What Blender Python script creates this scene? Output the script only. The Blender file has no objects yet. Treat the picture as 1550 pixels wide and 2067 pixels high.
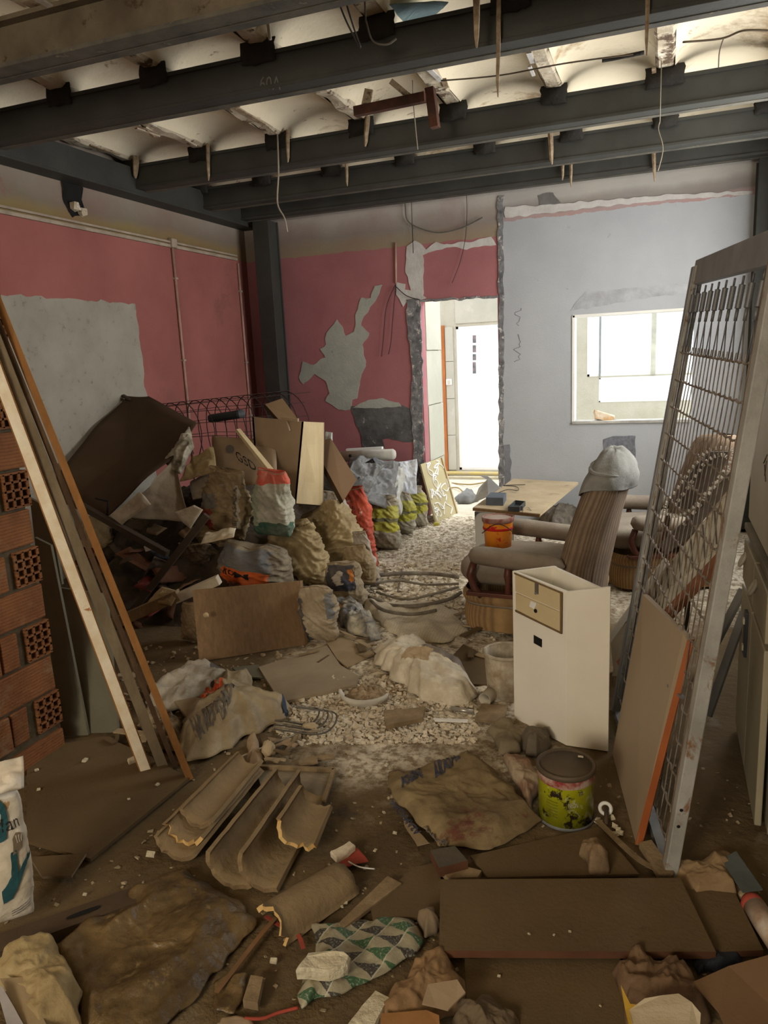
import bpy, math, random
from mathutils import Vector, Matrix, noise, Euler
import numpy as np
random.seed(7)
SC = bpy.context.scene
COL = SC.collection
R3 = math.radians

# ---------------------------------------------------------------- camera, light, exposure
EYE = Vector((0.0, 0.0, 1.45))
FPX, CX, CY = 1504.14, 775.0, 1033.5
RW = Matrix(((0.93669392, -0.026116, 0.34917397), (0.34698391, 0.20301603, -0.91563457), (-0.0469752, 0.97882708, 0.19922571)))
cam_d = bpy.data.cameras.new('camera'); cam = bpy.data.objects.new('camera', cam_d); COL.objects.link(cam)
cam.matrix_world = Matrix.Translation(EYE) @ RW.to_4x4()
cam_d.sensor_fit = 'VERTICAL'; cam_d.sensor_height = 36.0; cam_d.lens = FPX / 2067 * 36.0
cam_d.clip_start = 0.02; cam_d.clip_end = 200
SC.camera = cam
vs = SC.view_settings; vs.view_transform = 'Standard'; vs.look = 'None'; vs.gamma = 1.0; vs.use_curve_mapping = False
vs.exposure = 0.08
SC.cycles.use_denoising = True
SC.cycles.max_bounces = 8; SC.cycles.diffuse_bounces = 5; SC.cycles.sample_clamp_indirect = 6.0
SC.cycles.caustics_reflective = False; SC.cycles.caustics_refractive = False

W = bpy.data.worlds.new('sky'); SC.world = W; W.use_nodes = True
bg = W.node_tree.nodes['Background']; bg.inputs[0].default_value = (0.93, 0.97, 1.0, 1); bg.inputs[1].default_value = 2.6

def area(name, loc, direction, sx, sy, power, color, portal=False):
    d = bpy.data.lights.new(name, 'AREA'); d.shape = 'RECTANGLE'; d.size = sx; d.size_y = sy; d.energy = power; d.color = color
    o = bpy.data.objects.new(name, d); COL.objects.link(o); o.location = loc
    o.rotation_euler = Vector(direction).to_track_quat('-Z', 'Y').to_euler()
    if portal: d.cycles.is_portal = True
    return o
# warm fill light added behind the camera, set in an unseen, assumed opening
area('rear_fill_light', (-1.3, -2.35, 1.95), (0.12, 1, -0.02), 0.9, 0.9, 80, (1.0, 0.82, 0.57))
# a tall window in the right wall, out of frame beside the bed frame, is the room's main light
area('daylight_right_window', (0.74, 4.85, 1.75), (-1, -0.04, 0.02), 1.8, 1.5, 58, (1.0, 0.965, 0.90))
# extra area lights added above both openings, standing in for sky beyond
area('doorway_sky_fill', (-1.6, 7.5, 2.9), (-0.05, -1, -1.0), 1.3, 1.1, 44, (0.95, 0.97, 1.0))
area('window_sky_fill', (-0.2, 7.6, 2.7), (-0.15, -1, -0.85), 1.4, 1.0, 22, (0.86, 0.93, 1.0))
area('portal_door', (-1.7, 6.64, 0.98), (0, -1, 0), 0.70, 1.95, 1, (1, 1, 1), True)
area('portal_window', (-0.265, 6.64, 1.3), (0, -1, 0), 0.93, 0.88, 1, (1, 1, 1), True)

# ---------------------------------------------------------------- pixel -> world
def ray(x, y):
    return RW @ Vector((x - CX, -(y - CY), -FPX))
def F(x, y, z=0.0):
    d = ray(x, y); return EYE + d * ((z - EYE.z) / d.z)
def AY(x, y, Y):
    d = ray(x, y); return EYE + d * (Y / d.y)
def AX(x, y, X):
    d = ray(x, y); return EYE + d * (X / d.x)
def mpp(Y, x=700):          # metres per photo pixel at depth Y
    d = ray(x, 1000); return Y / d.y

# ---------------------------------------------------------------- materials
def nd(nt, t, **kw):
    n = nt.nodes.new(t)
    for k, v in kw.items():
        if k in ('operation', 'blend_type', 'data_type', 'wave_type', 'bands_direction', 'feature', 'musgrave_type', 'distance', 'interpolation'): setattr(n, k, v)
        else: n.inputs[k.replace('_', ' ')].default_value = v
    return n
def mth(nt, op, a, b=None, c=None, clamp=False):
    n = nt.nodes.new('ShaderNodeMath'); n.operation = op; n.use_clamp = clamp
    for i, v in enumerate((a, b, c)):
        if v is None: continue
        if isinstance(v, (int, float)): n.inputs[i].default_value = v
        else: nt.links.new(v, n.inputs[i])
    return n.outputs[0]
def mix(nt, fac, a, b, bt='MIX'):
    n = nt.nodes.new('ShaderNodeMix'); n.data_type = 'RGBA'; n.blend_type = bt
    if isinstance(fac, (int, float)): n.inputs[0].default_value = fac
    else: nt.links.new(fac, n.inputs[0])
    for i, v in ((6, a), (7, b)):
        if isinstance(v, tuple): n.inputs[i].default_value = (*v[:3], 1)
        else: nt.links.new(v, n.inputs[i])
    return n.outputs[2]
def ramp(nt, fac, stops):
    n = nt.nodes.new('ShaderNodeValToRGB'); nt.links.new(fac, n.inputs[0])
    e = n.color_ramp.elements
    while len(e) < len(stops): e.new(0.5)
    for el, (p, c) in zip(e, stops):
        el.position = p; el.color = (*c[:3], 1) if isinstance(c, tuple) else (c, c, c, 1)
    return n.outputs[0]
def tex(nt, vec, scale, detail=4.0, rough=0.6, dist=0.0):
    n = nt.nodes.new('ShaderNodeTexNoise'); n.inputs['Scale'].default_value = scale
    n.inputs['Detail'].default_value = detail; n.inputs['Roughness'].default_value = rough; n.inputs['Distortion'].default_value = dist
    nt.links.new(vec, n.inputs['Vector']); return n.outputs[0]
def mapv(nt, vec, scale=(1, 1, 1), rot=(0, 0, 0)):
    n = nt.nodes.new('ShaderNodeMapping'); n.inputs['Scale'].default_value = scale; n.inputs['Rotation'].default_value = rot
    nt.links.new(vec, n.inputs[0]); return n.outputs[0]
DUST = (0.20, 0.142, 0.075)
MATS = {}
TONE = {'dusty cement floor with plaster dust': 0.64, 'dusty brown board': 0.68, 'hollow clay brick': 0.9, 'mortar': 0.7, 'grey brown mortar': 0.7, 'dark brown cardboard': 0.6, 'brown plastic sheet': 0.75,
        'dark mixed debris': 0.7, 'dusty lid': 0.75, 'brown steel channel': 0.7, 'dusty clay tile': 0.85, 'blue grey plaster': 0.84, 'pink wall paint left': 0.82, 'hazed pink wall paint back': 0.86, 'dark green grey steel': 0.85, 'dusty beige steel': 0.62,
        'dusty flange': 0.75, 'raw grey wall': 0.7, 'warm brown cardboard': 0.7, 'flat paper sack': 0.82, 'dark brown sack': 0.75, 'torn brown packaging': 0.8, 'brown wrapping paper': 0.85, 'grey green panel': 0.8, 'dark painted bar': 0.7,
        'brown cardboard': 0.8, 'bare grey plaster': 0.92, 'beige melamine': 0.85, 'orange brown wood edge': 0.8, 'grey brown cloth': 0.8, 'brown veneer': 0.9, 'cream cabinet': 0.7, 'pale cabinet upper': 0.8, 'grey dusty wood': 0.7}
def mat(name, base, base2=None, rough=0.85, var=0.35, vscale=5.0, bump=0.15, bscale=60.0, dust=0.0, dustc=None, metal=0.0,
        grain=None, grainc=0.5, zones=None, stripes=None, spots=None, zramp=None, crease=0.0, custom=None, transl=0.0, spec=0.3):
    """procedural material: two-tone noise, optional wood grain, printed zones in UV, stripes, settled dust and fine relief"""
    if name in MATS: return MATS[name]
    k_ = TONE.get(name, 1.0); base = tuple(c*k_ for c in base); base2 = tuple(c*k_ for c in base2) if base2 else None
    if dustc: dustc = tuple(c*k_ for c in dustc)
    if spots: spots = [(a_, b_, c_, tuple(x*k_ for x in d_)) for a_, b_, c_, d_ in spots]
    m = bpy.data.materials.new(name); m.use_nodes = True; nt = m.node_tree; L = nt.links
    bs = nt.nodes['Principled BSDF']; bs.inputs['Roughness'].default_value = rough; bs.inputs['Metallic'].default_value = metal
    bs.inputs['Specular IOR Level'].default_value = spec
    tc = nt.nodes.new('ShaderNodeTexCoord'); P = tc.outputs['Object']; UV = tc.outputs['UV']
    b2 = base2 or tuple(c * (1 - var) for c in base)
    n1 = tex(nt, P, vscale, 6, 0.62)
    f1 = ramp(nt, n1, [(0.36, 0.0), (0.64, 1.0)])
    col = mix(nt, f1, base, b2)
    if grain:
        g = tex(nt, mapv(nt, P, grain), 1.0, 5, 0.7, 0.4)
        col = mix(nt, mth(nt, 'MULTIPLY', ramp(nt, g, [(0.38, 0.0), (0.62, 1.0)]), grainc), col, tuple(c * 0.45 for c in base))
    if zramp:
        geo = nt.nodes.new('ShaderNodeNewGeometry'); sp = nt.nodes.new('ShaderNodeSeparateXYZ'); L.new(geo.outputs['Position'], sp.inputs[0])
        zz = mth(nt, 'ADD', sp.outputs[2], mth(nt, 'MULTIPLY', mth(nt, 'SUBTRACT', tex(nt, geo.outputs['Position'], 2.2, 7, 0.65), 0.5), zramp['wob']))
        z0, z1 = zramp['z0'], zramp['z1']
        f = mth(nt, 'DIVIDE', mth(nt, 'SUBTRACT', zz, z0), z1 - z0, clamp=True)
        rc = ramp(nt, f, [((z - z0) / (z1 - z0), c) for z, c in zramp['stops']])
        rc = mix(nt, mth(nt, 'MULTIPLY', f1, 0.35), rc, tuple(c * 0.6 for c in base), 'MIX')
        msk = mth(nt, 'GREATER_THAN', mth(nt, 'ADD', sp.outputs[2], mth(nt, 'MULTIPLY', mth(nt, 'SUBTRACT', tex(nt, geo.outputs['Position'], 9, 6, 0.6), 0.5), zramp.get('edge', 0.05))), zramp['cut'])
        col = mix(nt, msk, col, rc)
    if stripes:
        sx, depth, ax = stripes
        sep = nt.nodes.new('ShaderNodeSeparateXYZ'); L.new(UV if ax < 3 else P, sep.inputs[0])
        s = mth(nt, 'SINE', mth(nt, 'MULTIPLY', mth(nt, 'ADD', sep.outputs[ax % 3], mth(nt, 'MULTIPLY', tex(nt, P, 8, 3), 0.01)), sx))
        sf = mth(nt, 'MULTIPLY', mth(nt, 'ADD', mth(nt, 'MULTIPLY', s, 0.5), 0.5), depth)
        col = mix(nt, sf, col, tuple(c * 0.3 for c in base))
    if zones:
        sep = nt.nodes.new('ShaderNodeSeparateXYZ'); L.new(UV, sep.inputs[0])
        wob = mth(nt, 'MULTIPLY', mth(nt, 'SUBTRACT', tex(nt, UV, 7, 5), 0.5), 0.16)
        uu = mth(nt, 'ADD', sep.outputs[0], wob); vv = mth(nt, 'SUBTRACT', sep.outputs[1], wob)
        for (u0, u1, v0, v1, c) in zones:
            k = mth(nt, 'MULTIPLY', mth(nt, 'COMPARE', uu, (u0 + u1) / 2, (u1 - u0) / 2), mth(nt, 'COMPARE', vv, (v0 + v1) / 2, (v1 - v0) / 2))
            col = mix(nt, k, col, c)
        col = mix(nt, mth(nt, 'MULTIPLY', f1, 0.4), col, b2)
    if spots:
        for sc, lo, hi, c in spots:
            v = tex(nt, P, sc, 7, 0.7, 0.3)
            col = mix(nt, ramp(nt, v, [(lo, 0.0), (hi, 1.0)]), col, c)
    if custom: col = custom(nt, P, UV, col, mix, mth, tex, ramp)
    if dust > 0:
        geo = nt.nodes.new('ShaderNodeNewGeometry'); sp = nt.nodes.new('ShaderNodeSeparateXYZ'); L.new(geo.outputs['Normal'], sp.inputs[0])
        k = mth(nt, 'MULTIPLY', mth(nt, 'MAXIMUM', sp.outputs[2], 0.12), dust)
        k = mth(nt, 'MULTIPLY', k, ramp(nt, tex(nt, P, 9, 6, 0.7), [(0.3, 0.45), (0.62, 1.0)]), clamp=True)
        col = mix(nt, k, col, dustc or DUST)
    L.new(col, bs.inputs['Base Color'])
    if bump or crease:
        h = tex(nt, P, bscale, 5, 0.6)
        if crease:
            vo = nt.nodes.new('ShaderNodeTexVoronoi'); vo.feature = 'DISTANCE_TO_EDGE'; vo.inputs['Scale'].default_value = 20
            L.new(mapv(nt, P, (1, 1, 1.6)), vo.inputs['Vector'])
            h = mth(nt, 'ADD', mth(nt, 'MULTIPLY', h, 0.35), mth(nt, 'MULTIPLY', vo.outputs[0], crease * 3))
        bp = nt.nodes.new('ShaderNodeBump'); bp.inputs['Strength'].default_value = min(1.0, max(bump, 0.25 if crease else 0)); bp.inputs['Distance'].default_value = 0.012 if not crease else 0.02
        L.new(h, bp.inputs['Height']); L.new(bp.outputs[0], bs.inputs['Normal'])
    if transl:
        tr = nt.nodes.new('ShaderNodeBsdfTranslucent'); L.new(col, tr.inputs[0]); ms = nt.nodes.new('ShaderNodeMixShader'); ms.inputs[0].default_value = transl
        L.new(bs.outputs[0], ms.inputs[1]); L.new(tr.outputs[0], ms.inputs[2]); L.new(ms.outputs[0], nt.nodes['Material Output'].inputs[0])
    MATS[name] = m
    return m
def srgb(r, g, b):
    f = lambda c: (c / 255 / 12.92) if c <= 10 else ((c / 255 + 0.055) / 1.055) ** 2.4
    return (f(r), f(g), f(b))

# ---------------------------------------------------------------- mesh builder
class MB:
    def __init__(s): s.v = []; s.f = []; s.m = []; s.uv = {}; s.smooth = set()
    def add(s, vs, fs, mi=0, uvs=None, smooth=False):
        o = len(s.v); s.v += [Vector(v) for v in vs]
        for f in fs:
            if smooth: s.smooth.add(len(s.f))
            s.f.append([i + o for i in f]); s.m.append(mi)
        if uvs:
            for i, u in enumerate(uvs): s.uv[o + i] = u
        return s
    def box(s, c, size, rot=None, mi=0, jit=0.0):
        hx, hy, hz = size[0] / 2, size[1] / 2, size[2] / 2
        vs = []
        for x, y, z in ((-1,-1,-1),(1,-1,-1),(1,1,-1),(-1,1,-1),(-1,-1,1),(1,-1,1),(1,1,1),(-1,1,1)):
            p = Vector((x*hx, y*hy, z*hz)) + Vector([random.uniform(-jit, jit) for _ in range(3)])
            if rot: p = rot @ p
            vs.append(p + Vector(c))
        return s.add(vs, [(0,3,2,1),(4,5,6,7),(0,1,5,4),(1,2,6,5),(2,3,7,6),(3,0,4,7)], mi)
    def bar(s, p, q, w, h, up=(0, 0, 1), mi=0, taper=1.0):
        p, q = Vector(p), Vector(q); d = (q - p).normalized(); a = d.cross(Vector(up)).normalized(); b = a.cross(d)
        vs = []
        for c, k in ((p, 1), (q, taper)):
            for i, j in ((-1,-1),(1,-1),(1,1),(-1,1)): vs.append(c + a*(i*w*k/2) + b*(j*h*k/2))
        return s.add(vs, [(0,1,2,3),(7,6,5,4),(0,4,5,1),(1,5,6,2),(2,6,7,3),(3,7,4,0)], mi)
    def prism(s, pts, off, mi=0, mi_side=None):
        n = len(pts); off = Vector(off); a = [Vector(p) for p in pts]; b = [p + off for p in a]
        s.add(a + b, [list(range(n)), list(range(2*n-1, n-1, -1))], mi)
        o = len(s.v) - 2*n
        for i in range(n):
            j = (i+1) % n; s.f.append([o+i, o+n+i, o+n+j, o+j]); s.m.append(mi if mi_side is None else mi_side)
        return s
    def tube(s, pts, r, n=8, mi=0, cap=True, rr=None, closed=False):
        pts = [Vector(p) for p in pts]; N = len(pts); vs = []
        prev = None
        for i, p in enumerate(pts):
            if closed: t = pts[(i+1) % N] - pts[i-1]
            else: t = (pts[min(i+1, N-1)] - pts[max(i-1, 0)])
            t = t.normalized() if t.length > 1e-9 else Vector((0, 0, 1))
            if prev is None:
                a = t.cross(Vector((0, 0, 1)) if abs(t.z) < 0.9 else Vector((1, 0, 0))).normalized()
            else:
                a = (prev - t * prev.dot(t)).normalized()
            prev = a; b = t.cross(a); R = (rr[i] if rr else r)
            for k in range(n):
                an = 2*math.pi*k/n; vs.append(p + a*(math.cos(an)*R) + b*(math.sin(an)*R))
        fs = []
        for i in range(N if closed else N-1):
            for k in range(n):
                k2 = (k+1) % n; i2 = (i+1) % N; fs.append((i*n+k, i*n+k2, i2*n+k2, i2*n+k))
        if cap and not closed: fs += [tuple(range(n-1, -1, -1)), tuple(range((N-1)*n, N*n))]
        return s.add(vs, fs, mi, smooth=True)
    def lathe(s, prof, c=(0, 0, 0), n=28, mi=0, M=None, arc=None):
        vs = []; uv = []; a0, a1 = arc or (0, 2*math.pi); full = arc is None
        cols = n if full else n+1
        for i, (r, z) in enumerate(prof):
            for k in range(cols):
                a = a0 + (a1-a0)*k/n; p = Vector((r*math.cos(a), r*math.sin(a), z))
                if M: p = M @ p
                vs.append(p + Vector(c)); uv.append((k/n, i/max(1, len(prof)-1)))
        fs = []
        for i in range(len(prof)-1):
            for k in range(n):
                k2 = (k+1) % cols if full else k+1
                fs.append((i*cols+k, i*cols+k2, (i+1)*cols+k2, (i+1)*cols+k))
        return s.add(vs, fs, mi, uv, smooth=True)
    def grid(s, fn, nu, nv, mi=0, closed_u=False, smooth=True, flip=False):
        vs = []; uv = []
        for j in range(nv+1):
            for i in range(nu if closed_u else nu+1):
                u, v = i/nu, j/nv; vs.append(fn(u, v)); uv.append((u, v))
        C = nu if closed_u else nu+1; fs = []
        for j in range(nv):
            for i in range(nu):
                i2 = (i+1) % C; q = (j*C+i, j*C+i2, (j+1)*C+i2, (j+1)*C+i); fs.append(q[::-1] if flip else q)
        return s.add(vs, fs, mi, uv, smooth=smooth)
    def build(s, name, mats, parent=None, solid=0.0, bevel=0.0, origin=None, shade=None, kind=None, sub=0):
        if not isinstance(mats, (list, tuple)): mats = [mats]
        if origin is None:
            if parent is not None: origin = WL[parent.name]
            else:
                xs = [p.x for p in s.v]; ys = [p.y for p in s.v]; zs = [p.z for p in s.v]
                origin = Vector(((min(xs)+max(xs))/2, (min(ys)+max(ys))/2, min(zs)))
        origin = Vector(origin)
        me = bpy.data.meshes.new(name)
        me.from_pydata([tuple(p - origin) for p in s.v], [], s.f); me.validate(clean_customdata=False)
        for m in mats: me.materials.append(m)
        if len(me.polygons) == len(s.f):
            me.polygons.foreach_set('material_index', s.m)
            me.polygons.foreach_set('use_smooth', [bool(shade) if shade is not None else (i in s.smooth) for i in range(len(s.f))])
        if s.uv:
            l = me.uv_layers.new(name='UVMap'); vi = np.zeros(len(me.loops), dtype=np.int32); me.loops.foreach_get('vertex_index', vi)
            arr = np.zeros((len(s.v), 2), dtype=np.float32)
            for k, u in s.uv.items(): arr[k] = u
            l.data.foreach_set('uv', arr[vi].ravel())
        me.update()
        o = bpy.data.objects.new(name, me); COL.objects.link(o)
        if parent is not None:
            o.parent = parent; o.location = origin - WL[parent.name]
        else: o.location = origin
        WL[o.name] = origin
        if solid: md = o.modifiers.new('thickness', 'SOLIDIFY'); md.thickness = solid; md.offset = 0
        if bevel: md = o.modifiers.new('bevel', 'BEVEL'); md.width = bevel; md.segments = 2; md.limit_method = 'ANGLE'
        if sub: md = o.modifiers.new('sub', 'SUBSURF'); md.levels = sub; md.render_levels = sub
        if kind: o['kind'] = kind
        return o
WL = {}
def tag(o, label, cat, group=None, kind=None):
    o['label'] = label; o['category'] = cat
    if group: o['group'] = group
    if kind: o['kind'] = kind
    return o
def thing(name, loc, label, cat, group=None):
    o = bpy.data.objects.new(name, None); COL.objects.link(o); o.location = loc; o.empty_display_size = 0.1
    WL[o.name] = Vector(loc); return tag(o, label, cat, group)
def struct(mb, name, mats, parent=None, **k):
    o = mb.build(name, mats, parent, **k)
    if parent is None: o['kind'] = 'structure'
    return o
def vcell(p, sc):
    d = noise.voronoi(Vector(p) * sc)[0]; return min(1.0, d[1] - d[0])
def ridge(p, sc, o=3):
    """sharp-crested folds, 0..1"""
    h, a, t = 0.0, 1.0, 0.0
    q = Vector(p) * sc
    for _ in range(o):
        n = 1 - abs(2.4*noise.noise(q)); h += a*max(0.0, n)**1.3; t += a; a *= 0.5; q = q*2.1 + Vector((5.2, 1.3, 2.8))
    return h/t
def nz(p, sc, off=0.0):
    return noise.noise(Vector((p[0]*sc + off, p[1]*sc - off, p[2]*sc + off*0.7)))
def jag(pts, step=0.03, amp=0.012, seed=0.0):
    """break a polygon's straight edges into short irregular ones"""
    out = []; n = len(pts)
    for i in range(n):
        a, b = Vector(pts[i]), Vector(pts[(i+1) % n]); L = (b-a).length; k = max(1, int(L/step)); nrm = (b-a).normalized()
        for j in range(k):
            p = a.lerp(b, j/k)
            w = Vector((nz(p, 14, seed), nz(p, 14, seed+5), nz(p, 14, seed+9))) * amp * 2
            out.append(p + w)
    return out
def plane_fix(pts, axis, val):
    for p in pts: p[axis] = val
    return pts
def crumple_fn(corner, amp, sc=7.0, seed=0.0, edge=0.0, rg=1.0):
    """height-field sheet over a quad (P00,P10,P11,P01); returns a surface function (u,v)->point"""
    a, b, c, d = [Vector(p) for p in corner]; nrm = (b-a).cross(d-a).normalized()
    if nrm.z < 0: nrm = -nrm
    def fn(u, v):
        p = a.lerp(b, u).lerp(d.lerp(c, u), v)
        e = min(u, 1-u, v, 1-v); q = p + Vector((seed, seed*1.7, 0))
        h = amp * (0.2 + 0.5*vcell(q, sc)*rg + 0.5*noise.noise(q*sc*0.6) + 1.0*ridge(q, sc*0.55, 4))
        if edge: p = p + Vector((nz(p, 6, seed), nz(p, 6, seed+3), 0)) * edge * (1 - min(1, e*6))
        return p + nrm * h * min(1.0, 0.25 + e*7)
    return fn
def blob_sheet(outline, amp, sc=8.0, seed=0.0, rings=18, N=96, dome=0.0, edge=0.012, lift=0.004):
    """crumpled sheet inside a star-shaped floor outline"""
    pts = [Vector(p) for p in outline]; n = len(pts); per = [0.0]
    for i in range(n): per.append(per[-1] + (pts[(i+1) % n]-pts[i]).length)
    T = per[-1]; ring = []
    for k in range(N):
        t = T*k/N; i = max(j for j in range(n) if per[j] <= t); f = (t-per[i])/max(1e-9, per[i+1]-per[i])
        p = pts[i].lerp(pts[(i+1) % n], f); p = p + Vector((nz(p, 16, seed), nz(p, 16, seed+4), 0))*edge*2; ring.append(p)
    c = sum(ring, Vector()) / N
    xs = [p.x for p in ring]; ys = [p.y for p in ring]; x0, x1, y0, y1 = min(xs), max(xs), min(ys), max(ys)
    mb = MB(); vs = []; uv = []
    def H(p, r):
        q = p + Vector((seed*3.1, seed, 0))
        h = amp*(0.45*vcell(q, sc) + 0.5*(0.5+0.5*noise.noise(q*sc*0.55)) + 1.25*ridge(q, sc*0.5, 4)) + dome*(1-r*r)
        return h*min(1, 0.12+(1-r)*5) + lift
    vs.append(c + Vector((0, 0, H(c, 0)))); 
    for j in range(1, rings+1):
        r = j/rings
        for p in ring:
            q = c.lerp(p, r); vs.append(q + Vector((0, 0, H(q, r))))
    uv = [((v.x-x0)/(x1-x0), (v.y-y0)/(y1-y0)) for v in vs]
    fs = [(0, 1+k, 1+(k+1) % N) for k in range(N)]
    for j in range(rings-1):
        for k in range(N):
            k2 = (k+1) % N; fs.append((1+j*N+k, 1+(j+1)*N+k, 1+(j+1)*N+k2, 1+j*N+k2))
    mb.add(vs, fs, 0, uv, smooth=True)
    mb.H = H; mb.c = c
    return mb
def text_on(txt, fn, u0, v0, u1, v1, name, m, parent, bold=0.0, flipv=False, lift=0.004):
    """flat print: letters laid on a surface function between (u0,v0) and (u1,v1)"""
    cu = bpy.data.curves.new('t', 'FONT'); cu.body = txt; cu.size = 1.0; cu.offset = bold; cu.resolution_u = 2
    to = bpy.data.objects.new('t', cu); COL.objects.link(to)
    dg = bpy.context.evaluated_depsgraph_get(); me = bpy.data.meshes.new_from_object(to.evaluated_get(dg))
    import bmesh
    bm = bmesh.new(); bm.from_mesh(me); bmesh.ops.triangulate(bm, faces=bm.faces)
    bmesh.ops.subdivide_edges(bm, edges=[e for e in bm.edges if e.calc_length() > 0.12], cuts=2); bmesh.ops.triangulate(bm, faces=bm.faces)
    xs = [v.co.x for v in bm.verts]; ys = [v.co.y for v in bm.verts]; X0, X1, Y0, Y1 = min(xs), max(xs), min(ys), max(ys)
    mb = MB(); vs = []
    for v in bm.verts:
        a = (v.co.x-X0)/(X1-X0); b = (v.co.y-Y0)/(Y1-Y0)
        u = u0 + (u1-u0)*a; w = v0 + (v1-v0)*b
        p = fn(u, w); e = 0.004
        n = (fn(u+e, w)-p).cross(fn(u, w+e)-p)
        n = n.normalized() if n.length > 1e-12 else Vector((0, 0, 1))
        if n.dot(EYE-p) < 0: n = -n
        vs.append(p + n*lift)
    mb.add(vs, [[v.index for v in f.verts] for f in bm.faces])
    bm.free(); bpy.data.objects.remove(to); bpy.data.curves.remove(cu); bpy.data.meshes.remove(me)
    return mb.build(name, m, parent)

# ================================================================ MATERIALS IN USE
PINK = (0.43, 0.155, 0.135)
m_wall_l = mat('pink wall paint left', PINK, (0.34, 0.115, 0.10), vscale=1.4, bump=0.25, bscale=90,
    zramp=dict(z0=2.3, z1=2.9, wob=0.16, cut=2.425, edge=0.0, stops=[(2.40, (0.22, 0.165, 0.07)), (2.50, (0.25, 0.19, 0.085)), (2.56, (0.22, 0.19, 0.145)), (2.64, (0.27, 0.235, 0.19)), (2.72, (0.33, 0.29, 0.24))]),
    spots=[(1.1, 0.62, 0.7, (0.30, 0.12, 0.10))])
m_wall_b = mat('hazed pink wall paint back', (0.45, 0.18, 0.19), (0.37, 0.145, 0.155), vscale=1.6, bump=0.25, bscale=90,  # pink greyed to put the haze near the doorway into its colour
    zramp=dict(z0=2.3, z1=2.9, wob=0.14, cut=2.42, edge=0.05, stops=[(2.40, (0.30, 0.25, 0.15)), (2.50, (0.29, 0.25, 0.18)), (2.56, (0.27, 0.25, 0.22)), (2.64, (0.36, 0.33, 0.29)), (2.72, (0.48, 0.46, 0.42))]))
m_wall_g = mat('blue grey plaster', (0.50, 0.52, 0.545), (0.44, 0.46, 0.49), vscale=1.5, bump=0.2, bscale=80,
    zramp=dict(z0=2.3, z1=2.9, wob=0.10, cut=2.53, edge=0.06, stops=[(2.50, (0.42, 0.25, 0.24)), (2.555, (0.40, 0.27, 0.25)), (2.58, (0.22, 0.19, 0.17)), (2.64, (0.30, 0.265, 0.23)), (2.69, (0.46, 0.43, 0.39))]),
    spots=[(5.0, 0.66, 0.74, (0.30, 0.31, 0.33))])
m_plaster = mat('bare grey plaster', (0.40, 0.375, 0.315), (0.33, 0.31, 0.26), vscale=4, bump=0.35, bscale=50, spots=[(16, 0.60, 0.68, (0.22, 0.20, 0.16))])
m_plaster_g = mat('greenish render', (0.40, 0.42, 0.37), (0.33, 0.35, 0.31), vscale=6, bump=0.35, bscale=50, spots=[(14, 0.62, 0.7, (0.22, 0.23, 0.2))])
m_plaster_w = mat('white filler', (0.60, 0.585, 0.56), (0.48, 0.46, 0.44), vscale=7, bump=0.4, bscale=40)
m_burnt = mat('dark scorched render', (0.13, 0.13, 0.13), (0.07, 0.07, 0.07), vscale=8, bump=0.5, bscale=30, spots=[(9, 0.60, 0.66, (0.40, 0.38, 0.36))])
m_jamb = mat('broken jamb mortar', (0.26, 0.26, 0.26), (0.10, 0.10, 0.11), vscale=12, bump=0.8, bscale=30, spots=[(20, 0.56, 0.62, (0.55, 0.53, 0.50))])
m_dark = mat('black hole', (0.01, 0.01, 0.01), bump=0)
def rubble_custom(nt, P, UV, col, mix, mth, tex, ramp):
    geo = nt.nodes.new('ShaderNodeNewGeometry'); sp = nt.nodes.new('ShaderNodeSeparateXYZ'); nt.links.new(geo.outputs['Position'], sp.inputs[0])
    n = tex(nt, geo.outputs['Position'], 1.6, 6, 0.65)
    y = mth(nt, 'ADD', sp.outputs[1], mth(nt, 'MULTIPLY', mth(nt, 'SUBTRACT', n, 0.5), 2.2))
    x = mth(nt, 'ADD', sp.outputs[0], mth(nt, 'MULTIPLY', sp.outputs[1], 0.28))
    ky = ramp(nt, mth(nt, 'DIVIDE', y, 8.0), [(0.27, 0.0), (0.34, 1.0)])
    kx = ramp(nt, mth(nt, 'ABSOLUTE', mth(nt, 'ADD', x, 0.25)), [(0.42, 1.0), (0.75, 0.0)])
    k = mth(nt, 'MULTIPLY', ky, kx)
    far = ramp(nt, mth(nt, 'DIVIDE', y, 8.0), [(0.50, 0.0), (0.60, 1.0)])
    k = mth(nt, 'MAXIMUM', k, far)
    chalk = mix(nt, ramp(nt, tex(nt, geo.outputs['Position'], 22, 6, 0.75), [(0.42, 0.0), (0.56, 1.0)]), (0.26, 0.20, 0.125), (0.74, 0.67, 0.53))
    return mix(nt, k, col, chalk)
m_floor = mat('dusty cement floor with plaster dust', (0.25, 0.175, 0.085), (0.15, 0.102, 0.048), vscale=1.9, bump=0.8, bscale=38, rough=0.9,
    spots=[(7, 0.58, 0.72, (0.30, 0.24, 0.165)), (3, 0.60, 0.66, (0.12, 0.085, 0.05))], custom=rubble_custom)
m_vault = mat('cream vault plaster', (0.80, 0.72, 0.55), (0.70, 0.61, 0.45), vscale=1.6, bump=0.25, bscale=30,
    spots=[(1.7, 0.57, 0.66, (0.42, 0.31, 0.19)), (5, 0.62, 0.68, (0.30, 0.20, 0.12)), (9, 0.68, 0.71, (0.10, 0.07, 0.045))])
m_joist = mat('flaking joist plaster', (0.62, 0.55, 0.43), (0.42, 0.35, 0.25), vscale=9, bump=0.8, bscale=22, spots=[(7, 0.54, 0.60, (0.12, 0.08, 0.05)), (12, 0.6, 0.64, (0.7, 0.66, 0.56))])
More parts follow.
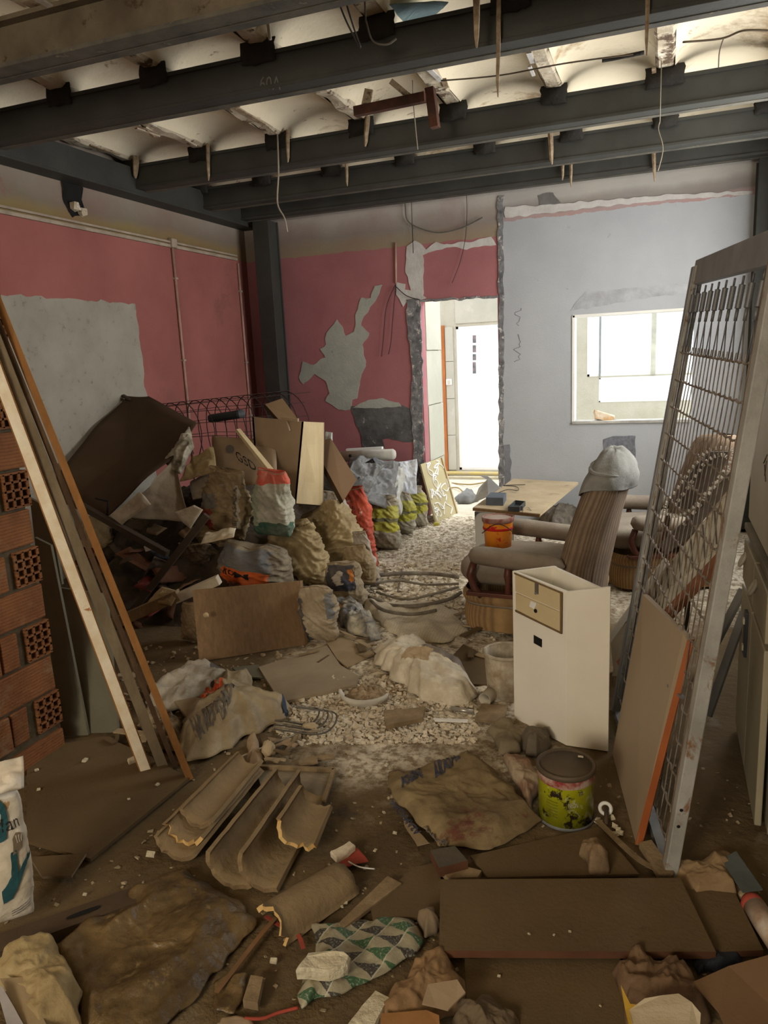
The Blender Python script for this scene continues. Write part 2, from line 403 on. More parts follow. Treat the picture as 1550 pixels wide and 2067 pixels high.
m_beam = mat('dark green grey steel', (0.060, 0.063, 0.056), (0.042, 0.042, 0.037), vscale=3, bump=0.15, bscale=50, rough=0.6, spots=[(7, 0.66, 0.72, (0.09, 0.06, 0.04))])
m_beam_lt = mat('dusty beige steel', (0.25, 0.205, 0.135), (0.14, 0.11, 0.075), vscale=4, bump=0.3, bscale=40, rough=0.8, spots=[(9, 0.60, 0.66, (0.09, 0.055, 0.03))])
m_flange = mat('dusty flange', (0.17, 0.155, 0.125), (0.085, 0.085, 0.075), vscale=6, bump=0.2, bscale=40, rough=0.75, spots=[(12, 0.62, 0.68, (0.30, 0.26, 0.2))])
m_black = mat('black tar mortar', (0.018, 0.016, 0.014), (0.03, 0.027, 0.022), bump=0.8, bscale=25)
m_rust = mat('rusty steel', (0.10, 0.038, 0.022), (0.05, 0.025, 0.018), bump=0.5, vscale=12)
m_wire = mat('pale dusty wire', (0.35, 0.31, 0.24), bump=0)
m_wire_d = mat('dark wire', (0.035, 0.03, 0.028), bump=0, rough=0.6)
m_stub = mat('broken lath stub', (0.42, 0.34, 0.23), (0.2, 0.13, 0.08), vscale=20, bump=0.6, bscale=40)
m_brick = mat('hollow clay brick', (0.33, 0.135, 0.05), (0.20, 0.078, 0.03), vscale=7, bump=0.6, bscale=60, stripes=(520, 0.45, 5), spots=[(5, 0.56, 0.66, (0.25, 0.15, 0.08)), (11, 0.66, 0.7, (0.45, 0.36, 0.26))])
m_brick_in = mat('brick core', (0.30, 0.11, 0.05), bump=0.3)
m_mortar = mat('grey brown mortar', (0.17, 0.13, 0.075), (0.10, 0.075, 0.04), vscale=12, bump=0.8, bscale=28)
m_tile = mat('marbled wall tile', (0.48, 0.47, 0.39), (0.40, 0.40, 0.33), vscale=3, rough=0.35, bump=0.05, spots=[(5, 0.6, 0.7, (0.50, 0.50, 0.42))])
m_white = mat('white paint', (0.80, 0.80, 0.77), (0.72, 0.71, 0.66), vscale=3, bump=0.05)
m_far_wall = mat('far room cream render', (0.50, 0.485, 0.40), (0.43, 0.41, 0.32), vscale=4, bump=0.4, bscale=70)
m_orange = mat('orange stained wood', (0.50, 0.17, 0.04), (0.36, 0.11, 0.03), grain=(30, 30, 2), rough=0.6, bump=0.1)

# ================================================================ SETTING
XL, XR, YB, YF, ZC = -3.75, 0.80, 6.5, -2.5, 3.06
# --- floor
def floor_h(x, y):
    d = 0.0
    k = max(0.0, min(1.0, (y-2.3)/0.6)) * (1 if y > 4.2 else max(0.0, 1 - max(0, abs(x+0.28*y+0.25)-0.4)/0.4))
    d += 0.022*k*max(0, noise.noise(Vector((x*9, y*9, 0)))+0.25) + 0.008*k*noise.noise(Vector((x*28, y*28, 3)))
    d += 0.004*noise.noise(Vector((x*3, y*3, 1)))
    return d - 0.006
mb = MB(); nx, ny = 120, 210
mb.grid(lambda u, v: Vector((XL-0.1 + (XR-XL+0.2)*u, YF + (YB+0.1-YF)*v, floor_h(XL-0.1 + (XR-XL+0.2)*u, YF + (YB+0.1-YF)*v))), nx, ny)
struct(mb, 'floor', m_floor)
# --- walls
def wall_box(name, x0, x1, y0, y1, z0, z1, m, parent=None):
    mb = MB(); mb.box(((x0+x1)/2, (y0+y1)/2, (z0+z1)/2), (x1-x0, y1-y0, z1-z0)); return struct(mb, name, m, parent)
wl = wall_box('wall_left', XL-0.15, XL, YF, YB+0.15, -0.05, 3.2, m_wall_l)
DX0, DX1, DZ = -2.045, -1.355, 1.945
WX0, WX1, WZ0, WZ1 = -0.73, 0.20, 0.855, 1.738
XS = -1.335
mb = MB(); T = 0.13
for (x0, x1, z0, z1) in ((XL, DX0, 0, 3.2), (DX0, DX1, DZ, 3.2), (DX1, XS, 0, 3.2)): mb.box(((x0+x1)/2, YB+T/2, (z0+z1)/2), (x1-x0, T, z1-z0))
wb = struct(mb, 'wall_back', m_wall_b)
mb = MB()
for (x0, x1, z0, z1) in ((XS, WX0, 0, 3.2), (WX0, WX1, 0, WZ0), (WX0, WX1, WZ1, 3.2), (WX1, XR+0.15, 0, 3.2)): mb.box(((x0+x1)/2, YB+T/2, (z0+z1)/2), (x1-x0, T, z1-z0))
wg = struct(mb, 'wall_back', m_wall_g)
# right wall with a wide window out of frame (y 3.4..5.8), front wall with an unseen opening added for the rear fill
mb = MB()
for (y0, y1, z0, z1) in ((YF, 3.9, 0, 3.2), (3.9, 5.8, 0, 0.95), (3.9, 5.8, 2.55, 3.2), (5.8, YB+0.15, 0, 3.2)): mb.box((XR+0.075, (y0+y1)/2, (z0+z1)/2), (0.15, y1-y0, z1-z0))
struct(mb, 'wall_right', mat('raw grey wall', (0.38, 0.34, 0.27), (0.3, 0.26, 0.2), vscale=3, bump=0.3))
mb = MB()
for (x0, x1, z0, z1) in ((XL-0.15, -1.95, 0, 3.2), (-1.95, 0.15, 0, 0.75), (-1.95, 0.15, 2.6, 3.2), (0.15, XR+0.15, 0, 3.2)): mb.box(((x0+x1)/2, YF-0.08, (z0+z1)/2), (x1-x0, 0.15, z1-z0))
struct(mb, 'wall_front', MATS['raw grey wall'])
# --- bare patch on the left wall, trim and conduits
pts = jag([Vector((XL, 2.3, 1.93)), Vector((XL, 4.80, 1.955)), Vector((XL, 4.84, 0.0)), Vector((XL, 2.3, 0.0))], 0.04, 0.012, 2)
mb = MB(); mb.prism(plane_fix(pts, 0, XL-0.01), (0.014, 0, 0)); mb.build('plaster_patch', m_plaster, wl)
mb = MB(); mb.bar((XL+0.012, 2.4, 2.425), (XL+0.012, 6.3, 2.425), 0.02, 0.022); struct(mb, 'trim_1', mat('pale cable trunking', (0.46, 0.38, 0.30), bump=0.1))
mb = MB(); mb.bar((XL+0.02, 6.3, 2.455), (XL+0.02, 2.4, 2.455), 0.008, 0.014); mb.build('trunking_lip', MATS['pale cable trunking'], bpy.data.objects['trim_1'])
for i, (pa, pb, lab) in enumerate((((345, 497), (376, 790), 'vertical conduit running down the pink left wall nearer the bare patch'), ((478, 532), (512, 800), 'vertical conduit on the pink left wall close to the dark corner column'))):
    a, b = AX(*pa, XL), AX(*pb, XL); b.y = a.y; b.z = 0.3
    c = thing('conduit', (XL, a.y, b.z), lab, 'pipe'); mb = MB(); mb.tube([a+Vector((0.012, 0, 0)), b+Vector((0.012, 0, 0))], 0.011, 8); mb.build('pipe', mat('dusty pink conduit', (0.48, 0.30, 0.24), bump=0.1), c)
    for z in (a.z-0.25, a.z-0.9, a.z-1.4): mb = MB(); mb.box((XL+0.012, a.y, z), (0.03, 0.034, 0.014)); mb.build('pipe_clip', MATS['pale cable trunking'], c)
    if i == 0:
        mb = MB(); mb.box((XL+0.02, a.y, a.z+0.02), (0.04, 0.07, 0.07)); mb.build('junction_box', MATS['pale cable trunking'], c, bevel=0.006)
# hole in the left wall band
h = AX(146, 395, XL); mb = MB(); hp = [Vector((XL+0.004, h.y+dy, h.z+dz)) for dy, dz in ((-0.10, 0.10), (0.0, 0.12), (0.09, 0.09), (0.08, -0.02), (0.10, -0.10), (-0.03, -0.14), (-0.10, -0.05))]
mb.prism(jag(hp, 0.03, 0.01, 3), (0.002, 0, 0)); mb.build('wall_hole', m_dark, wl)
mb = MB(); mb.box((XL+0.02, h.y-0.02, h.z-0.07), (0.05, 0.05, 0.05), jit=0.01); mb.box((XL+0.02, h.y+0.05, h.z-0.10), (0.04, 0.05, 0.04), jit=0.01); mb.build('mortar_lump', m_joist, wl)
# --- patches on the back wall (real layers a few mm proud)
def z4(x, y): return (520 + x/2.925, 400 + y/2.925)
def wall_patch(pxs, m, off, name='plaster_patch', parent=wb, seed=0.0, conv=z4, step=0.02, amp=0.008):
    pts = [AY(*conv(x, y), YB) for x, y in pxs]
    for p in pts: p.y = YB + 0.004
    pts = jag(pts, step, amp, seed)
    for p in pts: p.y = YB + 0.004
    mb = MB(); mb.prism(pts, (0, -off-0.004, 0)); return mb.build(name, m, parent)
wall_patch([(740,515),(690,515),(665,590),(612,590),(578,690),(570,790),(520,815),(475,715),(410,790),(400,860),(375,890),(400,940),(330,985),(270,965),(245,1060),(270,1105),(335,1040),(400,1080),(430,1150),(400,1195),(480,1250),(545,1250),(560,1190),(590,1180),(600,1080),(640,990),(620,870),(660,800),(610,750),(640,680),(700,600)], m_plaster_g, 0.006, seed=1)
wall_patch([(880,290),(925,250),(1000,300),(1050,265),(1100,270),(1230,260),(1380,225),(1410,275),(1230,300),(1150,285),(1010,320),(975,340),(982,420),(975,580),(1000,590),(950,610),(900,600),(860,640),(820,560),(820,500),(870,510),(870,540),(905,545),(875,440)], m_plaster_w, 0.007, seed=2)
wall_patch([(545,1228),(700,1235),(860,1225),(905,1250),(925,1440),(820,1430),(740,1420),(745,1520),(620,1500),(610,1400),(570,1310)], m_burnt, 0.005, seed=3)
wall_patch([(560,1235),(650,1190),(740,1180),(830,1205),(855,1232),(700,1240)], m_plaster_g, 0.008, seed=4)
wall_patch([(880,600),(962,596),(972,1000),(985,1560),(940,1800),(925,1560),(905,1230),(915,1000),(885,760)], m_jamb, 0.012, seed=5)
wall_patch([(1418,-10),(1450,-10),(1452,560),(1422,560)], m_jamb, 0.012, seed=6)
wall_patch([(1424,560),(1452,560),(1456,1700),(1424,1700)], m_jamb, 0.010, seed=7)
wall_patch([(965,600),(1422,575),(1422,588),(965,612)], m_jamb, 0.014, seed=8)
wall_patch([(1460,1455),(1490,1455),(1495,1700),(1460,1700)], mat('darker grey render', (0.25, 0.26, 0.29), bump=0.3), 0.005, parent=wg, seed=9)
idc = lambda x, y: (x, y)
wall_patch([(1218,886),(1236,880),(1282,880),(1283,960),(1218,960)], mat('dark speckled grey render', (0.20, 0.21, 0.24), (0.13, 0.135, 0.15), vscale=30, bump=0.6, bscale=60), 0.006, parent=wg, conv=idc, seed=10, amp=0.003)
wall_patch([(1180,590),(1390,570),(1390,590),(1150,628)], mat('smudged render', (0.43, 0.445, 0.47), bump=0.3), 0.003, parent=wg, conv=idc, seed=11)
wall_patch([(1085,395),(1115,388),(1135,412),(1090,420)], mat('grey stain', (0.2, 0.19, 0.18), bump=0.3), 0.004, parent=wg, conv=idc, seed=12)
wall_patch([(1020,418),(1020,440),(1300,408),(1520,392),(1520,385),(1290,398),(1130,412)], m_plaster_w, 0.008, parent=wg, conv=idc, seed=13)
# scribbled writing on the grey plaster left edge
def scrawl(x, y, w, h, n, seed):
    rnd = random.Random(seed); p = []
    for i in range(n): p.append(AY(x + w*rnd.uniform(-0.5, 0.5), y + h*i/n, YB) + Vector((0, -0.003, 0)))
    return p
mb = MB(); mb.tube(scrawl(1046, 622, 14, 40, 9, 2), 0.002, 4); mb.tube(scrawl(1044, 675, 16, 60, 12, 5), 0.002, 4); mb.build('scrawled_writing', mat('pencil grey', (0.30, 0.31, 0.34), bump=0), wg)
# small conduits / cables on the back wall
def cable(pts, r, m, label, name='hanging_wire', group=None, n=6):
    mb = MB(); mb.tube(smooth_path(pts), r, n)
    if 2.5 < Vector(pts[0]).z < 2.97 and abs(Vector(pts[-1]).z-Vector(pts[0]).z) > 0.04: mb.tube([pts[0], Vector((pts[0].x, pts[0].y, 2.99))], r*0.9, n)
    return tag(mb.build(name, m), label, 'wire', group)
def smooth_path(pts, k=6):
    pts = [Vector(p) for p in pts]; out = []
    if len(pts) < 3: return pts
    for i in range(len(pts)-1):
        p0, p1, p2, p3 = pts[max(0, i-1)], pts[i], pts[i+1], pts[min(len(pts)-1, i+2)]
        for j in range(k):
            t = j/k; out.append(0.5*((2*p1)+(p2-p0)*t+(2*p0-5*p1+4*p2-p3)*t*t+(3*p1-p0-3*p2+p3)*t**3))
    out.append(pts[-1]); return out
def bw(x, y, dy=0.03): return AY(x, y, YB) - Vector((0, dy, 0))
mb = MB(); mb.tube([bw(799, 490, 0.01), bw(800, 572, 0.01)], 0.010, 8); mb.build('conduit_stub', MATS['dusty pink conduit'], wb)
cable([bw(800, 575), bw(782, 620), bw(776, 680), bw(772, 720)], 0.003, m_wire_d, 'thin black wire hanging on the pink wall, left of the pair below the conduit stub')
cable([bw(801, 575), bw(795, 640), bw(791, 690), bw(786, 715)], 0.003, m_wire_d, 'thin black wire hanging on the pink wall, right of the pair below the conduit stub')
cable([bw(800, 578), bw(822, 597), bw(850, 606)], 0.004, m_wire_d, 'short dark cable running from the conduit stub to the door corner')
cable([bw(820, 418), bw(828, 450), bw(880, 470), bw(930, 462), bw(975, 440)], 0.005, mat('grey cable', (0.14, 0.13, 0.11), bump=0), 'drooping grey cable across the bare band above the doorway')
cable([bw(945, 365, .1), bw(944, 420), bw(941, 480), bw(930, 530), bw(914, 572)], 0.0025, m_wire_d, 'long thin wire hanging over the pink wall above the doorway')
cable([bw(834, 455), bw(836, 512)], 0.003, m_wire_d, 'short wire end hanging over the white filler strip')

# --- room beyond the back wall, left roofless so sky light fills it
YP = 8.8
mb = MB(); mb.box(((-3.2+1.0)/2, (YB+T+YP+0.6)/2, -0.03), (4.2, YP+0.6-YB-T, 0.06)); struct(mb, 'far_room_floor', mat('far room pale floor', (0.66, 0.62, 0.50), (0.55, 0.5, 0.38), vscale=8, bump=0.4))
d0x, d1x, d0z, d1z = -2.34, -1.80, 0.09, 1.80
w0x, w1x, w0z, w1z = -0.83, 0.62, 1.16, 1.86
v0x, v1x, v0z, v1z = -0.70, 0.42, 0.87, 1.145
mb = MB()
for (x0, x1, z0, z1) in ((-2.62, d0x, 0, 2.6), (d0x, d1x, d1z, 2.6), (d0x, d1x, 0, d0z), (d1x, w0x, 0, 2.6), (w0x, w1x, w1z, 2.6), (w0x, v0x, 0, w0z), (v0x, v1x, 0, v0z), (v1x, w1x, 0, w0z), (v0x, v1x, v1z, w0z), (w1x, 1.0, 0, 2.6)):
    if x1 > x0 and z1 > z0: mb.box(((x0+x1)/2, YP+0.06, (z0+z1)/2), (x1-x0, 0.12, z1-z0))
pw = struct(mb, 'wall_far_room', m_far_wall)
# large marbled tiles on the far wall left of the glazed door, and on the reveal wall facing right
tw = 0
for (xa, xb, zs) in ((-2.475, d0x-0.03, (0.09, 0.52, 0.96, 1.40, 1.80)), (d0x, d1x, (1.83, 2.3))):
    for za, zb in zip(zs, zs[1:]):
        mb = MB(); mb.box(((xa+xb)/2, YP-0.008, (za+zb)/2), (xb-xa-0.006, 0.016, zb-za-0.006)); mb.build('wall_tile', m_tile, pw, bevel=0.002)
XT = -2.068
mb = MB(); mb.box((XT-0.06, 6.89, 1.2), (0.12, 0.50, 2.4)); rw = struct(mb, 'wall_reveal', m_far_wall)
for za, zb, lean in ((0.0, 0.50, 0.0), (0.50, 1.02, 0.006), (1.02, 1.52, 0.0), (1.52, 2.0, 0.004)):
    mb = MB(); mb.box((XT+0.010+lean, 6.89, (za+zb)/2), (0.02, 0.48, zb-za-0.008)); mb.build('wall_tile', m_tile, rw, bevel=0.002)
# pink room beyond with tiled dado, seen past the reveal wall, and orange door edge
mb = MB(); mb.box((-3.3, 9.4, 1.2), (1.6, 0.1, 2.4)); pk = struct(mb, 'wall_far_pink', mat('bright pink wall', (0.62, 0.20, 0.24), bump=0.1))
a, b = AY(874, 712, 9.34), AY(890, 715, 9.34)
mb = MB(); mb.box((-3.0, 9.34, a.z), (0.9, 0.02, 0.03)); mb.box((-3.0, 9.34, AY(880, 737, 9.34).z), (0.9, 0.02, 0.012)); mb.build('dado_strip', m_wire_d, pk)
mb = MB(); mb.box((-3.0, 9.34, 0.42), (0.9, 0.03, 0.84)); mb.build('dado_panel', mat('dark red speckled tile', (0.28, 0.10, 0.08), (0.45, 0.25, 0.2), vscale=60, bump=0.1), pk)
mb = MB(); a = AY(893, 660, 8.78); mb.box((a.x, 8.80, 0.90), (0.035, 0.05, 1.84)); struct(mb, 'trim_2', m_orange)
mb = MB(); mb.box((a.x-0.06, 8.84, 1.83), (0.12, 0.05, 0.05)); struct(mb, 'trim_3', m_white)
mb = MB(); s_ = AY(907, 771, YP); mb.box((s_.x, YP-0.022, s_.z), (0.07, 0.012, 0.07)); sw = mb.build('light_switch', m_white, bevel=0.004); tag(sw, 'small square white light switch on the tiles left of the bright glazed door', 'switch')
mb = MB(); mb.box((s_.x, YP-0.030, s_.z), (0.03, 0.008, 0.045)); mb.build('rocker', mat('cream plastic', (0.6, 0.58, 0.45), bump=0), sw)
# frosted glazed door leaf, bright from outside
m_frost = mat('frosted glass', (0.95, 0.97, 0.97), (0.93, 0.95, 0.95), rough=0.4, bump=0, transl=0.8)
dr = thing('door_1', ((d0x+d1x)/2, YP+0.02, d0z), 'x', 'x'); del dr['label']; del dr['category']; dr['kind'] = 'structure'
mb = MB(); mb.box(((d0x+d1x)/2, YP+0.03, (d0z+d1z)/2), (d1x-d0x-0.06, 0.012, d1z-d0z-0.06)); mb.build('door_glass', m_frost, dr)
mb = MB()
for (x0, x1, z0, z1) in ((d0x, d0x+0.035, d0z, d1z), (d1x-0.035, d1x, d0z, d1z), (d0x, d1x, d0z, d0z+0.035), (d0x, d1x, d1z-0.035, d1z)): mb.box(((x0+x1)/2, YP+0.03, (z0+z1)/2), (x1-x0, 0.05, z1-z0))
mb.build('door_frame', m_white, dr, bevel=0.004)
for k, (y0, y1) in enumerate(((677, 692), (697, 711), (715, 727), (731, 754))):
    a, b = AY(953, y0, YP), AY(960, y1, YP); mb = MB(); mb.box(((a.x+b.x)/2, YP+0.02, (a.z+b.z)/2), (b.x-a.x, 0.012, a.z-b.z)); mb.build('glass_inset', mat('dark tinted glass inset', (0.10, 0.12, 0.12), (0.25, 0.2, 0.2), vscale=20, bump=0), dr)
mb = MB(); mb.tube([(d0x-0.25, YP-0.05, 0.06), (d1x+0.3, YP-0.05, 0.055)], 0.022, 8); tag(mb.build('yellow_pipe', mat('yellow dusty pipe', (0.60, 0.47, 0.13), (0.5, 0.42, 0.25), vscale=14)), 'yellowish pipe lying along the foot of the bright glazed door', 'pipe')
mb = MB(); mb.tube([(d0x-0.2, YP-0.16, 0.025), (d1x+0.3, YP-0.12, 0.02)], 0.016, 8); tag(mb.build('thin_pipe', mat('cream dusty pipe', (0.6, 0.55, 0.38))), 'thinner cream pipe on the far room floor in front of the glazed door', 'pipe')
# window frames of the room beyond
def frame(name, x0, x1, z0, z1, y, w, posts=()):
    o = thing(name, ((x0+x1)/2, y, z0), 'x', 'x'); del o['label']; del o['category']; o['kind'] = 'structure'
    for nm, (a0, a1, b0, b1) in (('stile', (x0, x0+w, z0, z1)), ('stile', (x1-w, x1, z0, z1)), ('rail', (x0, x1, z0, z0+w)), ('rail', (x0, x1, z1-w, z1))):
        mb = MB(); mb.box(((a0+a1)/2, y, (b0+b1)/2), (a1-a0, 0.05, b1-b0)); mb.build(nm, m_white, o, bevel=0.003)
    for px_, pw_, mm in posts:
        mb = MB(); mb.box((px_, y-0.01, (z0+z1)/2), (pw_, 0.06, z1-z0)); mb.build('mullion', mm, o)
    mb = MB(); mb.box(((x0+x1)/2, y+0.01, (z0+z1)/2), (x1-x0-2*w, 0.004, z1-z0-2*w)); mb.build('window_glass', m_frost, o)
    return o
frame('window_1', w0x, w1x, w0z, w1z, YP+0.02, 0.03, ((AY(1211, 700, YP).x, 0.018, mat('grey sash edge', (0.30, 0.32, 0.30), bump=0)), (AY(1319, 700, YP).x, 0.05, mat('cream sash', (0.55, 0.55, 0.45), bump=0.05))))
frame('window_2', v0x, v1x, v0z, v1z, YP+0.02, 0.02)
mb = MB(); r_ = AY(1218, 846, YB+0.09); mb.box((r_.x, YB+0.085, WZ0+0.035), (0.16, 0.08, 0.07), rot=Euler((0, 0.3, 0.2)).to_matrix(), jit=0.02)
tag(mb.build('broken_brick', mat('chalky broken brick', (0.70, 0.62, 0.50), (0.5, 0.3, 0.12), vscale=12, bump=0.6), bevel=0.006), 'broken chalky brick lying on the window sill', 'brick')
mb = MB(); mb.box(((WX0+WX1)/2, YB+T/2-0.01, WZ0+0.004), (WX1-WX0, T+0.03, 0.02)); struct(mb, 'trim_4', mat('window sill mortar', (0.5, 0.49, 0.45), bump=0.4))
mb = MB(); mb.box((WX0+0.006, YB+T/2, (WZ0+WZ1)/2), (0.02, T+0.02, WZ1-WZ0)); mb.box(((WX0+WX1)/2, YB+T/2, WZ1-0.006), (WX1-WX0, T+0.02, 0.02)); struct(mb, 'trim_5', m_white)

# ================================================================ CEILING: joists, shallow vaults, steel beams
JS = [-0.045 + 0.6*k for k in range(-7, 3)]
mb = MB(); mb.box(((XL+XR)/2, (YF+YB)/2, 3.17), (XR-XL+0.3, YB-YF+0.3, 0.06)); ce = struct(mb, 'ceiling', m_vault)
JZ = 2.935
for k, x in enumerate(JS):
    if x - 0.07 < XL-0.1 or x > XR+0.2: continue
    def jf(u, v, x=x):
        y = 1.7 + (YB-1.7)*v; w = 0.07 + 0.012*nz((x, y, 0), 5, 1); a = (u-0.5)*2
        z = JZ + (0.0 if abs(a) < 0.7 else 0.10*(abs(a)-0.7)/0.3) + 0.012*nz((x+a*0.05, y, 0), 9, 2) + (0.02*max(0, nz((x, y, a*0.1), 6, 7)))
        return Vector((x + a*w, y, z))
    mb = MB(); mb.grid(jf, 8, 140, smooth=False, flip=False); mb.build('joist', m_joist, ce)
    x2 = x + 0.6
    def vf(u, v, x=x, x2=x2):
        y = 1.7 + (YB-1.7)*v; xx = x+0.05 + (x2-x-0.10)*u
        arch = 1 - (2*u-1)**2
        seg = abs(((y+0.25*math.sin(x*7)) % 0.95)/0.95 - 0.5)*2
        return Vector((xx, y, JZ + 0.012 + 0.10*arch**0.6*(1-0.25*seg**3) + 0.008*noise.noise(Vector((xx*3, y*3, 0)))))
    if x2 < XR + 0.4:
        mb = MB(); mb.grid(vf, 16, 90, smooth=True); mb.build('vault', m_vault, ce)
# flaked laths and hollow edges along joists
rnd = random.Random(4)
for x in JS:
    if x < XL: continue
    for q in range(9):
        y = rnd.uniform(2.3, 6.2); s_ = rnd.choice((-1, 1)); L_ = rnd.uniform(0.10, 0.38)
        mb = MB(); mb.bar((x+s_*rnd.uniform(0.03, 0.085), y, JZ-0.004+rnd.uniform(-0.012, 0.01)), (x+s_*rnd.uniform(0.03, 0.085), y+L_, JZ-0.004+rnd.uniform(-0.02, 0.01)), rnd.uniform(0.012, 0.03), 0.008)
        mb.build('plaster_flake', rnd.choice((m_joist, m_stub, m_plaster_w)), ce)
# blue painted patch of the nearest vault
bp_ = [F(722, 0, 3.0), F(905, -12, 3.0), F(842, 52, 3.0), F(800, 62, 3.0), F(768, 92, 3.0)]
mb = MB(); pts = jag([Vector((p.x, p.y, JZ+0.035)) for p in bp_], 0.03, 0.006, 3); mb.prism(pts, (0, 0, 0.004)); mb.build('blue_patch', mat('pale blue paint', (0.25, 0.36, 0.38), (0.18, 0.26, 0.28), vscale=5), ce)
# beams: I-sections
def ibeam(y, x0, x1, wf, hb, z, m_web, m_fl, label, name='steel_beam', zb=2.74):
    o = thing(name, ((x0+x1)/2, y, zb), label, 'beam')
    mb = MB(); mb.box(((x0+x1)/2, y, zb+hb/2), (x1-x0, 0.05, hb-0.02)); mb.build('web', m_web, o)
    mb = MB(); mb.box(((x0+x1)/2, y, zb+0.009), (x1-x0, wf, 0.018)); mb.build('bottom_flange', m_fl, o, bevel=0.003)
    mb = MB(); mb.box(((x0+x1)/2, y, zb+hb-0.009), (x1-x0, wf, 0.018)); mb.build('top_flange', m_web, o)
    return o
XB0 = XL + 0.15
BY = (2.78, 3.53, 4.83, 5.68, 6.27)
HB = (0.19, 0.162, 0.162, 0.162, 0.162)
names = ('nearest steel beam, its web coated in beige dust', 'second steel beam from the camera, with faint chalk number', 'third steel beam from the camera, crossing the middle of the ceiling', 'fourth steel beam from the camera, nearest but one to the back wall', 'last steel beam, close along the top of the back wall')
for i, y in enumerate(BY):
    o = ibeam(y, XB0, XR, 0.14, HB[i], 2.74, m_beam_lt if i == 0 else m_beam, m_flange if i == 0 else m_beam, names[i])
    mb = MB(); mb.box(((XB0+XR)/2, y+0.045, 2.7385), (XR-XB0, 0.045, 0.004)); mb.build('dust_strip', m_flange, o)
    # plates boxing the beam front (flush face seen in the photograph)
    if i > 0:
        mb = MB(); mb.box(((XB0+XR)/2, y-0.055, 2.822), (XR-XB0, 0.008, 0.132)); mb.build('face_plate', m_beam, o)
    for x in JS:
        if x < XL+0.1: continue
        if i == 0: continue
        w = rnd.uniform(0.065, 0.10); mb = MB()
        mb.grid(lambda u, v, x=x, w=w, y=y: Vector((x + (u-0.5)*2*w + 0.012*nz((u*3, v*3, x), 3, y), y-0.068-0.03*math.sin(v*3.14)*abs(math.sin(u*3.14)), 2.855 + 0.10*v + (0.012*nz((u*4, x, y), 3) if v < 0.1 else 0))), 8, 5)
        mb.build('mortar_pad', m_black, o, solid=0.01)
text_on('60A', lambda u, v: AY(525+60*u, 182-28*v, BY[1]-0.061), 0, 0, 0.7, 1, 'chalk_number', mat('faint chalk', (0.16, 0.155, 0.14), bump=0), bpy.data.objects['steel_beam.001'], lift=0.002)
# ring beam along the left wall
o = thing('edge_beam', (XL+0.08, 4, 2.70), 'dark steel edge beam running along the top of the left wall', 'beam')
mb = MB(); mb.box((XL+0.075, 4.0, 2.80), (0.05, 5.0, 0.18)); mb.build('web', m_beam, o)
mb = MB(); mb.box((XL+0.075, 4.0, 2.709), (0.15, 5.0, 0.018)); mb.build('bottom_flange', m_beam, o, bevel=0.003)
mb = MB(); mb.box((XL+0.145, 4.0, 2.80), (0.008, 5.0, 0.165)); mb.build('face_plate', m_beam, o)
# columns
def column(x0, x1, y0, y1, label):
    o = thing('steel_column', ((x0+x1)/2, (y0+y1)/2, 0), label, 'column')
    mb = MB(); mb.box(((x0+x1)/2, y0+0.008, 1.37), (x1-x0, 0.016, 2.74)); mb.build('front_flange', m_beam, o, bevel=0.003)
    mb = MB(); mb.box(((x0+x1)/2, y1-0.008, 1.37), (x1-x0, 0.016, 2.74)); mb.build('rear_flange', m_beam, o)
    mb = MB(); mb.box((x1-0.02, (y0+y1)/2, 1.37), (0.012, y1-y0-0.03, 2.74)); mb.build('web', m_beam, o)
    mb = MB(); mb.box(((x0+x1)/2, (y0+y1)/2, 0.01), (x1-x0+0.06, y1-y0, 0.02)); mb.build('base_plate', m_beam, o)
    return o
column(-3.545, -3.385, 6.30, 6.49, 'dark steel corner column between the two pink walls')
column(0.585, 0.745, 6.30, 6.49, 'dark steel column at the right end of the grey back wall')
# rusty bracket under the joists
o = thing('rusty_bracket', F(800, 215, 2.8), 'rusty broken steel bracket hanging between the second and third beams', 'bracket')
mb = MB(); mb.bar(AY(716, 226, 4.3), AY(858, 196, 4.3), 0.04, 0.05); mb.build('angle_bar', m_rust, o)
mb = MB(); mb.bar(AY(868, 178, 4.35), AY(878, 258, 4.35), 0.055, 0.05); mb.build('stub_post', m_rust, o, bevel=0.003)
mb = MB(); mb.bar(AY(790, 165, 4.3), AY(832, 200, 4.3), 0.03, 0.03); mb.build('torn_plate', m_joist, o); mb = MB(); mb.bar(AY(735, 226, 4.3), AY(745, 180, 4.3), 0.012, 0.05); mb.build('torn_plate', m_joist, o)
# hanging lath stubs
stubs = [(421, 308, 421, 365, 7, 4.55), (583, 288, 581, 328, 7, 4.6), (700, 340, 701, 376, 6, 5.4), (742, 232, 737, 296, 9, 4.55), (963, 0, 962, 96, 12, 3.3), (1009, 100, 1005, 196, 8, 3.7), (1110, 262, 1114, 332, 9, 4.6), (1152, 335, 1153, 378, 6, 5.45), (1137, 335, 1135, 364, 6, 5.45), (1318, 305, 1321, 366, 7, 5.45), (1306, 42, 1305, 112, 8, 3.7), (276, 336, 274, 360, 12, 4.55)]
where = ['left of the upper wire, under the third beam', 'beside the hanging wire left of centre', 'below the fourth beam near the middle', 'left of the rusty bracket', 'splintered one crossing the second beam', 'pointed one right of centre, second beam', 'crossing the fourth beam right of centre', 'thin one over the last beam', 'ragged short one over the last beam', 'rightmost, over the last beam', 'beside the right joist', 'leftmost stump at the third beam']
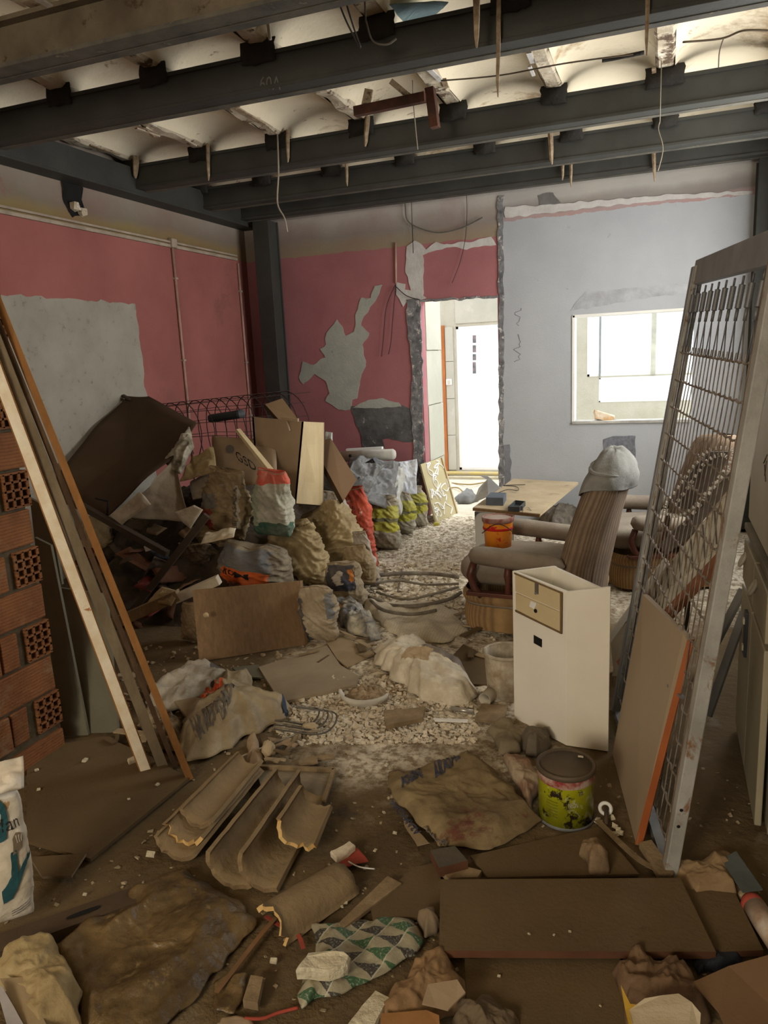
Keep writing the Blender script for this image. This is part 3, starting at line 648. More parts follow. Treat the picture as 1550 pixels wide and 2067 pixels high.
for (x0, y0, x1, y1, w, Y), wh in zip(stubs, where):
    if y0 > 30: Y = min([y_-0.095 for y_ in BY], key=lambda q: abs(AY(x0, y0, q).z-2.86))
    a, b = AY(x0, y0, Y), AY(x1, y1, Y); a.z = 2.95; s_ = mpp(Y)*w/2
    pts = [a.lerp(b, t) + Vector((nz((t*5, x0, 0), 1), 0, 0))*0.01*t for t in (0, 0.3, 0.6, 0.85, 1)]
    mb = MB(); mb.tube(pts, s_, 6, rr=[s_, s_*1.05, s_*0.9, s_*0.7, s_*0.25])
    tag(mb.build('lath_stub', m_stub, shade=False), 'pale broken lath stub on the ceiling, ' + wh, 'lath')
cable([AY(561, 288, 4.72)+Vector((0,0,.03)), AY(562, 350, 4.72), AY(560, 410, 4.72), AY(574, 440, 4.72), AY(580, 468, 4.72)], 0.0055, m_wire, 'pale bent wire hanging left of centre below the beams')
cable([AY(522, 0, 3.1), AY(524, 22, 3.1), AY(540, 45, 3.1), AY(545, 80, 3.1)], 0.008, m_wire, 'pale strip dangling at the top edge of the photo')
cable([AY(834, 205, 4.4), AY(838, 250, 4.4), AY(843, 302, 4.4)], 0.003, m_wire, 'thin pale wire hanging in front of the third beam')
cable([AY(1332, 245, 4.6), AY(1329, 262, 4.6), AY(1338, 300, 4.6), AY(1328, 345, 4.6)], 0.003, m_wire, 'curved pale wire in front of the fourth beam at right')
cable([F(890, 163, 2.9), F(1010, 152, 2.9), F(1140, 128, 2.9), F(1290, 108, 2.9)], 0.004, mat('brown wire', (0.12, 0.09, 0.06), bump=0), 'brown wire strung across two joists with black taped joints')
cable([F(1215, 122, 2.9), F(1240, 118, 2.9), F(1300, 106, 2.9)], 0.010, m_black, 'black taped joint on the brown wire under the ceiling')
cable([F(1378, 85, 2.9), F(1455, 78, 2.9), F(1500, 62, 2.9), F(1555, 62, 2.9)], 0.005, MATS['brown wire'], 'brown wire running right from the right-hand joist')
cable([F(1460, 78, 2.9), F(1452, 105, 2.9), F(1450, 140, 2.9)], 0.003, MATS['brown wire'], 'short brown branch wire at the upper right')
cable([AY(682, 0, 3.0), AY(700, 45, 3.05), AY(727, 98, 3.1)], 0.004, m_wire_d, 'dark wire hanging at top centre, left of the pair')
cable([AY(697, 0, 3.0), AY(712, 50, 3.05), AY(728, 96, 3.1)], 0.004, m_wire_d, 'dark wire hanging at top centre, right of the pair')
cable([AY(738, 40, 3.3), AY(752, 82, 3.3), AY(780, 90, 3.3), AY(800, 78, 3.3)], 0.004, MATS['grey cable'], 'looped grey cable over the second beam at top centre')

# ================================================================ OBJECT MATERIALS
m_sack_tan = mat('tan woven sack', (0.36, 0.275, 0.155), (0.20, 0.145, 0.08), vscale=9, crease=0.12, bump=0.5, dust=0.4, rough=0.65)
m_sack_olive = mat('olive tan sack', (0.43, 0.335, 0.18), (0.25, 0.185, 0.09), vscale=8, crease=0.12, bump=0.5, dust=0.3, rough=0.6)
m_sack_dark = mat('dark brown sack', (0.14, 0.10, 0.065), (0.07, 0.05, 0.035), vscale=7, crease=0.12, bump=0.5, dust=0.5)  # darkest brown of the sack tones
m_sack_red = mat('tan sack with red print', (0.34, 0.26, 0.15), (0.20, 0.145, 0.08), vscale=9, crease=0.12, bump=0.5, zones=((0.28, 0.48, 0.10, 0.46, (0.30, 0.04, 0.03)), (0.30, 0.50, 0.46, 0.66, (0.15, 0.15, 0.14)), (0.62, 0.66, 0.2, 0.8, (0.5, 0.48, 0.42))))
m_sack_green = mat('white and green sack with red top', (0.52, 0.50, 0.40), (0.34, 0.33, 0.25), vscale=9, crease=0.12, bump=0.5, zones=((0.0, 1.0, 0.80, 1.2, (0.62, 0.08, 0.045)), (0.22, 0.78, -0.1, 0.22, (0.03, 0.10, 0.07)), (0.25, 0.42, 0.15, 0.80, (0.30, 0.35, 0.25))))
m_sack_rdor = mat('red orange sack', (0.52, 0.085, 0.04), (0.30, 0.05, 0.03), vscale=9, crease=0.12, bump=0.5, rough=0.55, spots=[(12, 0.60, 0.66, (0.45, 0.30, 0.22))])
m_sack_yel = mat('white sack with yellow print', (0.48, 0.45, 0.38), (0.30, 0.27, 0.20), vscale=9, crease=0.12, bump=0.5, zones=((0.2, 0.8, 0.35, 0.80, (0.44, 0.42, 0.05)), (0.2, 0.8, 0.52, 0.58, (0.12, 0.12, 0.05))))
m_sack_navy = mat('sack with navy and orange print', (0.42, 0.36, 0.25), (0.24, 0.19, 0.12), vscale=9, crease=0.12, bump=0.5, zones=((0.36, 0.66, 0.38, 0.92, (0.035, 0.045, 0.075)), (0.58, 0.64, 0.55, 0.80, (0.60, 0.20, 0.03)), (0.46, 0.52, 0.50, 0.80, (0.5, 0.47, 0.4))))
m_sack_beige = mat('beige sack with navy side', (0.46, 0.39, 0.28), (0.28, 0.22, 0.14), vscale=9, crease=0.12, bump=0.5, zones=((0.30, 0.40, 0.0, 0.8, (0.04, 0.05, 0.07)), (0.60, 0.72, 0.45, 0.9, (0.16, 0.18, 0.2))))
m_sack_orange = mat('grey sack with orange panel', (0.30, 0.25, 0.17), (0.16, 0.13, 0.09), vscale=9, crease=0.12, bump=0.5, zones=((0.34, 0.60, 0.05, 0.55, (0.75, 0.13, 0.015)), (0.28, 0.62, 0.56, 0.95, (0.16, 0.165, 0.17)), (0.42, 0.50, 0.05, 0.26, (0.12, 0.05, 0.03))))
m_sack_grey = mat('grey beige plastic sack', (0.42, 0.38, 0.32), (0.24, 0.20, 0.16), vscale=9, crease=0.12, bump=0.5, rough=0.5)
m_plastic_g = mat('grey plastic film', (0.26, 0.26, 0.255), (0.13, 0.13, 0.125), vscale=8, crease=0.12, bump=0.5, rough=0.35, transl=0.2)
m_plastic_w = mat('white plastic film', (0.66, 0.66, 0.62), (0.46, 0.45, 0.40), vscale=8, crease=0.12, bump=0.5, rough=0.4, transl=0.25)
m_cement_bag = mat('white paper cement bag', (0.72, 0.68, 0.58), (0.55, 0.48, 0.36), vscale=6, crease=0.06, bump=0.35, rough=0.7, zones=((0.0, 1.0, 0.86, 1.3, (0.82, 0.80, 0.74)), (0.2, 0.6, 0.78, 0.84, (0.42, 0.26, 0.10))))
m_teal = mat('teal print', (0.025, 0.10, 0.12), bump=0.1)
m_ink = mat('navy ink', (0.03, 0.04, 0.09), (0.10, 0.10, 0.12), vscale=20, bump=0)
m_ink2 = mat('grey ink', (0.16, 0.14, 0.12), bump=0)
m_inkk = mat('black ink', (0.02, 0.02, 0.02), bump=0)
m_cream_ink = mat('cream print', (0.62, 0.60, 0.50), bump=0)
m_brownbag = mat('brown plastic sheet', (0.25, 0.17, 0.075), (0.10, 0.063, 0.026), vscale=7, crease=0.10, bump=0.7, rough=0.28, spots=[(6, 0.60, 0.66, (0.36, 0.26, 0.12))], spec=0.5)
m_yelpaper = mat('yellowed paper', (0.42, 0.33, 0.17), (0.27, 0.20, 0.10), vscale=9, crease=0.12, bump=0.5, rough=0.6)
m_papersack = mat('flat paper sack', (0.36, 0.275, 0.145), (0.19, 0.135, 0.07), vscale=5, crease=0.06, bump=0.4, spots=[(3.2, 0.58, 0.64, (0.17, 0.065, 0.04))])
m_board_br = mat('dusty brown board', (0.190, 0.127, 0.060), (0.140, 0.090, 0.042), vscale=3, bump=0.25, spots=[(9, 0.66, 0.70, (0.11, 0.07, 0.04))], dust=0.35, dustc=(0.21, 0.152, 0.075))
m_board_edge = mat('dark red brown edge', (0.14, 0.06, 0.03), bump=0.1)
m_board_tan = mat('tan chipboard', (0.40, 0.31, 0.19), (0.32, 0.24, 0.14), vscale=7, bump=0.1, dust=0.3)
m_wood_lt = mat('pale pine', (0.62, 0.50, 0.30), (0.54, 0.42, 0.24), vscale=3, grain=(14, 14, 1.2), grainc=0.25, bump=0.08)
m_wood_br = mat('brown veneer', (0.27, 0.165, 0.08), (0.22, 0.13, 0.06), vscale=3, grain=(60, 60, 2), grainc=0.45, bump=0.05, rough=0.55)
m_wood_old = mat('weathered wood', (0.34, 0.25, 0.14), (0.20, 0.14, 0.08), vscale=6, grain=(30, 30, 4), grainc=0.5, bump=0.4)
m_wood_or = mat('orange brown wood edge', (0.42, 0.20, 0.065), (0.30, 0.135, 0.04), grain=(30, 30, 3), grainc=0.4, bump=0.3)
m_wood_gr = mat('grey brown plank face', (0.24, 0.19, 0.125), (0.17, 0.13, 0.08), grain=(30, 30, 3), grainc=0.4, bump=0.3)
m_card_dk2 = mat('very dark brown wood', (0.06, 0.035, 0.02), (0.12, 0.07, 0.035), grain=(30, 30, 3), bump=0.3)
m_whiteedge = mat('chipped white paint edge', (0.86, 0.80, 0.66), (0.74, 0.62, 0.44), vscale=12, bump=0.3, spots=[(9, 0.63, 0.66, (0.42, 0.17, 0.06))])
m_greenpan = mat('grey green panel', (0.21, 0.20, 0.14), (0.16, 0.15, 0.105), vscale=3, bump=0.1)
m_card = mat('brown cardboard', (0.27, 0.165, 0.085), (0.20, 0.12, 0.06), vscale=4, bump=0.1)
m_card_dk = mat('dark brown cardboard', (0.115, 0.070, 0.035), (0.09, 0.052, 0.027), vscale=2.5, bump=0.08)
m_card_lt = mat('tan cardboard', (0.36, 0.27, 0.175), (0.30, 0.215, 0.135), vscale=4, bump=0.08)
m_clay = mat('dusty clay tile', (0.30, 0.215, 0.115), (0.18, 0.12, 0.062), vscale=9, bump=0.5, bscale=40, spots=[(5, 0.6, 0.66, (0.14, 0.10, 0.07))], dust=0.5, dustc=(0.36, 0.27, 0.15))
m_clay_brk = mat('fresh clay break', (0.72, 0.50, 0.20), (0.55, 0.35, 0.14), bump=0.4, vscale=20)
m_foam = mat('white foam slab', (0.66, 0.61, 0.46), (0.52, 0.46, 0.32), vscale=14, bump=0.8, bscale=50)
m_stone = mat('chalky stone', (0.48, 0.39, 0.25), (0.34, 0.26, 0.16), vscale=9, bump=0.7, bscale=25)
m_chalk = mat('plaster rubble', (0.76, 0.69, 0.55), (0.46, 0.38, 0.27), vscale=14, bump=0.6, bscale=30)
m_gal = mat('hazed galvanised steel', (0.25, 0.26, 0.265), (0.17, 0.175, 0.175), vscale=5, bump=0.15, rough=0.55, metal=0.25, spots=[(7, 0.66, 0.7, (0.22, 0.12, 0.07))])  # blue-grey cast of haze mixed into the steel colour
m_grime = mat('brown steel channel', (0.13, 0.09, 0.055), (0.09, 0.06, 0.04), bump=0.15, rough=0.6)
m_cord = mat('brown striped corduroy', (0.30, 0.215, 0.145), (0.17, 0.12, 0.08), vscale=5, stripes=(300, 0.65, 0), bump=0.3, bscale=200, rough=0.95)
m_cord_dk = mat('dusty brown upholstery', (0.21, 0.165, 0.12), (0.15, 0.115, 0.085), vscale=5, bump=0.3, bscale=150, rough=0.95, dust=0.7, dustc=(0.36, 0.32, 0.26))
m_cord_skirt = mat('ochre striped upholstery', (0.42, 0.27, 0.12), (0.28, 0.17, 0.08), vscale=5, stripes=(380, 0.6, 0), bump=0.3, bscale=200, rough=0.95)
m_blanket = mat('grey fleece', (0.30, 0.30, 0.28), (0.20, 0.20, 0.185), vscale=9, bump=0.4, bscale=120, rough=1.0)
m_mahog = mat('dark mahogany', (0.12, 0.04, 0.025), (0.08, 0.028, 0.018), bump=0.05, rough=0.4)
m_cab = mat('cream cabinet', (0.50, 0.45, 0.32), (0.42, 0.37, 0.25), vscale=3, bump=0.05, rough=0.5)
m_cab2 = mat('pale cabinet upper', (0.62, 0.58, 0.46), (0.54, 0.50, 0.38), vscale=3, bump=0.05, rough=0.5)
m_dkgrey = mat('dark grey plastic', (0.05, 0.055, 0.06), bump=0.05, rough=0.5)
m_redp = mat('faded red plastic', (0.40, 0.07, 0.045), (0.25, 0.05, 0.03), bump=0.1)
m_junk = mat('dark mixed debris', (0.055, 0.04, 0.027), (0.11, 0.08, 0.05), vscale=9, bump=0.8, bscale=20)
m_burlap = mat('burlap cloth', (0.74, 0.66, 0.50), (0.50, 0.43, 0.31), vscale=6, stripes=(420, 0.18, 3), bump=0.6, bscale=150)

def decal(poly, fn, m, parent, name='print_shape', lift=0.0035):
    """flat printed shape with outline in (u,v), laid on a surface function"""
    import bmesh
    bm = bmesh.new(); vs_ = [bm.verts.new((u, v, 0)) for u, v in poly]; bm.faces.new(vs_)
    bmesh.ops.triangulate(bm, faces=bm.faces)
    for _ in range(4): bmesh.ops.subdivide_edges(bm, edges=[e for e in bm.edges if e.calc_length() > 0.035], cuts=1)
    bmesh.ops.triangulate(bm, faces=bm.faces)
    out = []
    for v in bm.verts:
        u, w = v.co.x, v.co.y; p = fn(u, w); e = 0.004; n = (fn(u+e, w)-p).cross(fn(u, w+e)-p); n = n.normalized() if n.length > 1e-12 else Vector((0, -1, 0))
        if n.dot(EYE-p) < 0: n = -n
        out.append(p+n*lift)
    bm.verts.index_update(); mb = MB(); mb.add(out, [[v.index for v in f.verts] for f in bm.faces]); bm.free()
    return mb.build(name, m, parent)

def sack_fn(base, w, d, h, lean=0.0, pitch=0.0, yaw=0.0, top=0.55, seed=0.0, amp=0.018, wr=0.006, pillow=1.0, sag=0.0):
    U = Vector((math.sin(R3(lean)), math.sin(R3(pitch)), math.cos(R3(lean)) * math.cos(R3(pitch)))).normalized()
    A = Vector((math.cos(R3(yaw)), math.sin(R3(yaw)), 0)); A = (A - U*A.dot(U)).normalized(); D = U.cross(A)
    def fn(u, v):
        a = -math.pi/2 + 2*math.pi*(u-0.5)                     # u = 0.5 faces the camera side (-D)
        ca, sa = math.cos(a), math.sin(a); n = 2/2.7
        x = math.copysign(abs(ca)**n, ca)*w/2; y = math.copysign(abs(sa)**n, sa)*d/2
        t = abs(2*v-1); pd = (1 - t**(3.2 if pillow else 8))**0.5
        if v > 0.5: pd *= 1 - (1-top)*((v-0.5)*2)**1.5
        pw = 1 - 0.12*t**4 - (0.35*(1-top))*max(0, (v-0.55)/0.45)**1.5; pw *= 1 + sag*(0.5-v)
        pd = max(pd, 0.06); z = h*v
        q = base + A*(x*pw) + D*(y*pd) + U*z
        s = q + Vector((seed*2.3, seed*1.1, seed*0.7))
        rad = (A*x/(w/2) + D*y/(d/2)); rad = rad.normalized() if rad.length > 1e-6 else D
        hs = Vector((s.x*3.2, s.y*3.2, s.z*13 + 2.5*(x/w) + 2.0*noise.noise(s*3)))
        dv = amp*(1.1*ridge(s, 5.5, 3) - 0.5 + 0.5*(vcell(s, 10)-0.4)) + amp*1.2*noise.noise(s*4.5) + (amp*0.35 + wr)*(ridge(hs, 1.6, 2)-0.5)*1.3
        dv += amp*0.30*(ridge(s, 24, 2)-0.5)
        return q + rad*dv*(0.35 + 0.65*min(1, pd*1.5)) + U*(amp*1.6*noise.noise(s*8)*(1 if v > 0.93 else 0.2))
    return fn
def sack(xc, yb, yt, wpx, Y, m, label, lean=0, pitch=0, yaw=0, top=0.55, dr=0.62, group=None, amp=0.024, wr=0.005, name='rubble_sack', floor=False, nu=96, nv=72, seed=None, sag=0.0, cat='sack'):
    if floor: b = F(xc, yb); Y = b.y
    k = mpp(Y, xc); w = wpx*k*1.08; h = (yb-yt)*k*1.06; d = w*dr
    b = AY(xc, yb, Y + d*0.5) if not floor else b + Vector((0, d*0.42, 0))
    if floor: b.z = 0.005
    seed = xc*0.01 + yb*0.003 if seed is None else seed
    fn = sack_fn(b, w, d, h, lean, pitch, yaw, top, seed, amp*min(1.3, w/0.25), wr, sag=sag)
    mb = MB(); mb.grid(fn, nu, nv, closed_u=True); 
    o = thing(name, b, label, cat, group)
    n = len(mb.v); c0, c1 = fn(0.25, 0).lerp(fn(0.75, 0), 0.5), fn(0.25, 1).lerp(fn(0.75, 1), 0.5)
    mb.v += [c0, c1]; mb.uv[n] = (0.5, 0); mb.uv[n+1] = (0.5, 1)
    for i in range(nu):
        mb.f.append([n, (i+1) % nu, i]); mb.m.append(0); mb.smooth.add(len(mb.f)-1)
        mb.f.append([n+1, nv*nu+i, nv*nu+(i+1) % nu]); mb.m.append(0); mb.smooth.add(len(mb.f)-1)
    mb.build('sack_body', m, o)
    mb = MB(); mb.tube([fn(u, 0.975) for u in [0.27+0.46*i/24 for i in range(25)]], 0.0035, 5); mb.build('top_seam', m_stub, o)
    return o, fn
def flat(name, pxs, z, th, m, label, cat, parent=None, conv=None, jagged=0.0, mside=None, seed=0.0, group=None, tilt=None):
    """a board lying on something: outline traced on its own height, real thickness downwards"""
    pts = []
    for i, (x, y) in enumerate(pxs):
        if conv: x, y = conv(x, y)
        pts.append(F(x, y, z if tilt is None else z + tilt[i]))
    if jagged: pts = jag(pts, 0.025, jagged, seed)
    mb = MB(); ms = [m] if mside is None else [m, mside]
    a = sum(((pts[i].x*pts[(i+1) % len(pts)].y - pts[(i+1) % len(pts)].x*pts[i].y) for i in range(len(pts))))
    if a < 0: pts = pts[::-1]
    mb.prism(pts, (0, 0, -th), 0, None if mside is None else 1)
    o = mb.build(name, ms, parent)
    if label: tag(o, label, cat, group)
    return o
def crumpled(name, pxs, m, label, cat, amp=0.02, dome=0.0, z=0.0, conv=None, seed=None, sc=9.0, solid=0.002, rings=18, N=96, group=None, lift=0.004):
    pts = [F(*(conv(x, y) if conv else (x, y)), z) for x, y in pxs]
    seed = pxs[0][0]*0.013 if seed is None else seed
    mb = blob_sheet(pts, amp, sc=sc, seed=seed, rings=rings, N=N, dome=dome, lift=lift)
    o = mb.build(name, m, None, solid=solid)
    if label: tag(o, label, cat, group)
    from mathutils.bvhtree import BVHTree
    tree = BVHTree.FromPolygons([tuple(v) for v in mb.v], mb.f)
    def drape(x, y):
        p = F(x, y, z); h = tree.ray_cast(Vector((p.x, p.y, 3)), Vector((0, 0, -1)))
        zz = h[0].z if h[0] is not None else z + 0.01
        p = F(x, y, zz); h = tree.ray_cast(Vector((p.x, p.y, 3)), Vector((0, 0, -1)))
        return Vector((p.x, p.y, h[0].z if h[0] is not None else zz))
    return o, drape
def dtext(txt, drape, pa, pb, hpx, name, m, parent, bold=0.02, lift=0.004):
    """lettering draped from pixel point pa to pb, hpx tall to the upper-left of that line"""
    ax, ay = pa; bx, by = pb; L = math.hypot(bx-ax, by-ay); nx_, ny_ = (by-ay)/L, -(bx-ax)/L
    return text_on(txt, lambda u, v: drape(ax+(bx-ax)*u+nx_*hpx*v, ay+(by-ay)*u+ny_*hpx*v), 0, 0, 1, 1, name, m, parent, bold=bold, lift=lift)
zA = lambda x, y: (x/2.981, 1480 + y/2.981)            # photo crops the outlines were read in
zB = lambda x, y: (400 + x/2.981, 1550 + y/2.981)
zC = lambda x, y: (880 + x/2.313, 1600 + y/2.313)
zD = lambda x, y: (780 + x/4.697, 1500 + y/4.697)
zE = lambda x, y: (350 + x/5.741, 1340 + y/5.741)
zG = lambda x, y: (650 + x/4.43, 1280 + y/4.43)
zH = lambda x, y: (600 + x/3.444, 850 + y/3.444)

# ================================================================ LEFT: brick pier, planks, panels
pier = thing('wall_brick_pier', (-2.28, 1.6, 0), 'x', 'x'); del pier['label']; del pier['category']; pier['kind'] = 'structure'
XP, Y0P, Y1P, CH = -2.2, 0.7, 2.10, 0.145
mb = MB(); mb.box((XP-0.085, (Y0P+Y1P)/2-0.01, 1.03), (0.14, Y1P-Y0P-0.03, 2.06)); mb.build('mortar_core', m_mortar, pier)
def hollow(parent, c, sy, sz, depth=0.10):
    """end of a hollow brick: rim and web lattice with open cells"""
    x1 = XP; mb = MB(); t = 0.008; cy, cz = c
    ny_, nz_ = 3, 4
    for i in range(ny_+1): mb.box((x1-depth/2, cy-sy/2+sy*i/ny_, cz), (depth, t, sz))
    for j in range(nz_+1): mb.box((x1-depth/2, cy, cz-sz/2+sz*j/nz_), (depth, sy+t, t))
    o = mb.build('brick', [m_brick], parent); o['label'] = 'brick laid end-on with open square cells'
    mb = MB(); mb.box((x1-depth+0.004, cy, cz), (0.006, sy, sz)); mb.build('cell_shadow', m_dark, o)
first = {}
rb = random.Random(3)
for k in range(14):
    zc = 0.035 + CH*k
    if k % 2:
        hollow(pier, (Y1P-0.062, zc), 0.105, 0.125)
        y = Y1P - 0.155; lens = [0.085, 0.13, 0.29, 0.29, 0.29, 0.29]
    else:
        y = Y1P - rb.uniform(0, 0.012); lens = [0.29]*5
    for L_ in lens:
        if y - L_ < Y0P: L_ = y - Y0P
        if L_ < 0.04: break
        mb = MB(); mb.box((XP-0.05+rb.uniform(-0.006, 0.004), y-L_/2, zc), (0.10, L_-0.014, (CH-0.014) if zc > 0.06 else 0.10), jit=0.002); mb.build('brick', m_brick, pier, bevel=0.004)
        y -= L_
lean = lambda bx, by, tx, ty, X=-2.10: (F(bx, by), AX(tx, ty, X))
planks = [((296, 1562), (2, 772), 0.043, 0.09, m_whiteedge, m_wood_or, 'long leaning plank with chipped white painted edge, nearest the camera', 0.0),
          ((330, 1552), (18, 752), 0.036, 0.03, m_wood_gr, m_wood_gr, 'grey-brown leaning plank right beside the white-edged one', 0.03),
          ((355, 1553), (31, 738), 0.018, 0.02, m_card_dk2, m_card_dk2, 'thin dark brown leaning lath between the grey-brown and orange planks', 0.04),
          ((384, 1576), (42, 722), 0.025, 0.03, m_wood_or, m_wood_old, 'orange-brown leaning plank, farthest right of the bundle', 0.06)]
for (pb, pt, w, dp, me_, mf, lab, dx) in planks:
    a, b = F(*pb), AX(*pt, -2.05); b = a + (b-a)*1.45; d = (b-a).normalized()
    lim = -2.115
    if b.x < lim: t = (lim-a.x)/(b.x-a.x); b = a + (b-a)*t
    v = (EYE-(a+b)/2).normalized(); sd = d.cross(v).normalized(); v2 = sd.cross(d).normalized()
    o = thing('plank', a, lab, 'plank')
    dv = -v2*dp/2; a = a + Vector((0, 0, 0.004))
    mb = MB(); mb.bar(a+dv, b+dv, dp, w, up=sd); mb.build('plank_body', mf, o, bevel=0.002)
    mb = MB(); mb.bar(a+dv+v2*(dp/2+0.0015), b+dv+v2*(dp/2+0.0015), 0.003, w*(0.80 if me_ is m_whiteedge else 1.0), up=sd); mb.build('painted_edge' if me_ is m_whiteedge else 'sawn_edge', me_, o)
for nm, pp, Yt, lab in (('panel', [(121, 1187), (215, 1200), (238, 1478), (178, 1480)], 2.42, 'grey-green panel leaning beside the brick pier, lower and nearer the planks'),
                 ('panel', [(70, 1085), (102, 1101), (178, 1484), (125, 1486)], 2.30, 'tall narrow grey-green panel against the brick pier end'),
                 ('panel', [(60, 1005), (99, 1026), (125, 1180), (80, 1180)], 2.42, 'dark grey-green panel piece highest behind the brick pier')):
    pts = []
    for i, (x, y) in enumerate(pp):
        p = AY(x, y, Yt - (0.06 if i > 1 else 0)); pts.append(p)
    if pp[2][1] > 1400:
        for i in (2, 3): pts[i] = F(*pp[i])
    mb = MB(); mb.prism(pts, (0.0, 0.012, 0.0)); tag(mb.build('leaning_panel', m_greenpan), lab, 'panel')
# ---- foreground left
flat('floor_board', [(54, 1515), (130, 1500), (210, 1486), (300, 1525), (381, 1570), (183, 1733), (54, 1697)], 0.016, 0.012, m_board_br, 'large dusty brown sheet on the floor below the leaning planks', 'board')
flat('board_offcut', [(60, 1730), (174, 1722), (144, 1768), (85, 1769)], 0.03, 0.008, m_board_br, 'small dark four-sided offcut beside the white cement bag', 'board', tilt=(-0.012, 0.004, 0.0, -0.012), mside=m_wood_gr)
a, b = F(-60, 1925, 0.03), F(283, 1803, 0.03)
o = thing('metal_channel', (a+b)/2-Vector((0, 0, 0.03)), 'brown steel channel with a slot lying diagonally at bottom left', 'channel')
mb = MB(); mb.bar(a, b, 0.07, 0.004); mb.build('top_face', m_grime, o)
dirn = (b-a).normalized(); pr = dirn.cross(Vector((0, 0, 1)))
mb = MB(); mb.bar(a+pr*0.033-Vector((0, 0, 0.014)), b+pr*0.033-Vector((0, 0, 0.014)), 0.004, 0.028); mb.build('channel_lip', m_grime, o)
c_ = F(169, 1842, 0.034); mb = MB(); mb.prism([c_+dirn*math.cos(t)*(0.036)+Vector((dirn.x, dirn.y, 0))*(0.008 if math.cos(t) > 0 else -0.008)+pr*math.sin(t)*0.008 for t in [i*math.pi/8 for i in range(16)]], (0, 0, 0.0015)); mb.build('slot', m_dark, o)
crumpled('plastic_sheet', [(369, 1762), (440, 1800), (505, 1836), (522, 1868), (440, 1965), (330, 2070), (230, 2160), (170, 2120), (150, 2010), (95, 1945), (130, 1895), (190, 1868), (250, 1815), (290, 1788)], m_brownbag, 'large crumpled dirty brown plastic sheet at bottom left', 'sheet', amp=0.030, dome=0.0, sc=8, rings=44, N=150)
crumpled('crumpled_paper', [(0, 1955), (40, 1915), (85, 1912), (120, 1930), (160, 1990), (168, 2090), (100, 2120), (50, 2090), (20, 2020), (-20, 1990)], m_yelpaper, 'torn yellowed paper folded over the corner of the brown plastic', 'paper', amp=0.04, dome=0.035, sc=9, z=0.02, rings=22, N=110)
flat('cardboard_strip', [(0, 1975), (45, 1972), (105, 2090), (70, 2110)], 0.085, 0.004, m_board_tan, 'tan cardboard strip at the bottom left corner', 'cardboard', tilt=(0, 0, -0.02, -0.02))
flat('metal_flashing', [(-10, 1985), (5, 1992), (60, 2090), (20, 2090)], 0.10, 0.003, mat('bright tin', (0.6, 0.6, 0.62), metal=0.5, rough=0.3, bump=0), 'thin shiny metal strip in the bottom left corner', 'metal strip', tilt=(0, 0, -0.03, -0.03))
o, fn = sack(15, 1858, 1490, 124, 1.2, m_cement_bag, 'white paper cement bag with teal print, standing at the left edge', lean=2, floor=False, top=0.8, dr=0.5, amp=0.010, wr=0.0015, nu=90, nv=70, name='cement_bag', yaw=46)
text_on('olan', fn, 0.46, 0.665, 0.64, 0.75, 'printed_lettering', m_inkk, o, bold=-0.005)
decal([(0.50, 0.86), (0.53, 0.87), (0.56, 0.82), (0.565, 0.74), (0.54, 0.62), (0.50, 0.60), (0.52, 0.70), (0.53, 0.78)], fn, m_teal, o)
decal([(0.50, 0.28), (0.54, 0.36), (0.55, 0.52), (0.585, 0.53), (0.58, 0.40), (0.575, 0.36), (0.61, 0.42), (0.66, 0.46), (0.70, 0.475), (0.70, 0.45), (0.65, 0.42), (0.61, 0.36), (0.56, 0.27), (0.53, 0.20), (0.50, 0.18)], fn, m_teal, o)
decal([(0.56, 0.50), (0.63, 0.53), (0.65, 0.57), (0.64, 0.62), (0.60, 0.64), (0.57, 0.60)], fn, mat('grey brown label', (0.25, 0.19, 0.13), bump=0), o)
text_on('III', fn, 0.595, 0.565, 0.64, 0.62, 'printed_bars', m_cream_ink, o)
for q in range(3):
    v0 = 0.06+0.018*q; decal([(0.52, v0), (0.66, v0+0.05), (0.66, v0+0.055), (0.52, v0+0.006)], fn, m_ink2, o, name='print_line')
mb = MB(); c_ = fn(0.5, 1.0).lerp(fn(0.0, 1.0), 0.5)
fo = c_ + Vector((0.01, -0.01, 0.01))
mb2 = crumple_fn([fo+Vector((-0.05, -0.11, -0.04)), fo+Vector((0.085, 0.03, -0.04)), fo+Vector((0.03, 0.09, 0.01)), fo+Vector((-0.10, -0.05, 0.01))], 0.03, 16, 5, 0.02)
mb.grid(mb2, 24, 20); mb.build('folded_top', mat('white paper flap', (0.80, 0.77, 0.70), (0.6, 0.5, 0.36), vscale=8, crease=0.06, bump=0.4), o, solid=0.003)

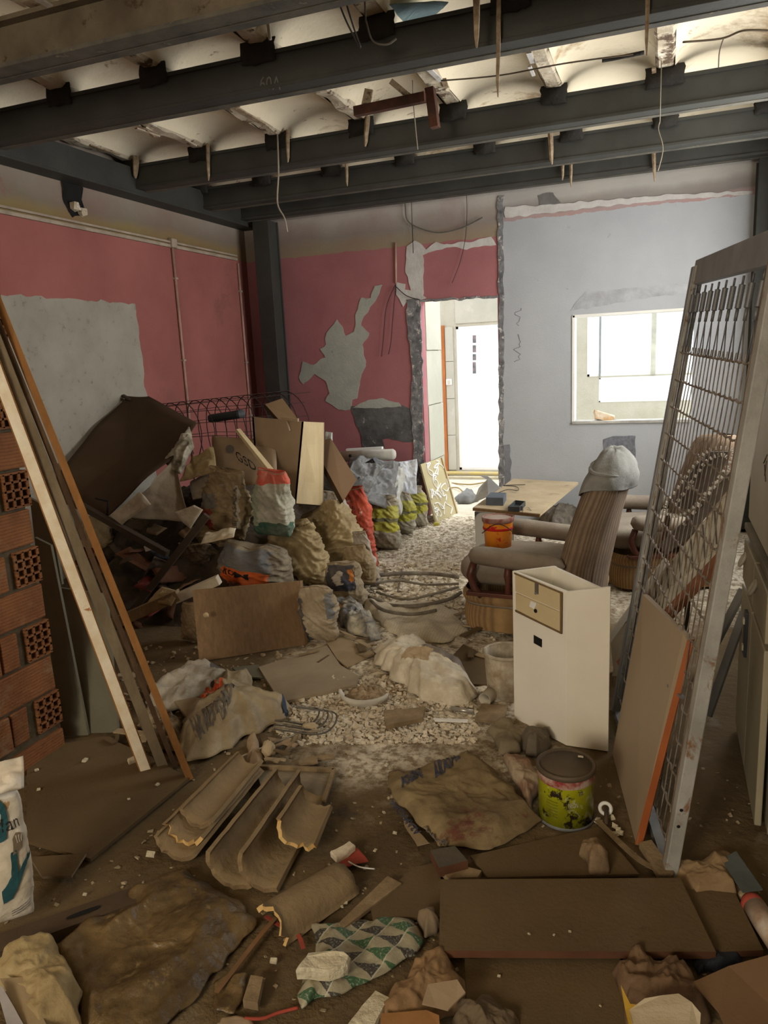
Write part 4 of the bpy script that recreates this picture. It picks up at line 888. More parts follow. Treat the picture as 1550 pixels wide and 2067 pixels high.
# ---- roof tiles
def roof_tile(pn, pf, r, rolld, lift, label, L=None, near=True, up=False, a=68, taper=0.88, th=0.013, brk=False, name='roof_tile', group='clay roof tiles heaped on the floor'):
    p, q = F(*pn), F(*pf); d = (q-p).normalized()
    if L: q = p + d*L
    L = (q-p).length; sd = d.cross(Vector((0, 0, 1))).normalized(); base = p + Vector((0, 0, lift))
    rng = math.radians(a); ro = math.radians(rolld); nn = 14; nl = 12
    def pt(s, t, rr):
        ang = ro + rng*(2*t-1); R_ = rr*(1 - (1-taper)*s)
        y = L*s + (0.012*nz((t*6, r*90, pn[0]), 1.5) if s < 0.02 or s > 0.98 else 0) * (2.5 if brk and s < 0.02 else 1)
        if up: v = sd*math.sin(ang)*R_ + Vector((0, 0, 1))*(math.cos(ang)*R_ - r*math.cos(rng)*0.95)
        else: v = sd*math.sin(ang)*R_ + Vector((0, 0, 1))*(r - math.cos(ang)*R_)
        w = base + d*y + v; return w + Vector((0, 0, 0.003*nz(w, 20)))
    mb = MB(); r2 = r - th if not up else r - th
    outer = lambda u, v: pt(v, u, r); inner = lambda u, v: pt(v, u, r2)
    mb.grid(outer, nn, nl); mb.grid(inner, nn, nl)
    n1 = (nn+1)*(nl+1)
    def rim(idx, mi):
        for i in range(len(idx)-1): mb.f.append([idx[i], idx[i+1], idx[i+1]+n1, idx[i]+n1]); mb.m.append(mi)
    C = nn+1
    rim(list(range(C)), 1 if brk else 0); rim([nl*C+i for i in range(C)], 0); rim([j*C for j in range(nl+1)], 0); rim([j*C+nn for j in range(nl+1)], 0)
    return tag(mb.build(name, [m_clay, m_clay_brk]), label, 'roof tile', group)
roof_tile((362, 1738), (492, 1588), 0.082, -14, 0.0, 'bottom clay roof tile of the nested three at left', L=0.46)
roof_tile((378, 1716), (492, 1588), 0.077, -14, 0.016, 'middle tile of the nested three, its broken end fresh yellow', L=0.40, brk=True)
roof_tile((404, 1690), (500, 1580), 0.070, -12, 0.034, 'top clay roof tile of the nested three, shortest', L=0.36, a=64)
roof_tile((478, 1795), (592, 1625), 0.090, -34, 0.0, 'clay roof tile tipped on its side in the middle of the heap', L=0.46, a=66)
roof_tile((540, 1803), (640, 1625), 0.085, -44, 0.0, 'clay roof tile tipped steeply, right of the middle tile', L=0.45, a=66)
roof_tile((612, 1732), (655, 1645), 0.080, -30, 0.03, 'short broken roof tile piece with bright yellow edge, right of heap', L=0.19, brk=True, a=66)
roof_tile((550, 1878), (668, 1800), 0.078, 0, 0.004, 'clay roof tile lying hump side up below the heap', L=0.25, up=True, a=78, brk=True)

# ---- foreground middle
flat('wooden_lath', [(672, 1874), (692, 1874), (811, 1783), (782, 1768)], 0.02, 0.010, m_wood_old, 'flat wooden lath pointing up right, above the patterned wrap', 'lath')
def diamonds(nt, P, UV, col, mix, mth, tex, ramp):
    sep = nt.nodes.new('ShaderNodeSeparateXYZ'); mp = nt.nodes.new('ShaderNodeMapping'); mp.inputs['Rotation'].default_value = (0, 0, 0.30); nt.links.new(UV, mp.inputs[0]); nt.links.new(mp.outputs[0], sep.inputs[0])
    u = mth(nt, 'MULTIPLY', sep.outputs[0], 5.2); v = mth(nt, 'MULTIPLY', sep.outputs[1], 7.0)
    fu = mth(nt, 'FRACT', u); fv = mth(nt, 'FRACT', mth(nt, 'ADD', v, 10)); 
    tri = mth(nt, 'LESS_THAN', fv, mth(nt, 'MULTIPLY', fu, 0.85))
    par = mth(nt, 'MODULO', mth(nt, 'FLOOR', mth(nt, 'ADD', v, 10)), 2.0)
    ink = mix(nt, par, (0.035, 0.03, 0.03), (0.03, 0.10, 0.045))
    ink = mix(nt, ramp(nt, tex(nt, UV, 60, 3), [(0.56, 0.0), (0.60, 0.6)]), ink, (0.35, 0.38, 0.3))
    col = mix(nt, mth(nt, 'MULTIPLY', tri, 0.92), col, ink)
    return mix(nt, mth(nt, 'LESS_THAN', fu, 0.05), col, (0.42, 0.42, 0.33))
m_wrap = mat('wrap with green and black triangles', (0.36, 0.335, 0.24), (0.28, 0.25, 0.17), vscale=8, crease=0.08, bump=0.5, rough=0.45, custom=diamonds)
crumpled('printed_wrap', [(628, 1872), (700, 1868), (762, 1855), (816, 1857), (840, 1872), (855, 1899), (836, 1930), (775, 1972), (712, 2006), (665, 2020), (618, 2036), (598, 2013), (612, 1972), (640, 1936), (645, 1905)], m_wrap, 'plastic wrap printed with green and black triangles', 'wrap', amp=0.018, sc=11, rings=26, N=130)
def slab(name, pxs, z, th, m, label, cat, seed=0.0, am=0.006, group=None):
    pts = jag([F(x, y, z) for x, y in pxs], 0.012, am, seed); mb = MB()
    if sum(((pts[i].x*pts[(i+1) % len(pts)].y - pts[(i+1) % len(pts)].x*pts[i].y) for i in range(len(pts)))) < 0: pts = pts[::-1]
    c = sum(pts, Vector())/len(pts); inner = [c.lerp(p, 0.93)+Vector((0, 0, 0.0)) for p in pts]; outer = [p-Vector((0, 0, th*0.25)) for p in pts]; low = [c.lerp(p, 0.97)-Vector((0, 0, th)) for p in pts]
    n = len(pts); fs = [list(range(n)), list(range(3*n-1, 2*n-1, -1))]
    for i in range(n):
        j = (i+1) % n; fs += [[i, n+i, n+j, j], [n+i, 2*n+i, 2*n+j, n+j]]
    mb.add(inner+outer+low, fs); return tag(mb.build(name, m), label, cat, group)
slab('foam_piece', [(594, 1958), (615, 1921), (660, 1917), (695, 1921), (707, 1929), (702, 1943), (665, 1961)], 0.062, 0.032, m_foam, 'white foam chunk lying across the patterned wrap', 'foam', 1)
slab('foam_piece', [(690, 2092), (756, 1998), (782, 2010), (745, 2092)], 0.035, 0.032, m_foam, 'oblong white foam chunk at the bottom edge, below the wrap', 'foam', 2)
crumpled('crumpled_paper', [(765, 2055), (800, 2010), (850, 1945), (866, 1923), (890, 1928), (938, 1985), (930, 2040), (870, 2085), (790, 2095)], mat('brown wrapping paper', (0.34, 0.215, 0.11), (0.24, 0.145, 0.07), vscale=5, crease=0.1, bump=0.4), 'torn brown wrapping paper right of the patterned wrap', 'paper', amp=0.035, dome=0.012, sc=12, rings=24, N=110)
flat('cardboard_scrap', [(863, 1983), (920, 1978), (937, 2003), (903, 2037), (853, 2020)], 0.085, 0.004, m_card_lt, 'pale cardboard scrap on top of the torn brown paper', 'cardboard', jagged=0.004, tilt=(0.01, 0.0, -0.01, -0.02, 0.0))
flat('cardboard_scrap', [(772, 2040), (860, 2035), (885, 2050), (890, 2095), (765, 2095)], 0.05, 0.004, mat('orange cardboard', (0.38, 0.19, 0.07), bump=0.1), 'orange-brown cardboard scrap at the bottom edge, right of the foam', 'cardboard', jagged=0.004, seed=4)
crumpled('cloth_scrap', [(905, 2075), (925, 2040), (975, 2020), (1020, 2035), (1050, 2075), (1040, 2110), (930, 2110)], mat('grey brown cloth', (0.20, 0.15, 0.095), (0.14, 0.10, 0.06), bump=0.4), 'grey-brown crumpled cloth at the bottom edge of the middle', 'cloth', amp=0.03, dome=0.015, sc=13)
flat('plastic_shard', [(678, 1738), (722, 1709), (742, 1738), (702, 1750)], 0.012, 0.003, m_redp, 'dull red plastic shard right of the short broken tile', 'shard', jagged=0.004)
slab('plaster_chunk', [(662, 1718), (708, 1695), (719, 1706), (678, 1734)], 0.03, 0.02, m_chalk, 'pale plaster chunk touching the red shard', 'rubble', 3)
mb = MB(); mb.tube(smooth_path([F(703, 1739, 0.02), F(725, 1750, 0.022), F(756, 1754, 0.012)]), 0.0022, 6); tag(mb.build('zip_tie', m_white), 'thin white curved tie lying below the red shard', 'tie')
def strap(pxs, w, m, label, z=0.006, cat='strap', name='packing_strap'):
    pts = smooth_path([F(x, y, z) for x, y in pxs], 5); mb = MB(); vs_ = []
    for i, p in enumerate(pts):
        t = (pts[min(i+1, len(pts)-1)]-pts[max(i-1, 0)]).normalized(); s_ = t.cross(Vector((0, 0, 1)))*w/2; vs_ += [p-s_, p+s_]
    mb.add(vs_, [(2*i, 2*i+1, 2*i+3, 2*i+2) for i in range(len(pts)-1)]); return tag(mb.build(name, m, solid=0.0015), label, cat)
strap([(536, 1849), (565, 1868), (600, 1886), (612, 1915)], 0.011, m_redp, 'faded red packing strap curling below the hump-up tile', z=0.012)
strap([(437, 2003), (470, 1960), (520, 1895), (556, 1853)], 0.013, mat('brown strap', (0.24, 0.13, 0.06), bump=0.1), 'long brown packing strap running down left from the red one', z=0.02)
cable([F(494, 2056, 0.01), F(530, 2056, 0.01), F(560, 2045, 0.01), F(602, 2034, 0.01)], 0.004, m_redp, 'short red cord at the bottom edge', name='red_cord')
flat('wood_block', [(490, 2018), (506, 1968), (531, 1972), (520, 2024)], 0.028, 0.022, m_wood_old, 'small wooden block near the bottom edge, left of the wrap', 'wood')
crumpled('plastic_scrap', [(428, 1992), (450, 1966), (499, 1972), (485, 2045), (437, 2042)], m_brownbag, 'glossy crumpled plastic scrap left of the small wooden block', 'plastic', amp=0.012, sc=16, rings=14, N=60)
crumpled('cardboard_scrap', [(437, 2075), (455, 2050), (485, 2046), (512, 2064), (515, 2100), (440, 2100)], m_card_lt, 'rounded tan cardboard scrap at the bottom edge beside the red cord', 'cardboard', amp=0.008, rings=10, N=50)
flat('floor_board', [(752, 1853), (748, 1832), (832, 1752), (889, 1738), (889, 1850)], 0.014, 0.010, m_board_br, 'dusty brown board left of the big one, behind the patterned wrap', 'board')
crumpled('paper_ball', [(850, 1866), (862, 1847), (882, 1845), (888, 1870), (884, 1895), (862, 1900)], mat('brown paper ball', (0.25, 0.19, 0.12), bump=0.3, crease=0.1), 'crumpled brown paper tucked against the big board', 'paper', amp=0.02, dome=0.03, rings=12, N=50)
flat('wood_offcut', [(868, 1716), (918, 1707), (944, 1737), (886, 1752)], 0.045, 0.03, mat('grey dusty wood', (0.15, 0.125, 0.09), bump=0.2), 'grey wood offcut under the lower edge of the flat paper sack', 'wood', mside=m_board_edge)
flat('wood_offcut', [(890, 1760), (925, 1745), (972, 1757), (965, 1770), (905, 1772)], 0.018, 0.014, m_wood_old, 'brown wood offcut at the top edge of the big board', 'wood')
# ---- boards at right foreground
flat('floor_board', [(949, 1727), (1209, 1668), (1290, 1764), (984, 1771)], 0.010, 0.008, m_board_br, 'brown board behind the big one, under the yellow paint tin', 'board')
flat('floor_board', [(889, 1775), (1373, 1772), (1445, 1921), (886, 1919)], 0.048, 0.020, m_board_br, 'biggest brown board, lying crosswise in the right foreground', 'board', mside=m_board_edge)
flat('floor_board', [(1280, 1795), (1480, 1795), (1541, 1918), (1340, 1925)], 0.026, 0.016, m_board_br, 'brown board sticking out right from under the biggest one', 'board', mside=m_board_edge)
flat('floor_board', [(938, 1935), (1250, 1930), (1285, 2095), (945, 2095)], 0.010, 0.008, m_board_br, 'darker brown board in front of the biggest one, at the bottom edge', 'board')
o, dp = crumpled('paper_sack', [zD(x, y) for x, y in [(15, 290), (130, 292), (370, 240), (500, 180), (640, 150), (760, 80), (900, 180), (1130, 380), (1320, 580), (1480, 770), (1300, 860), (1150, 970), (1000, 1025), (830, 1025), (700, 985), (600, 1000), (500, 1000), (350, 870), (200, 680), (60, 500)]], m_papersack, 'flattened brown paper sack with blue lettering on the floor, left of paint tin', 'sack', amp=0.030, sc=7, rings=30, N=150)
dtext('AREN', dp, zD(150, 425), zD(345, 330), 16, 'printed_lettering', m_ink, o, bold=0.03)
dtext('ARASAL', dp, zD(470, 315), zD(700, 175), 16, 'printed_lettering', m_ink, o, bold=0.03)
dtext('ARGAMASA', dp, zD(70, 530), zD(330, 850), -15, 'printed_lettering', m_ink, o, bold=0.02)
dtext('ARENA', dp, zD(345, 800), zD(560, 985), 15, 'printed_lettering', m_ink2, o, bold=0.02)
flat('paper_scrap', [zD(165, 700), zD(175, 770), zD(290, 980), zD(405, 950), zD(330, 860)], 0.012, 0.003, m_board_tan, 'tan paper scrap under the left edge of the flat paper sack', 'paper', jagged=0.003)
crumpled('crumpled_paper', [(985, 1478), (1005, 1462), (1032, 1457), (1062, 1497), (1045, 1525), (1010, 1524)], mat('dull tan paper', (0.28, 0.23, 0.15), crease=0.1, bump=0.3), 'dull tan crumpled paper just above the flat sack', 'paper', amp=0.025, dome=0.02, rings=14, N=60)
crumpled('rag', [(1045, 1500), (1075, 1482), (1105, 1488), (1112, 1512), (1085, 1535), (1055, 1530)], mat('grey brown rag', (0.17, 0.14, 0.10), bump=0.4), 'grey-brown rag behind the yellow paint tin', 'rag', amp=0.03, dome=0.04, rings=14, N=60)
crumpled('torn_card', [(1015, 1528), (1045, 1540), (1082, 1556), (1094, 1600), (1078, 1642), (1050, 1600), (1028, 1560)], mat('torn card with white face', (0.50, 0.43, 0.30), (0.26, 0.15, 0.10), vscale=9, bump=0.3), 'torn white-faced cardboard touching the left of the yellow tin', 'cardboard', amp=0.03, dome=0.02, rings=14, N=60)

# ---- yellow paint tin
cp = F(1143, 1652); cp.y += 0.0; cp = Vector((-0.262, 2.185, 0.0)); r = 0.088; Hh = 0.185
tin = thing('paint_tin', cp, 'yellow-green paint tin with dusty lid, beside the flat paper sack', 'paint tin')
def tincol(nt, P, UV, col, mix, mth, tex, ramp):
    col = mix(nt, ramp(nt, tex(nt, P, 17, 4, 0.7), [(0.55, 0.0), (0.60, 1.0)]), col, (0.03, 0.02, 0.015))
    return mix(nt, ramp(nt, tex(nt, P, 55, 2, 0.5), [(0.62, 0.0), (0.66, 0.5)]), col, (0.5, 0.5, 0.25))
m_tin = mat('yellow green tin label', (0.36, 0.37, 0.012), (0.25, 0.25, 0.01), bump=0.05, rough=0.35, custom=tincol)
m_band = mat('red white spattered band', (0.55, 0.45, 0.36), (0.28, 0.03, 0.03), vscale=26, bump=0.2, rough=0.4)
mb = MB(); mb.lathe([(0, 0.004), (r*0.97, 0.004), (r*0.97, Hh*0.77)], cp, 44); mb.build('tin_body', m_tin, tin)
mb = MB(); mb.lathe([(r*0.985, 0.0), (r*1.01, 0.004), (r*0.985, 0.010)], cp, 44); mb.build('bottom_rim', m_gal, tin)
mb = MB(); mb.lathe([(r*0.975, Hh*0.76), (r*1.0, Hh*0.79), (r*1.0, Hh*0.93)], cp, 44); mb.build('spattered_band', m_band, tin)
mb = MB(); mb.lathe([(r*1.0, Hh*0.90), (r*1.05, Hh*0.92), (r*1.05, Hh*0.985), (r*1.02, Hh), (r*0.97, Hh), (r*0.95, Hh-0.007), (r*0.90, Hh-0.008), (r*0.88, Hh-0.004), (0, Hh-0.004)], cp, 44); mb.build('lid', mat('dusty lid', (0.16, 0.12, 0.08), (0.13, 0.095, 0.06), bump=0.15, rough=0.6, metal=0.2), tin)
tf = lambda u, v: cp + Vector((r*0.975*math.cos(-2.35+1.9*u), r*0.975*math.sin(-2.35+1.9*u), Hh*v))
text_on('NEON', tf, 0.52, 0.44, 0.70, 0.53, 'label_lettering', m_cream_ink, tin, lift=0.0012)
for q in range(6): decal([(0.08, 0.22+0.055*q), (0.32, 0.22+0.055*q), (0.32, 0.235+0.055*q), (0.08, 0.235+0.055*q)], tf, mat('faint label line', (0.17, 0.17, 0.01), bump=0), tin, name='label_line', lift=0.001)
mb = MB(); mb.box(F(1172, 1527, Hh), (0.016, 0.007, 0.003)); mb.build('paint_chip', m_foam, tin)
# white ring and foam crumbs beside the tin
mb = MB(); c_ = F(1222, 1632, 0.03); mb.tube([c_+Vector((0.017*math.cos(t), 0.004*math.sin(t), 0.017*math.sin(t))) for t in [i*math.pi/10 for i in range(20)]], 0.006, 8, closed=True); rg = tag(mb.build('plastic_ring', m_white), 'small white plastic ring right of the paint tin', 'ring')
mb = MB(); mb.tube([F(1224, 1634, 0.03), F(1223, 1668, 0.01)], 0.007, 8); tag(mb.build('dark_peg', m_grime), 'short dark peg below the small white ring', 'peg')
rc = random.Random(11)
for i, (x, y) in enumerate([(1205, 1655), (1212, 1662), (1240, 1668), (1248, 1676), (1252, 1682), (1236, 1650), (1243, 1683)]):
    mb = MB(); mb.box(F(x, y, 0.006), (0.016, 0.012, 0.010), Euler((0, 0, rc.uniform(0, 3))).to_matrix(), jit=0.003); tag(mb.build('foam_crumb', m_foam), ('white foam crumb touching the right foot of the paint tin', 'white foam crumb just left of the dark peg', 'white foam crumb right of the dark peg', 'white foam crumb between dark peg and leaning panel', 'rightmost white foam crumb, at the panel foot', 'white foam crumb directly under the plastic ring', 'lowest white foam crumb near the curved wooden strip')[i], 'foam crumb', 'foam crumbs by the tin')
crumpled('clay_lump', [(1167, 1716), (1190, 1706), (1216, 1708), (1236, 1735), (1238, 1766), (1195, 1772), (1176, 1748)], mat('brown clod', (0.26, 0.18, 0.10), (0.15, 0.10, 0.06), bump=0.5, vscale=12), 'brown lump lying at the top edge of the biggest board', 'lump', amp=0.03, dome=0.03, sc=12, rings=14, N=60)
strap([(1205, 1655), (1250, 1700), (1300, 1742), (1350, 1763)], 0.02, m_wood_old, 'curved wooden strip running to the foot of the bed frame', z=0.02, cat='strip', name='wooden_strip')
flat('wood_offcut', [(1290, 1700), (1315, 1695), (1360, 1760), (1330, 1765)], 0.03, 0.02, m_wood_old, 'wood offcut at the foot of the bed frame', 'wood')
# ---- bottom right corner
crumpled('paper_bag', [zC(x, y) for x, y in [(1065, 380), (1200, 345), (1345, 308), (1385, 330), (1435, 460), (1400, 520), (1300, 500), (1210, 512), (1150, 430)]], mat('light brown paper bag', (0.34, 0.235, 0.13), (0.24, 0.16, 0.085), vscale=5, crease=0.08, bump=0.3), 'light brown paper bag right of the biggest board', 'bag', amp=0.03, dome=0.02, sc=10, rings=20, N=90)
flat('card_piece', [zC(x, y) for x, y in [(1330, 312), (1400, 272), (1525, 450), (1432, 462)]], 0.055, 0.004, mat('blue grey card', (0.13, 0.15, 0.15), bump=0.1), 'blue-grey card beside the light brown paper bag', 'card')
a, b = F(1512, 1815, 0.03), F(1585, 1925, 0.03); o = thing('spray_can', (a+b)/2-Vector((0, 0, 0.03)), 'red and white can lying at the right edge', 'can')
mb = MB(); d = (b-a).normalized(); mb.tube([a, a+d*0.001, a+d*0.012, a+d*0.03], 0.028, 16, rr=[0.004, 0.022, 0.028, 0.029]); mb.build('can_shoulder', m_redp, o)
mb = MB(); mb.tube([a+d*0.03, b], 0.029, 16); mb.build('can_body', mat('white scuffed can', (0.60, 0.56, 0.5), (0.40, 0.20, 0.10), vscale=14, bump=0.1, rough=0.4), o)
crumpled('torn_box', [zC(x, y) for x, y in [(828, 825), (870, 780), (905, 770), (1020, 850), (1150, 850), (1240, 950), (1320, 1120), (900, 1120), (860, 950)]], mat('torn brown packaging', (0.24, 0.15, 0.085), (0.13, 0.08, 0.045), vscale=7, crease=0.1, bump=0.4), 'torn brown packaging at the bottom right', 'box', amp=0.05, dome=0.02, sc=11, rings=22, N=100)
flat('torn_label', [zC(x, y) for x, y in [(905, 1010), (960, 960), (1060, 940), (1140, 935), (1200, 985), (1240, 1040), (1245, 1120), (930, 1120)]], 0.125, 0.004, mat('cream torn card', (0.66, 0.58, 0.42), (0.52, 0.42, 0.28), vscale=4, crease=0.05, bump=0.3), 'cream torn card on top of the brown packaging', 'card', jagged=0.006)
flat('yellow_card', [zC(x, y) for x, y in [(862, 900), (905, 985), (950, 990), (935, 1120), (905, 1120)]], 0.12, 0.003, mat('yellow card', (0.70, 0.45, 0.06), bump=0.1), 'narrow yellow card strip left of the cream card', 'card', jagged=0.003)
flat('cardboard_sheet', [(1399, 1982), (1470, 1950), (1560, 1925), (1640, 2110), (1480, 2110), (1450, 2040)], 0.10, 0.005, mat('warm brown cardboard', (0.31, 0.19, 0.10), (0.25, 0.15, 0.08), vscale=2, bump=0.08), 'smooth brown cardboard panel in the bottom right corner', 'cardboard', tilt=(-0.02, 0, 0.02, 0, 0, 0))
crumpled('dark_cloth', [(1380, 1945), (1430, 1935), (1500, 1930), (1505, 1950), (1440, 1965), (1395, 1965)], mat('dark blue cloth', (0.03, 0.035, 0.05), bump=0.4), 'dark blue cloth under the board at the bottom right', 'cloth', amp=0.02, rings=10, N=50)

# ================================================================ MID FLOOR
o, dp = crumpled('printed_sack', [zE(x, y) for x, y in [(130, 650), (280, 470), (430, 370), (570, 290), (610, 130), (700, 180), (860, 150), (900, 190), (1040, 430), (1250, 470), (1390, 520), (1330, 640), (1200, 720), (1000, 800), (850, 845), (700, 990), (400, 1100), (170, 1150), (40, 1000), (70, 830)]], mat('tan sack plastic', (0.40, 0.33, 0.21), (0.25, 0.19, 0.11), vscale=6, crease=0.07, bump=0.4, rough=0.5), 'crumpled tan sack with NA REPASADA lettering, above the roof tiles', 'sack', amp=0.045, dome=0.085, sc=6, rings=30, N=150)
dtext('NA REPASADA', dp, zE(250, 800), zE(760, 370), 15, 'printed_lettering', m_ink2, o, bold=0.02, lift=0.006)
def floordecal(pxs, dp, m, parent, name):
    pts = pxs; xs = [p[0] for p in pts]; ys = [p[1] for p in pts]
    return decal([((x-xs[0])/100, (y-ys[0])/100) for x, y in pts], lambda u, v: dp(xs[0]+u*100, ys[0]+v*100), m, parent, name, lift=0.006)
floordecal([zE(x, y) for x, y in [(275, 470), (380, 390), (500, 320), (580, 320), (590, 390), (500, 410), (430, 450), (370, 520)]], dp, mat('orange red print', (0.62, 0.10, 0.02), (0.40, 0.05, 0.02), bump=0), o, 'orange_print')
floordecal([zE(x, y) for x, y in [(445, 370), (500, 355), (510, 385), (460, 400)]], dp, m_inkk, o, 'print_mark')
floordecal([zE(x, y) for x, y in [(1255, 495), (1300, 520), (1320, 560), (1300, 640), (1275, 560)]], dp, mat('blue print', (0.05, 0.08, 0.14), bump=0), o, 'blue_print')
crumpled('crumpled_paper', [(300, 1402), (330, 1372), (385, 1350), (420, 1345), (470, 1372), (445, 1395), (380, 1425), (320, 1450), (300, 1430)], mat('dirty white paper', (0.46, 0.42, 0.34), (0.28, 0.24, 0.18), vscale=9, crease=0.1, bump=0.5), 'dirty white crumpled paper left of the lettered tan sack', 'paper', amp=0.04, dome=0.03, sc=10, rings=20, N=100)
flat('roof_felt', [(398, 1345), (425, 1336), (452, 1352), (440, 1362), (410, 1360)], 0.03, 0.004, mat('slate grey card', (0.16, 0.15, 0.155), bump=0.2), 'slate grey card piece beside the dirty white paper', 'card')
flat('board_offcut', [(352, 1415), (395, 1407), (445, 1430), (440, 1448), (380, 1452)], 0.04, 0.012, m_board_tan, 'tan board offcut tucked under the left of the lettered sack', 'board')
crumpled('litter', [(280, 1470), (305, 1448), (350, 1452), (372, 1475), (360, 1520), (320, 1515), (300, 1490)], mat('straw coloured litter', (0.36, 0.28, 0.17), (0.10, 0.07, 0.045), vscale=22, bump=0.6), 'tangle of straw-coloured litter right of the plank feet', 'litter', amp=0.04, dome=0.02, sc=16, rings=14, N=70)
flat('floor_board', [(522, 1346), (600, 1322), (660, 1303), (687, 1342), (723, 1364), (719, 1381), (566, 1417)], 0.022, 0.014, mat('grey dusty panel', (0.34, 0.28, 0.19), (0.26, 0.20, 0.13), vscale=3, bump=0.2), 'grey-tan board lying flat in front of the knobbed door panel', 'board')
flat('board_offcut', [(468, 1347), (522, 1341), (533, 1368), (489, 1365)], 0.014, 0.008, m_greenpan, 'small greenish board between lettered sack and flat board', 'board')
flat('floor_board', [(655, 1290), (690, 1283), (755, 1318), (700, 1345), (680, 1330)], 0.018, 0.010, m_board_tan, 'tan board partly under the burlap, right of the flat board', 'board')
flat('floor_board', [(905, 1332), (935, 1300), (985, 1325), (988, 1382), (940, 1380)], 0.012, 0.010, m_board_br, 'dark brown board left of the whitewashed bucket', 'board')
flat('wood_offcut', [(958, 1452), (972, 1420), (1025, 1424), (1016, 1457)], 0.014, 0.010, m_wood_old, 'square wooden offcut in front of the whitewashed bucket', 'wood')
flat('wood_offcut', [(774, 1434), (858, 1427), (853, 1448), (779, 1464)], 0.03, 0.02, m_wood_old, 'weathered plank piece in front of the white cloth heap', 'wood')
mb = MB(); mb.tube([F(912, 1430, 0.02), F(955, 1437, 0.02)], 0.0095, 12); tag(mb.build('metal_tube', mat('bright metal', (0.5, 0.48, 0.42), metal=0.6, rough=0.3, bump=0)), 'short bright metal tube in front of the white cloth heap', 'tube')
flat('white_strip', [(874, 1449), (902, 1450), (945, 1452), (944, 1456), (878, 1454)], 0.012, 0.006, m_white, 'thin white strip just below the bright metal tube', 'strip')
crumpled('cloth_heap', [zG(x, y) for x, y in [(445, 210), (470, 150), (560, 110), (750, 130), (900, 150), (1010, 180), (1200, 300), (1370, 480), (1378, 580), (1330, 660), (1180, 665), (900, 620), (800, 540), (620, 400), (460, 270)]], mat('white plastic bag', (0.80, 0.74, 0.60), (0.52, 0.45, 0.33), vscale=8, crease=0.09, bump=0.5, rough=0.6, zones=((0.52, 0.92, 0.46, 0.80, (0.09, 0.07, 0.075)), (0.40, 0.60, 0.36, 0.52, (0.42, 0.30, 0.16)))), 'white crumpled plastic heap with dark print in mid floor', 'plastic bag', amp=0.05, dome=0.07, sc=7, rings=26, N=130)
c_ = F(738, 1410); o = thing('broken_basin', c_, 'broken white basin rim full of rubble in mid floor', 'basin')
mb = MB(); mb.lathe([(0.09, 0.0), (0.108, 0.02), (0.116, 0.045), (0.106, 0.044), (0.092, 0.018)], c_, 24, arc=(-2.9, -0.1)); mb.build('basin_rim', mat('chipped white basin', (0.70, 0.66, 0.56), bump=0.2), o)
mb = MB(); mb.grid(lambda u, v: c_ + Vector(((u-0.5)*0.20, (v-0.45)*0.20, 0.005+0.05*max(0, 1-4*((u-0.5)**2+(v-0.5)**2))*(0.5+0.9*vcell((u*1.1, v*1.1, 3), 6)))), 30, 30); mb.build('rubble_fill', mat('brown rubble', (0.42, 0.32, 0.20), (0.20, 0.13, 0.07), vscale=30, bump=0.8, bscale=60), o)
# bucket and cup
def lathe_thing(name, c, prof, m, label, cat, parts=(), n=32):
    o = thing(name, c, label, cat); mb = MB(); mb.lathe(prof, c, n); mb.build('body', m, o)
    for nm, pf, mm in parts: mb = MB(); mb.lathe(pf, c, n); mb.build(nm, mm, o)
    return o
c_ = F(1020, 1408); c_.y += 0.03
m_wash = mat('whitewash caked bucket', (0.58, 0.52, 0.40), (0.30, 0.22, 0.13), vscale=16, bump=0.5, grain=(20, 20, 5), grainc=0.5)
wbk = lathe_thing('plaster_bucket', c_, [(0, 0.003), (0.082, 0.003), (0.095, 0.20), (0.090, 0.20), (0.078, 0.02), (0, 0.02)], m_wash, 'whitewash-caked bucket behind the white drawer unit', 'bucket', (('bucket_rim', [(0.094, 0.192), (0.100, 0.196), (0.100, 0.206), (0.092, 0.207), (0.089, 0.2)], m_wash),))
a = F(978, 1412, 0.028); ax = Vector((0.25, 0.97, 0.05)).normalized(); o = thing('plastic_pipe', a-Vector((0, 0, 0.028)), 'short white pipe piece lying open end forward beside the bucket', 'pipe')
mb = MB(); M_ = ax.to_track_quat('Z', 'Y').to_matrix(); mb.lathe([(0.028, 0), (0.028, 0.10), (0.025, 0.10), (0.025, 0.0), (0.028, 0)], a, 24, M=M_); mb.build('pipe_wall', mat('off white pvc', (0.58, 0.53, 0.43), bump=0.1), o)
mb = MB(); mb.lathe([(0, 0.085), (0.025, 0.085)], a, 24, M=M_); mb.build('dirt_plug', m_grime, o)
# stones
def stone(px_, s, label, m=m_stone, seed=0, name='stone', group=None):
    c = F(*px_); 
    def fn(u, v):
        th, ph = 2*math.pi*u, math.pi*(v-0.5); p = Vector((math.cos(th)*math.cos(ph), math.sin(th)*math.cos(ph), math.sin(ph)))
        k = 0.8 + 0.35*vcell(p+Vector((seed, 0, 0)), 1.3) + 0.12*noise.noise(p*2+Vector((seed, 0, 0)))
        return c + Vector((p.x*s[0]*k, p.y*s[1]*k, max(0.0, s[2]*0.85 + p.z*s[2]*k)))
    mb = MB(); mb.grid(fn, 22, 14, closed_u=True); return tag(mb.build(name, m), label, 'stone', group)
stone((626, 1478), (0.042, 0.03, 0.022), 'flat pale stone block right of the lettered sack', seed=2)
stone((543, 1528), (0.030, 0.03, 0.038), 'upright rounded stone just below the lettered sack', seed=5)
stone((745, 1285), (0.03, 0.025, 0.02), 'small pale rounded stone at the lower end of the navy sack', seed=8)
stone((1500, 1815), (0.02, 0.02, 0.012), 'small stone on the right foreground board', seed=9)
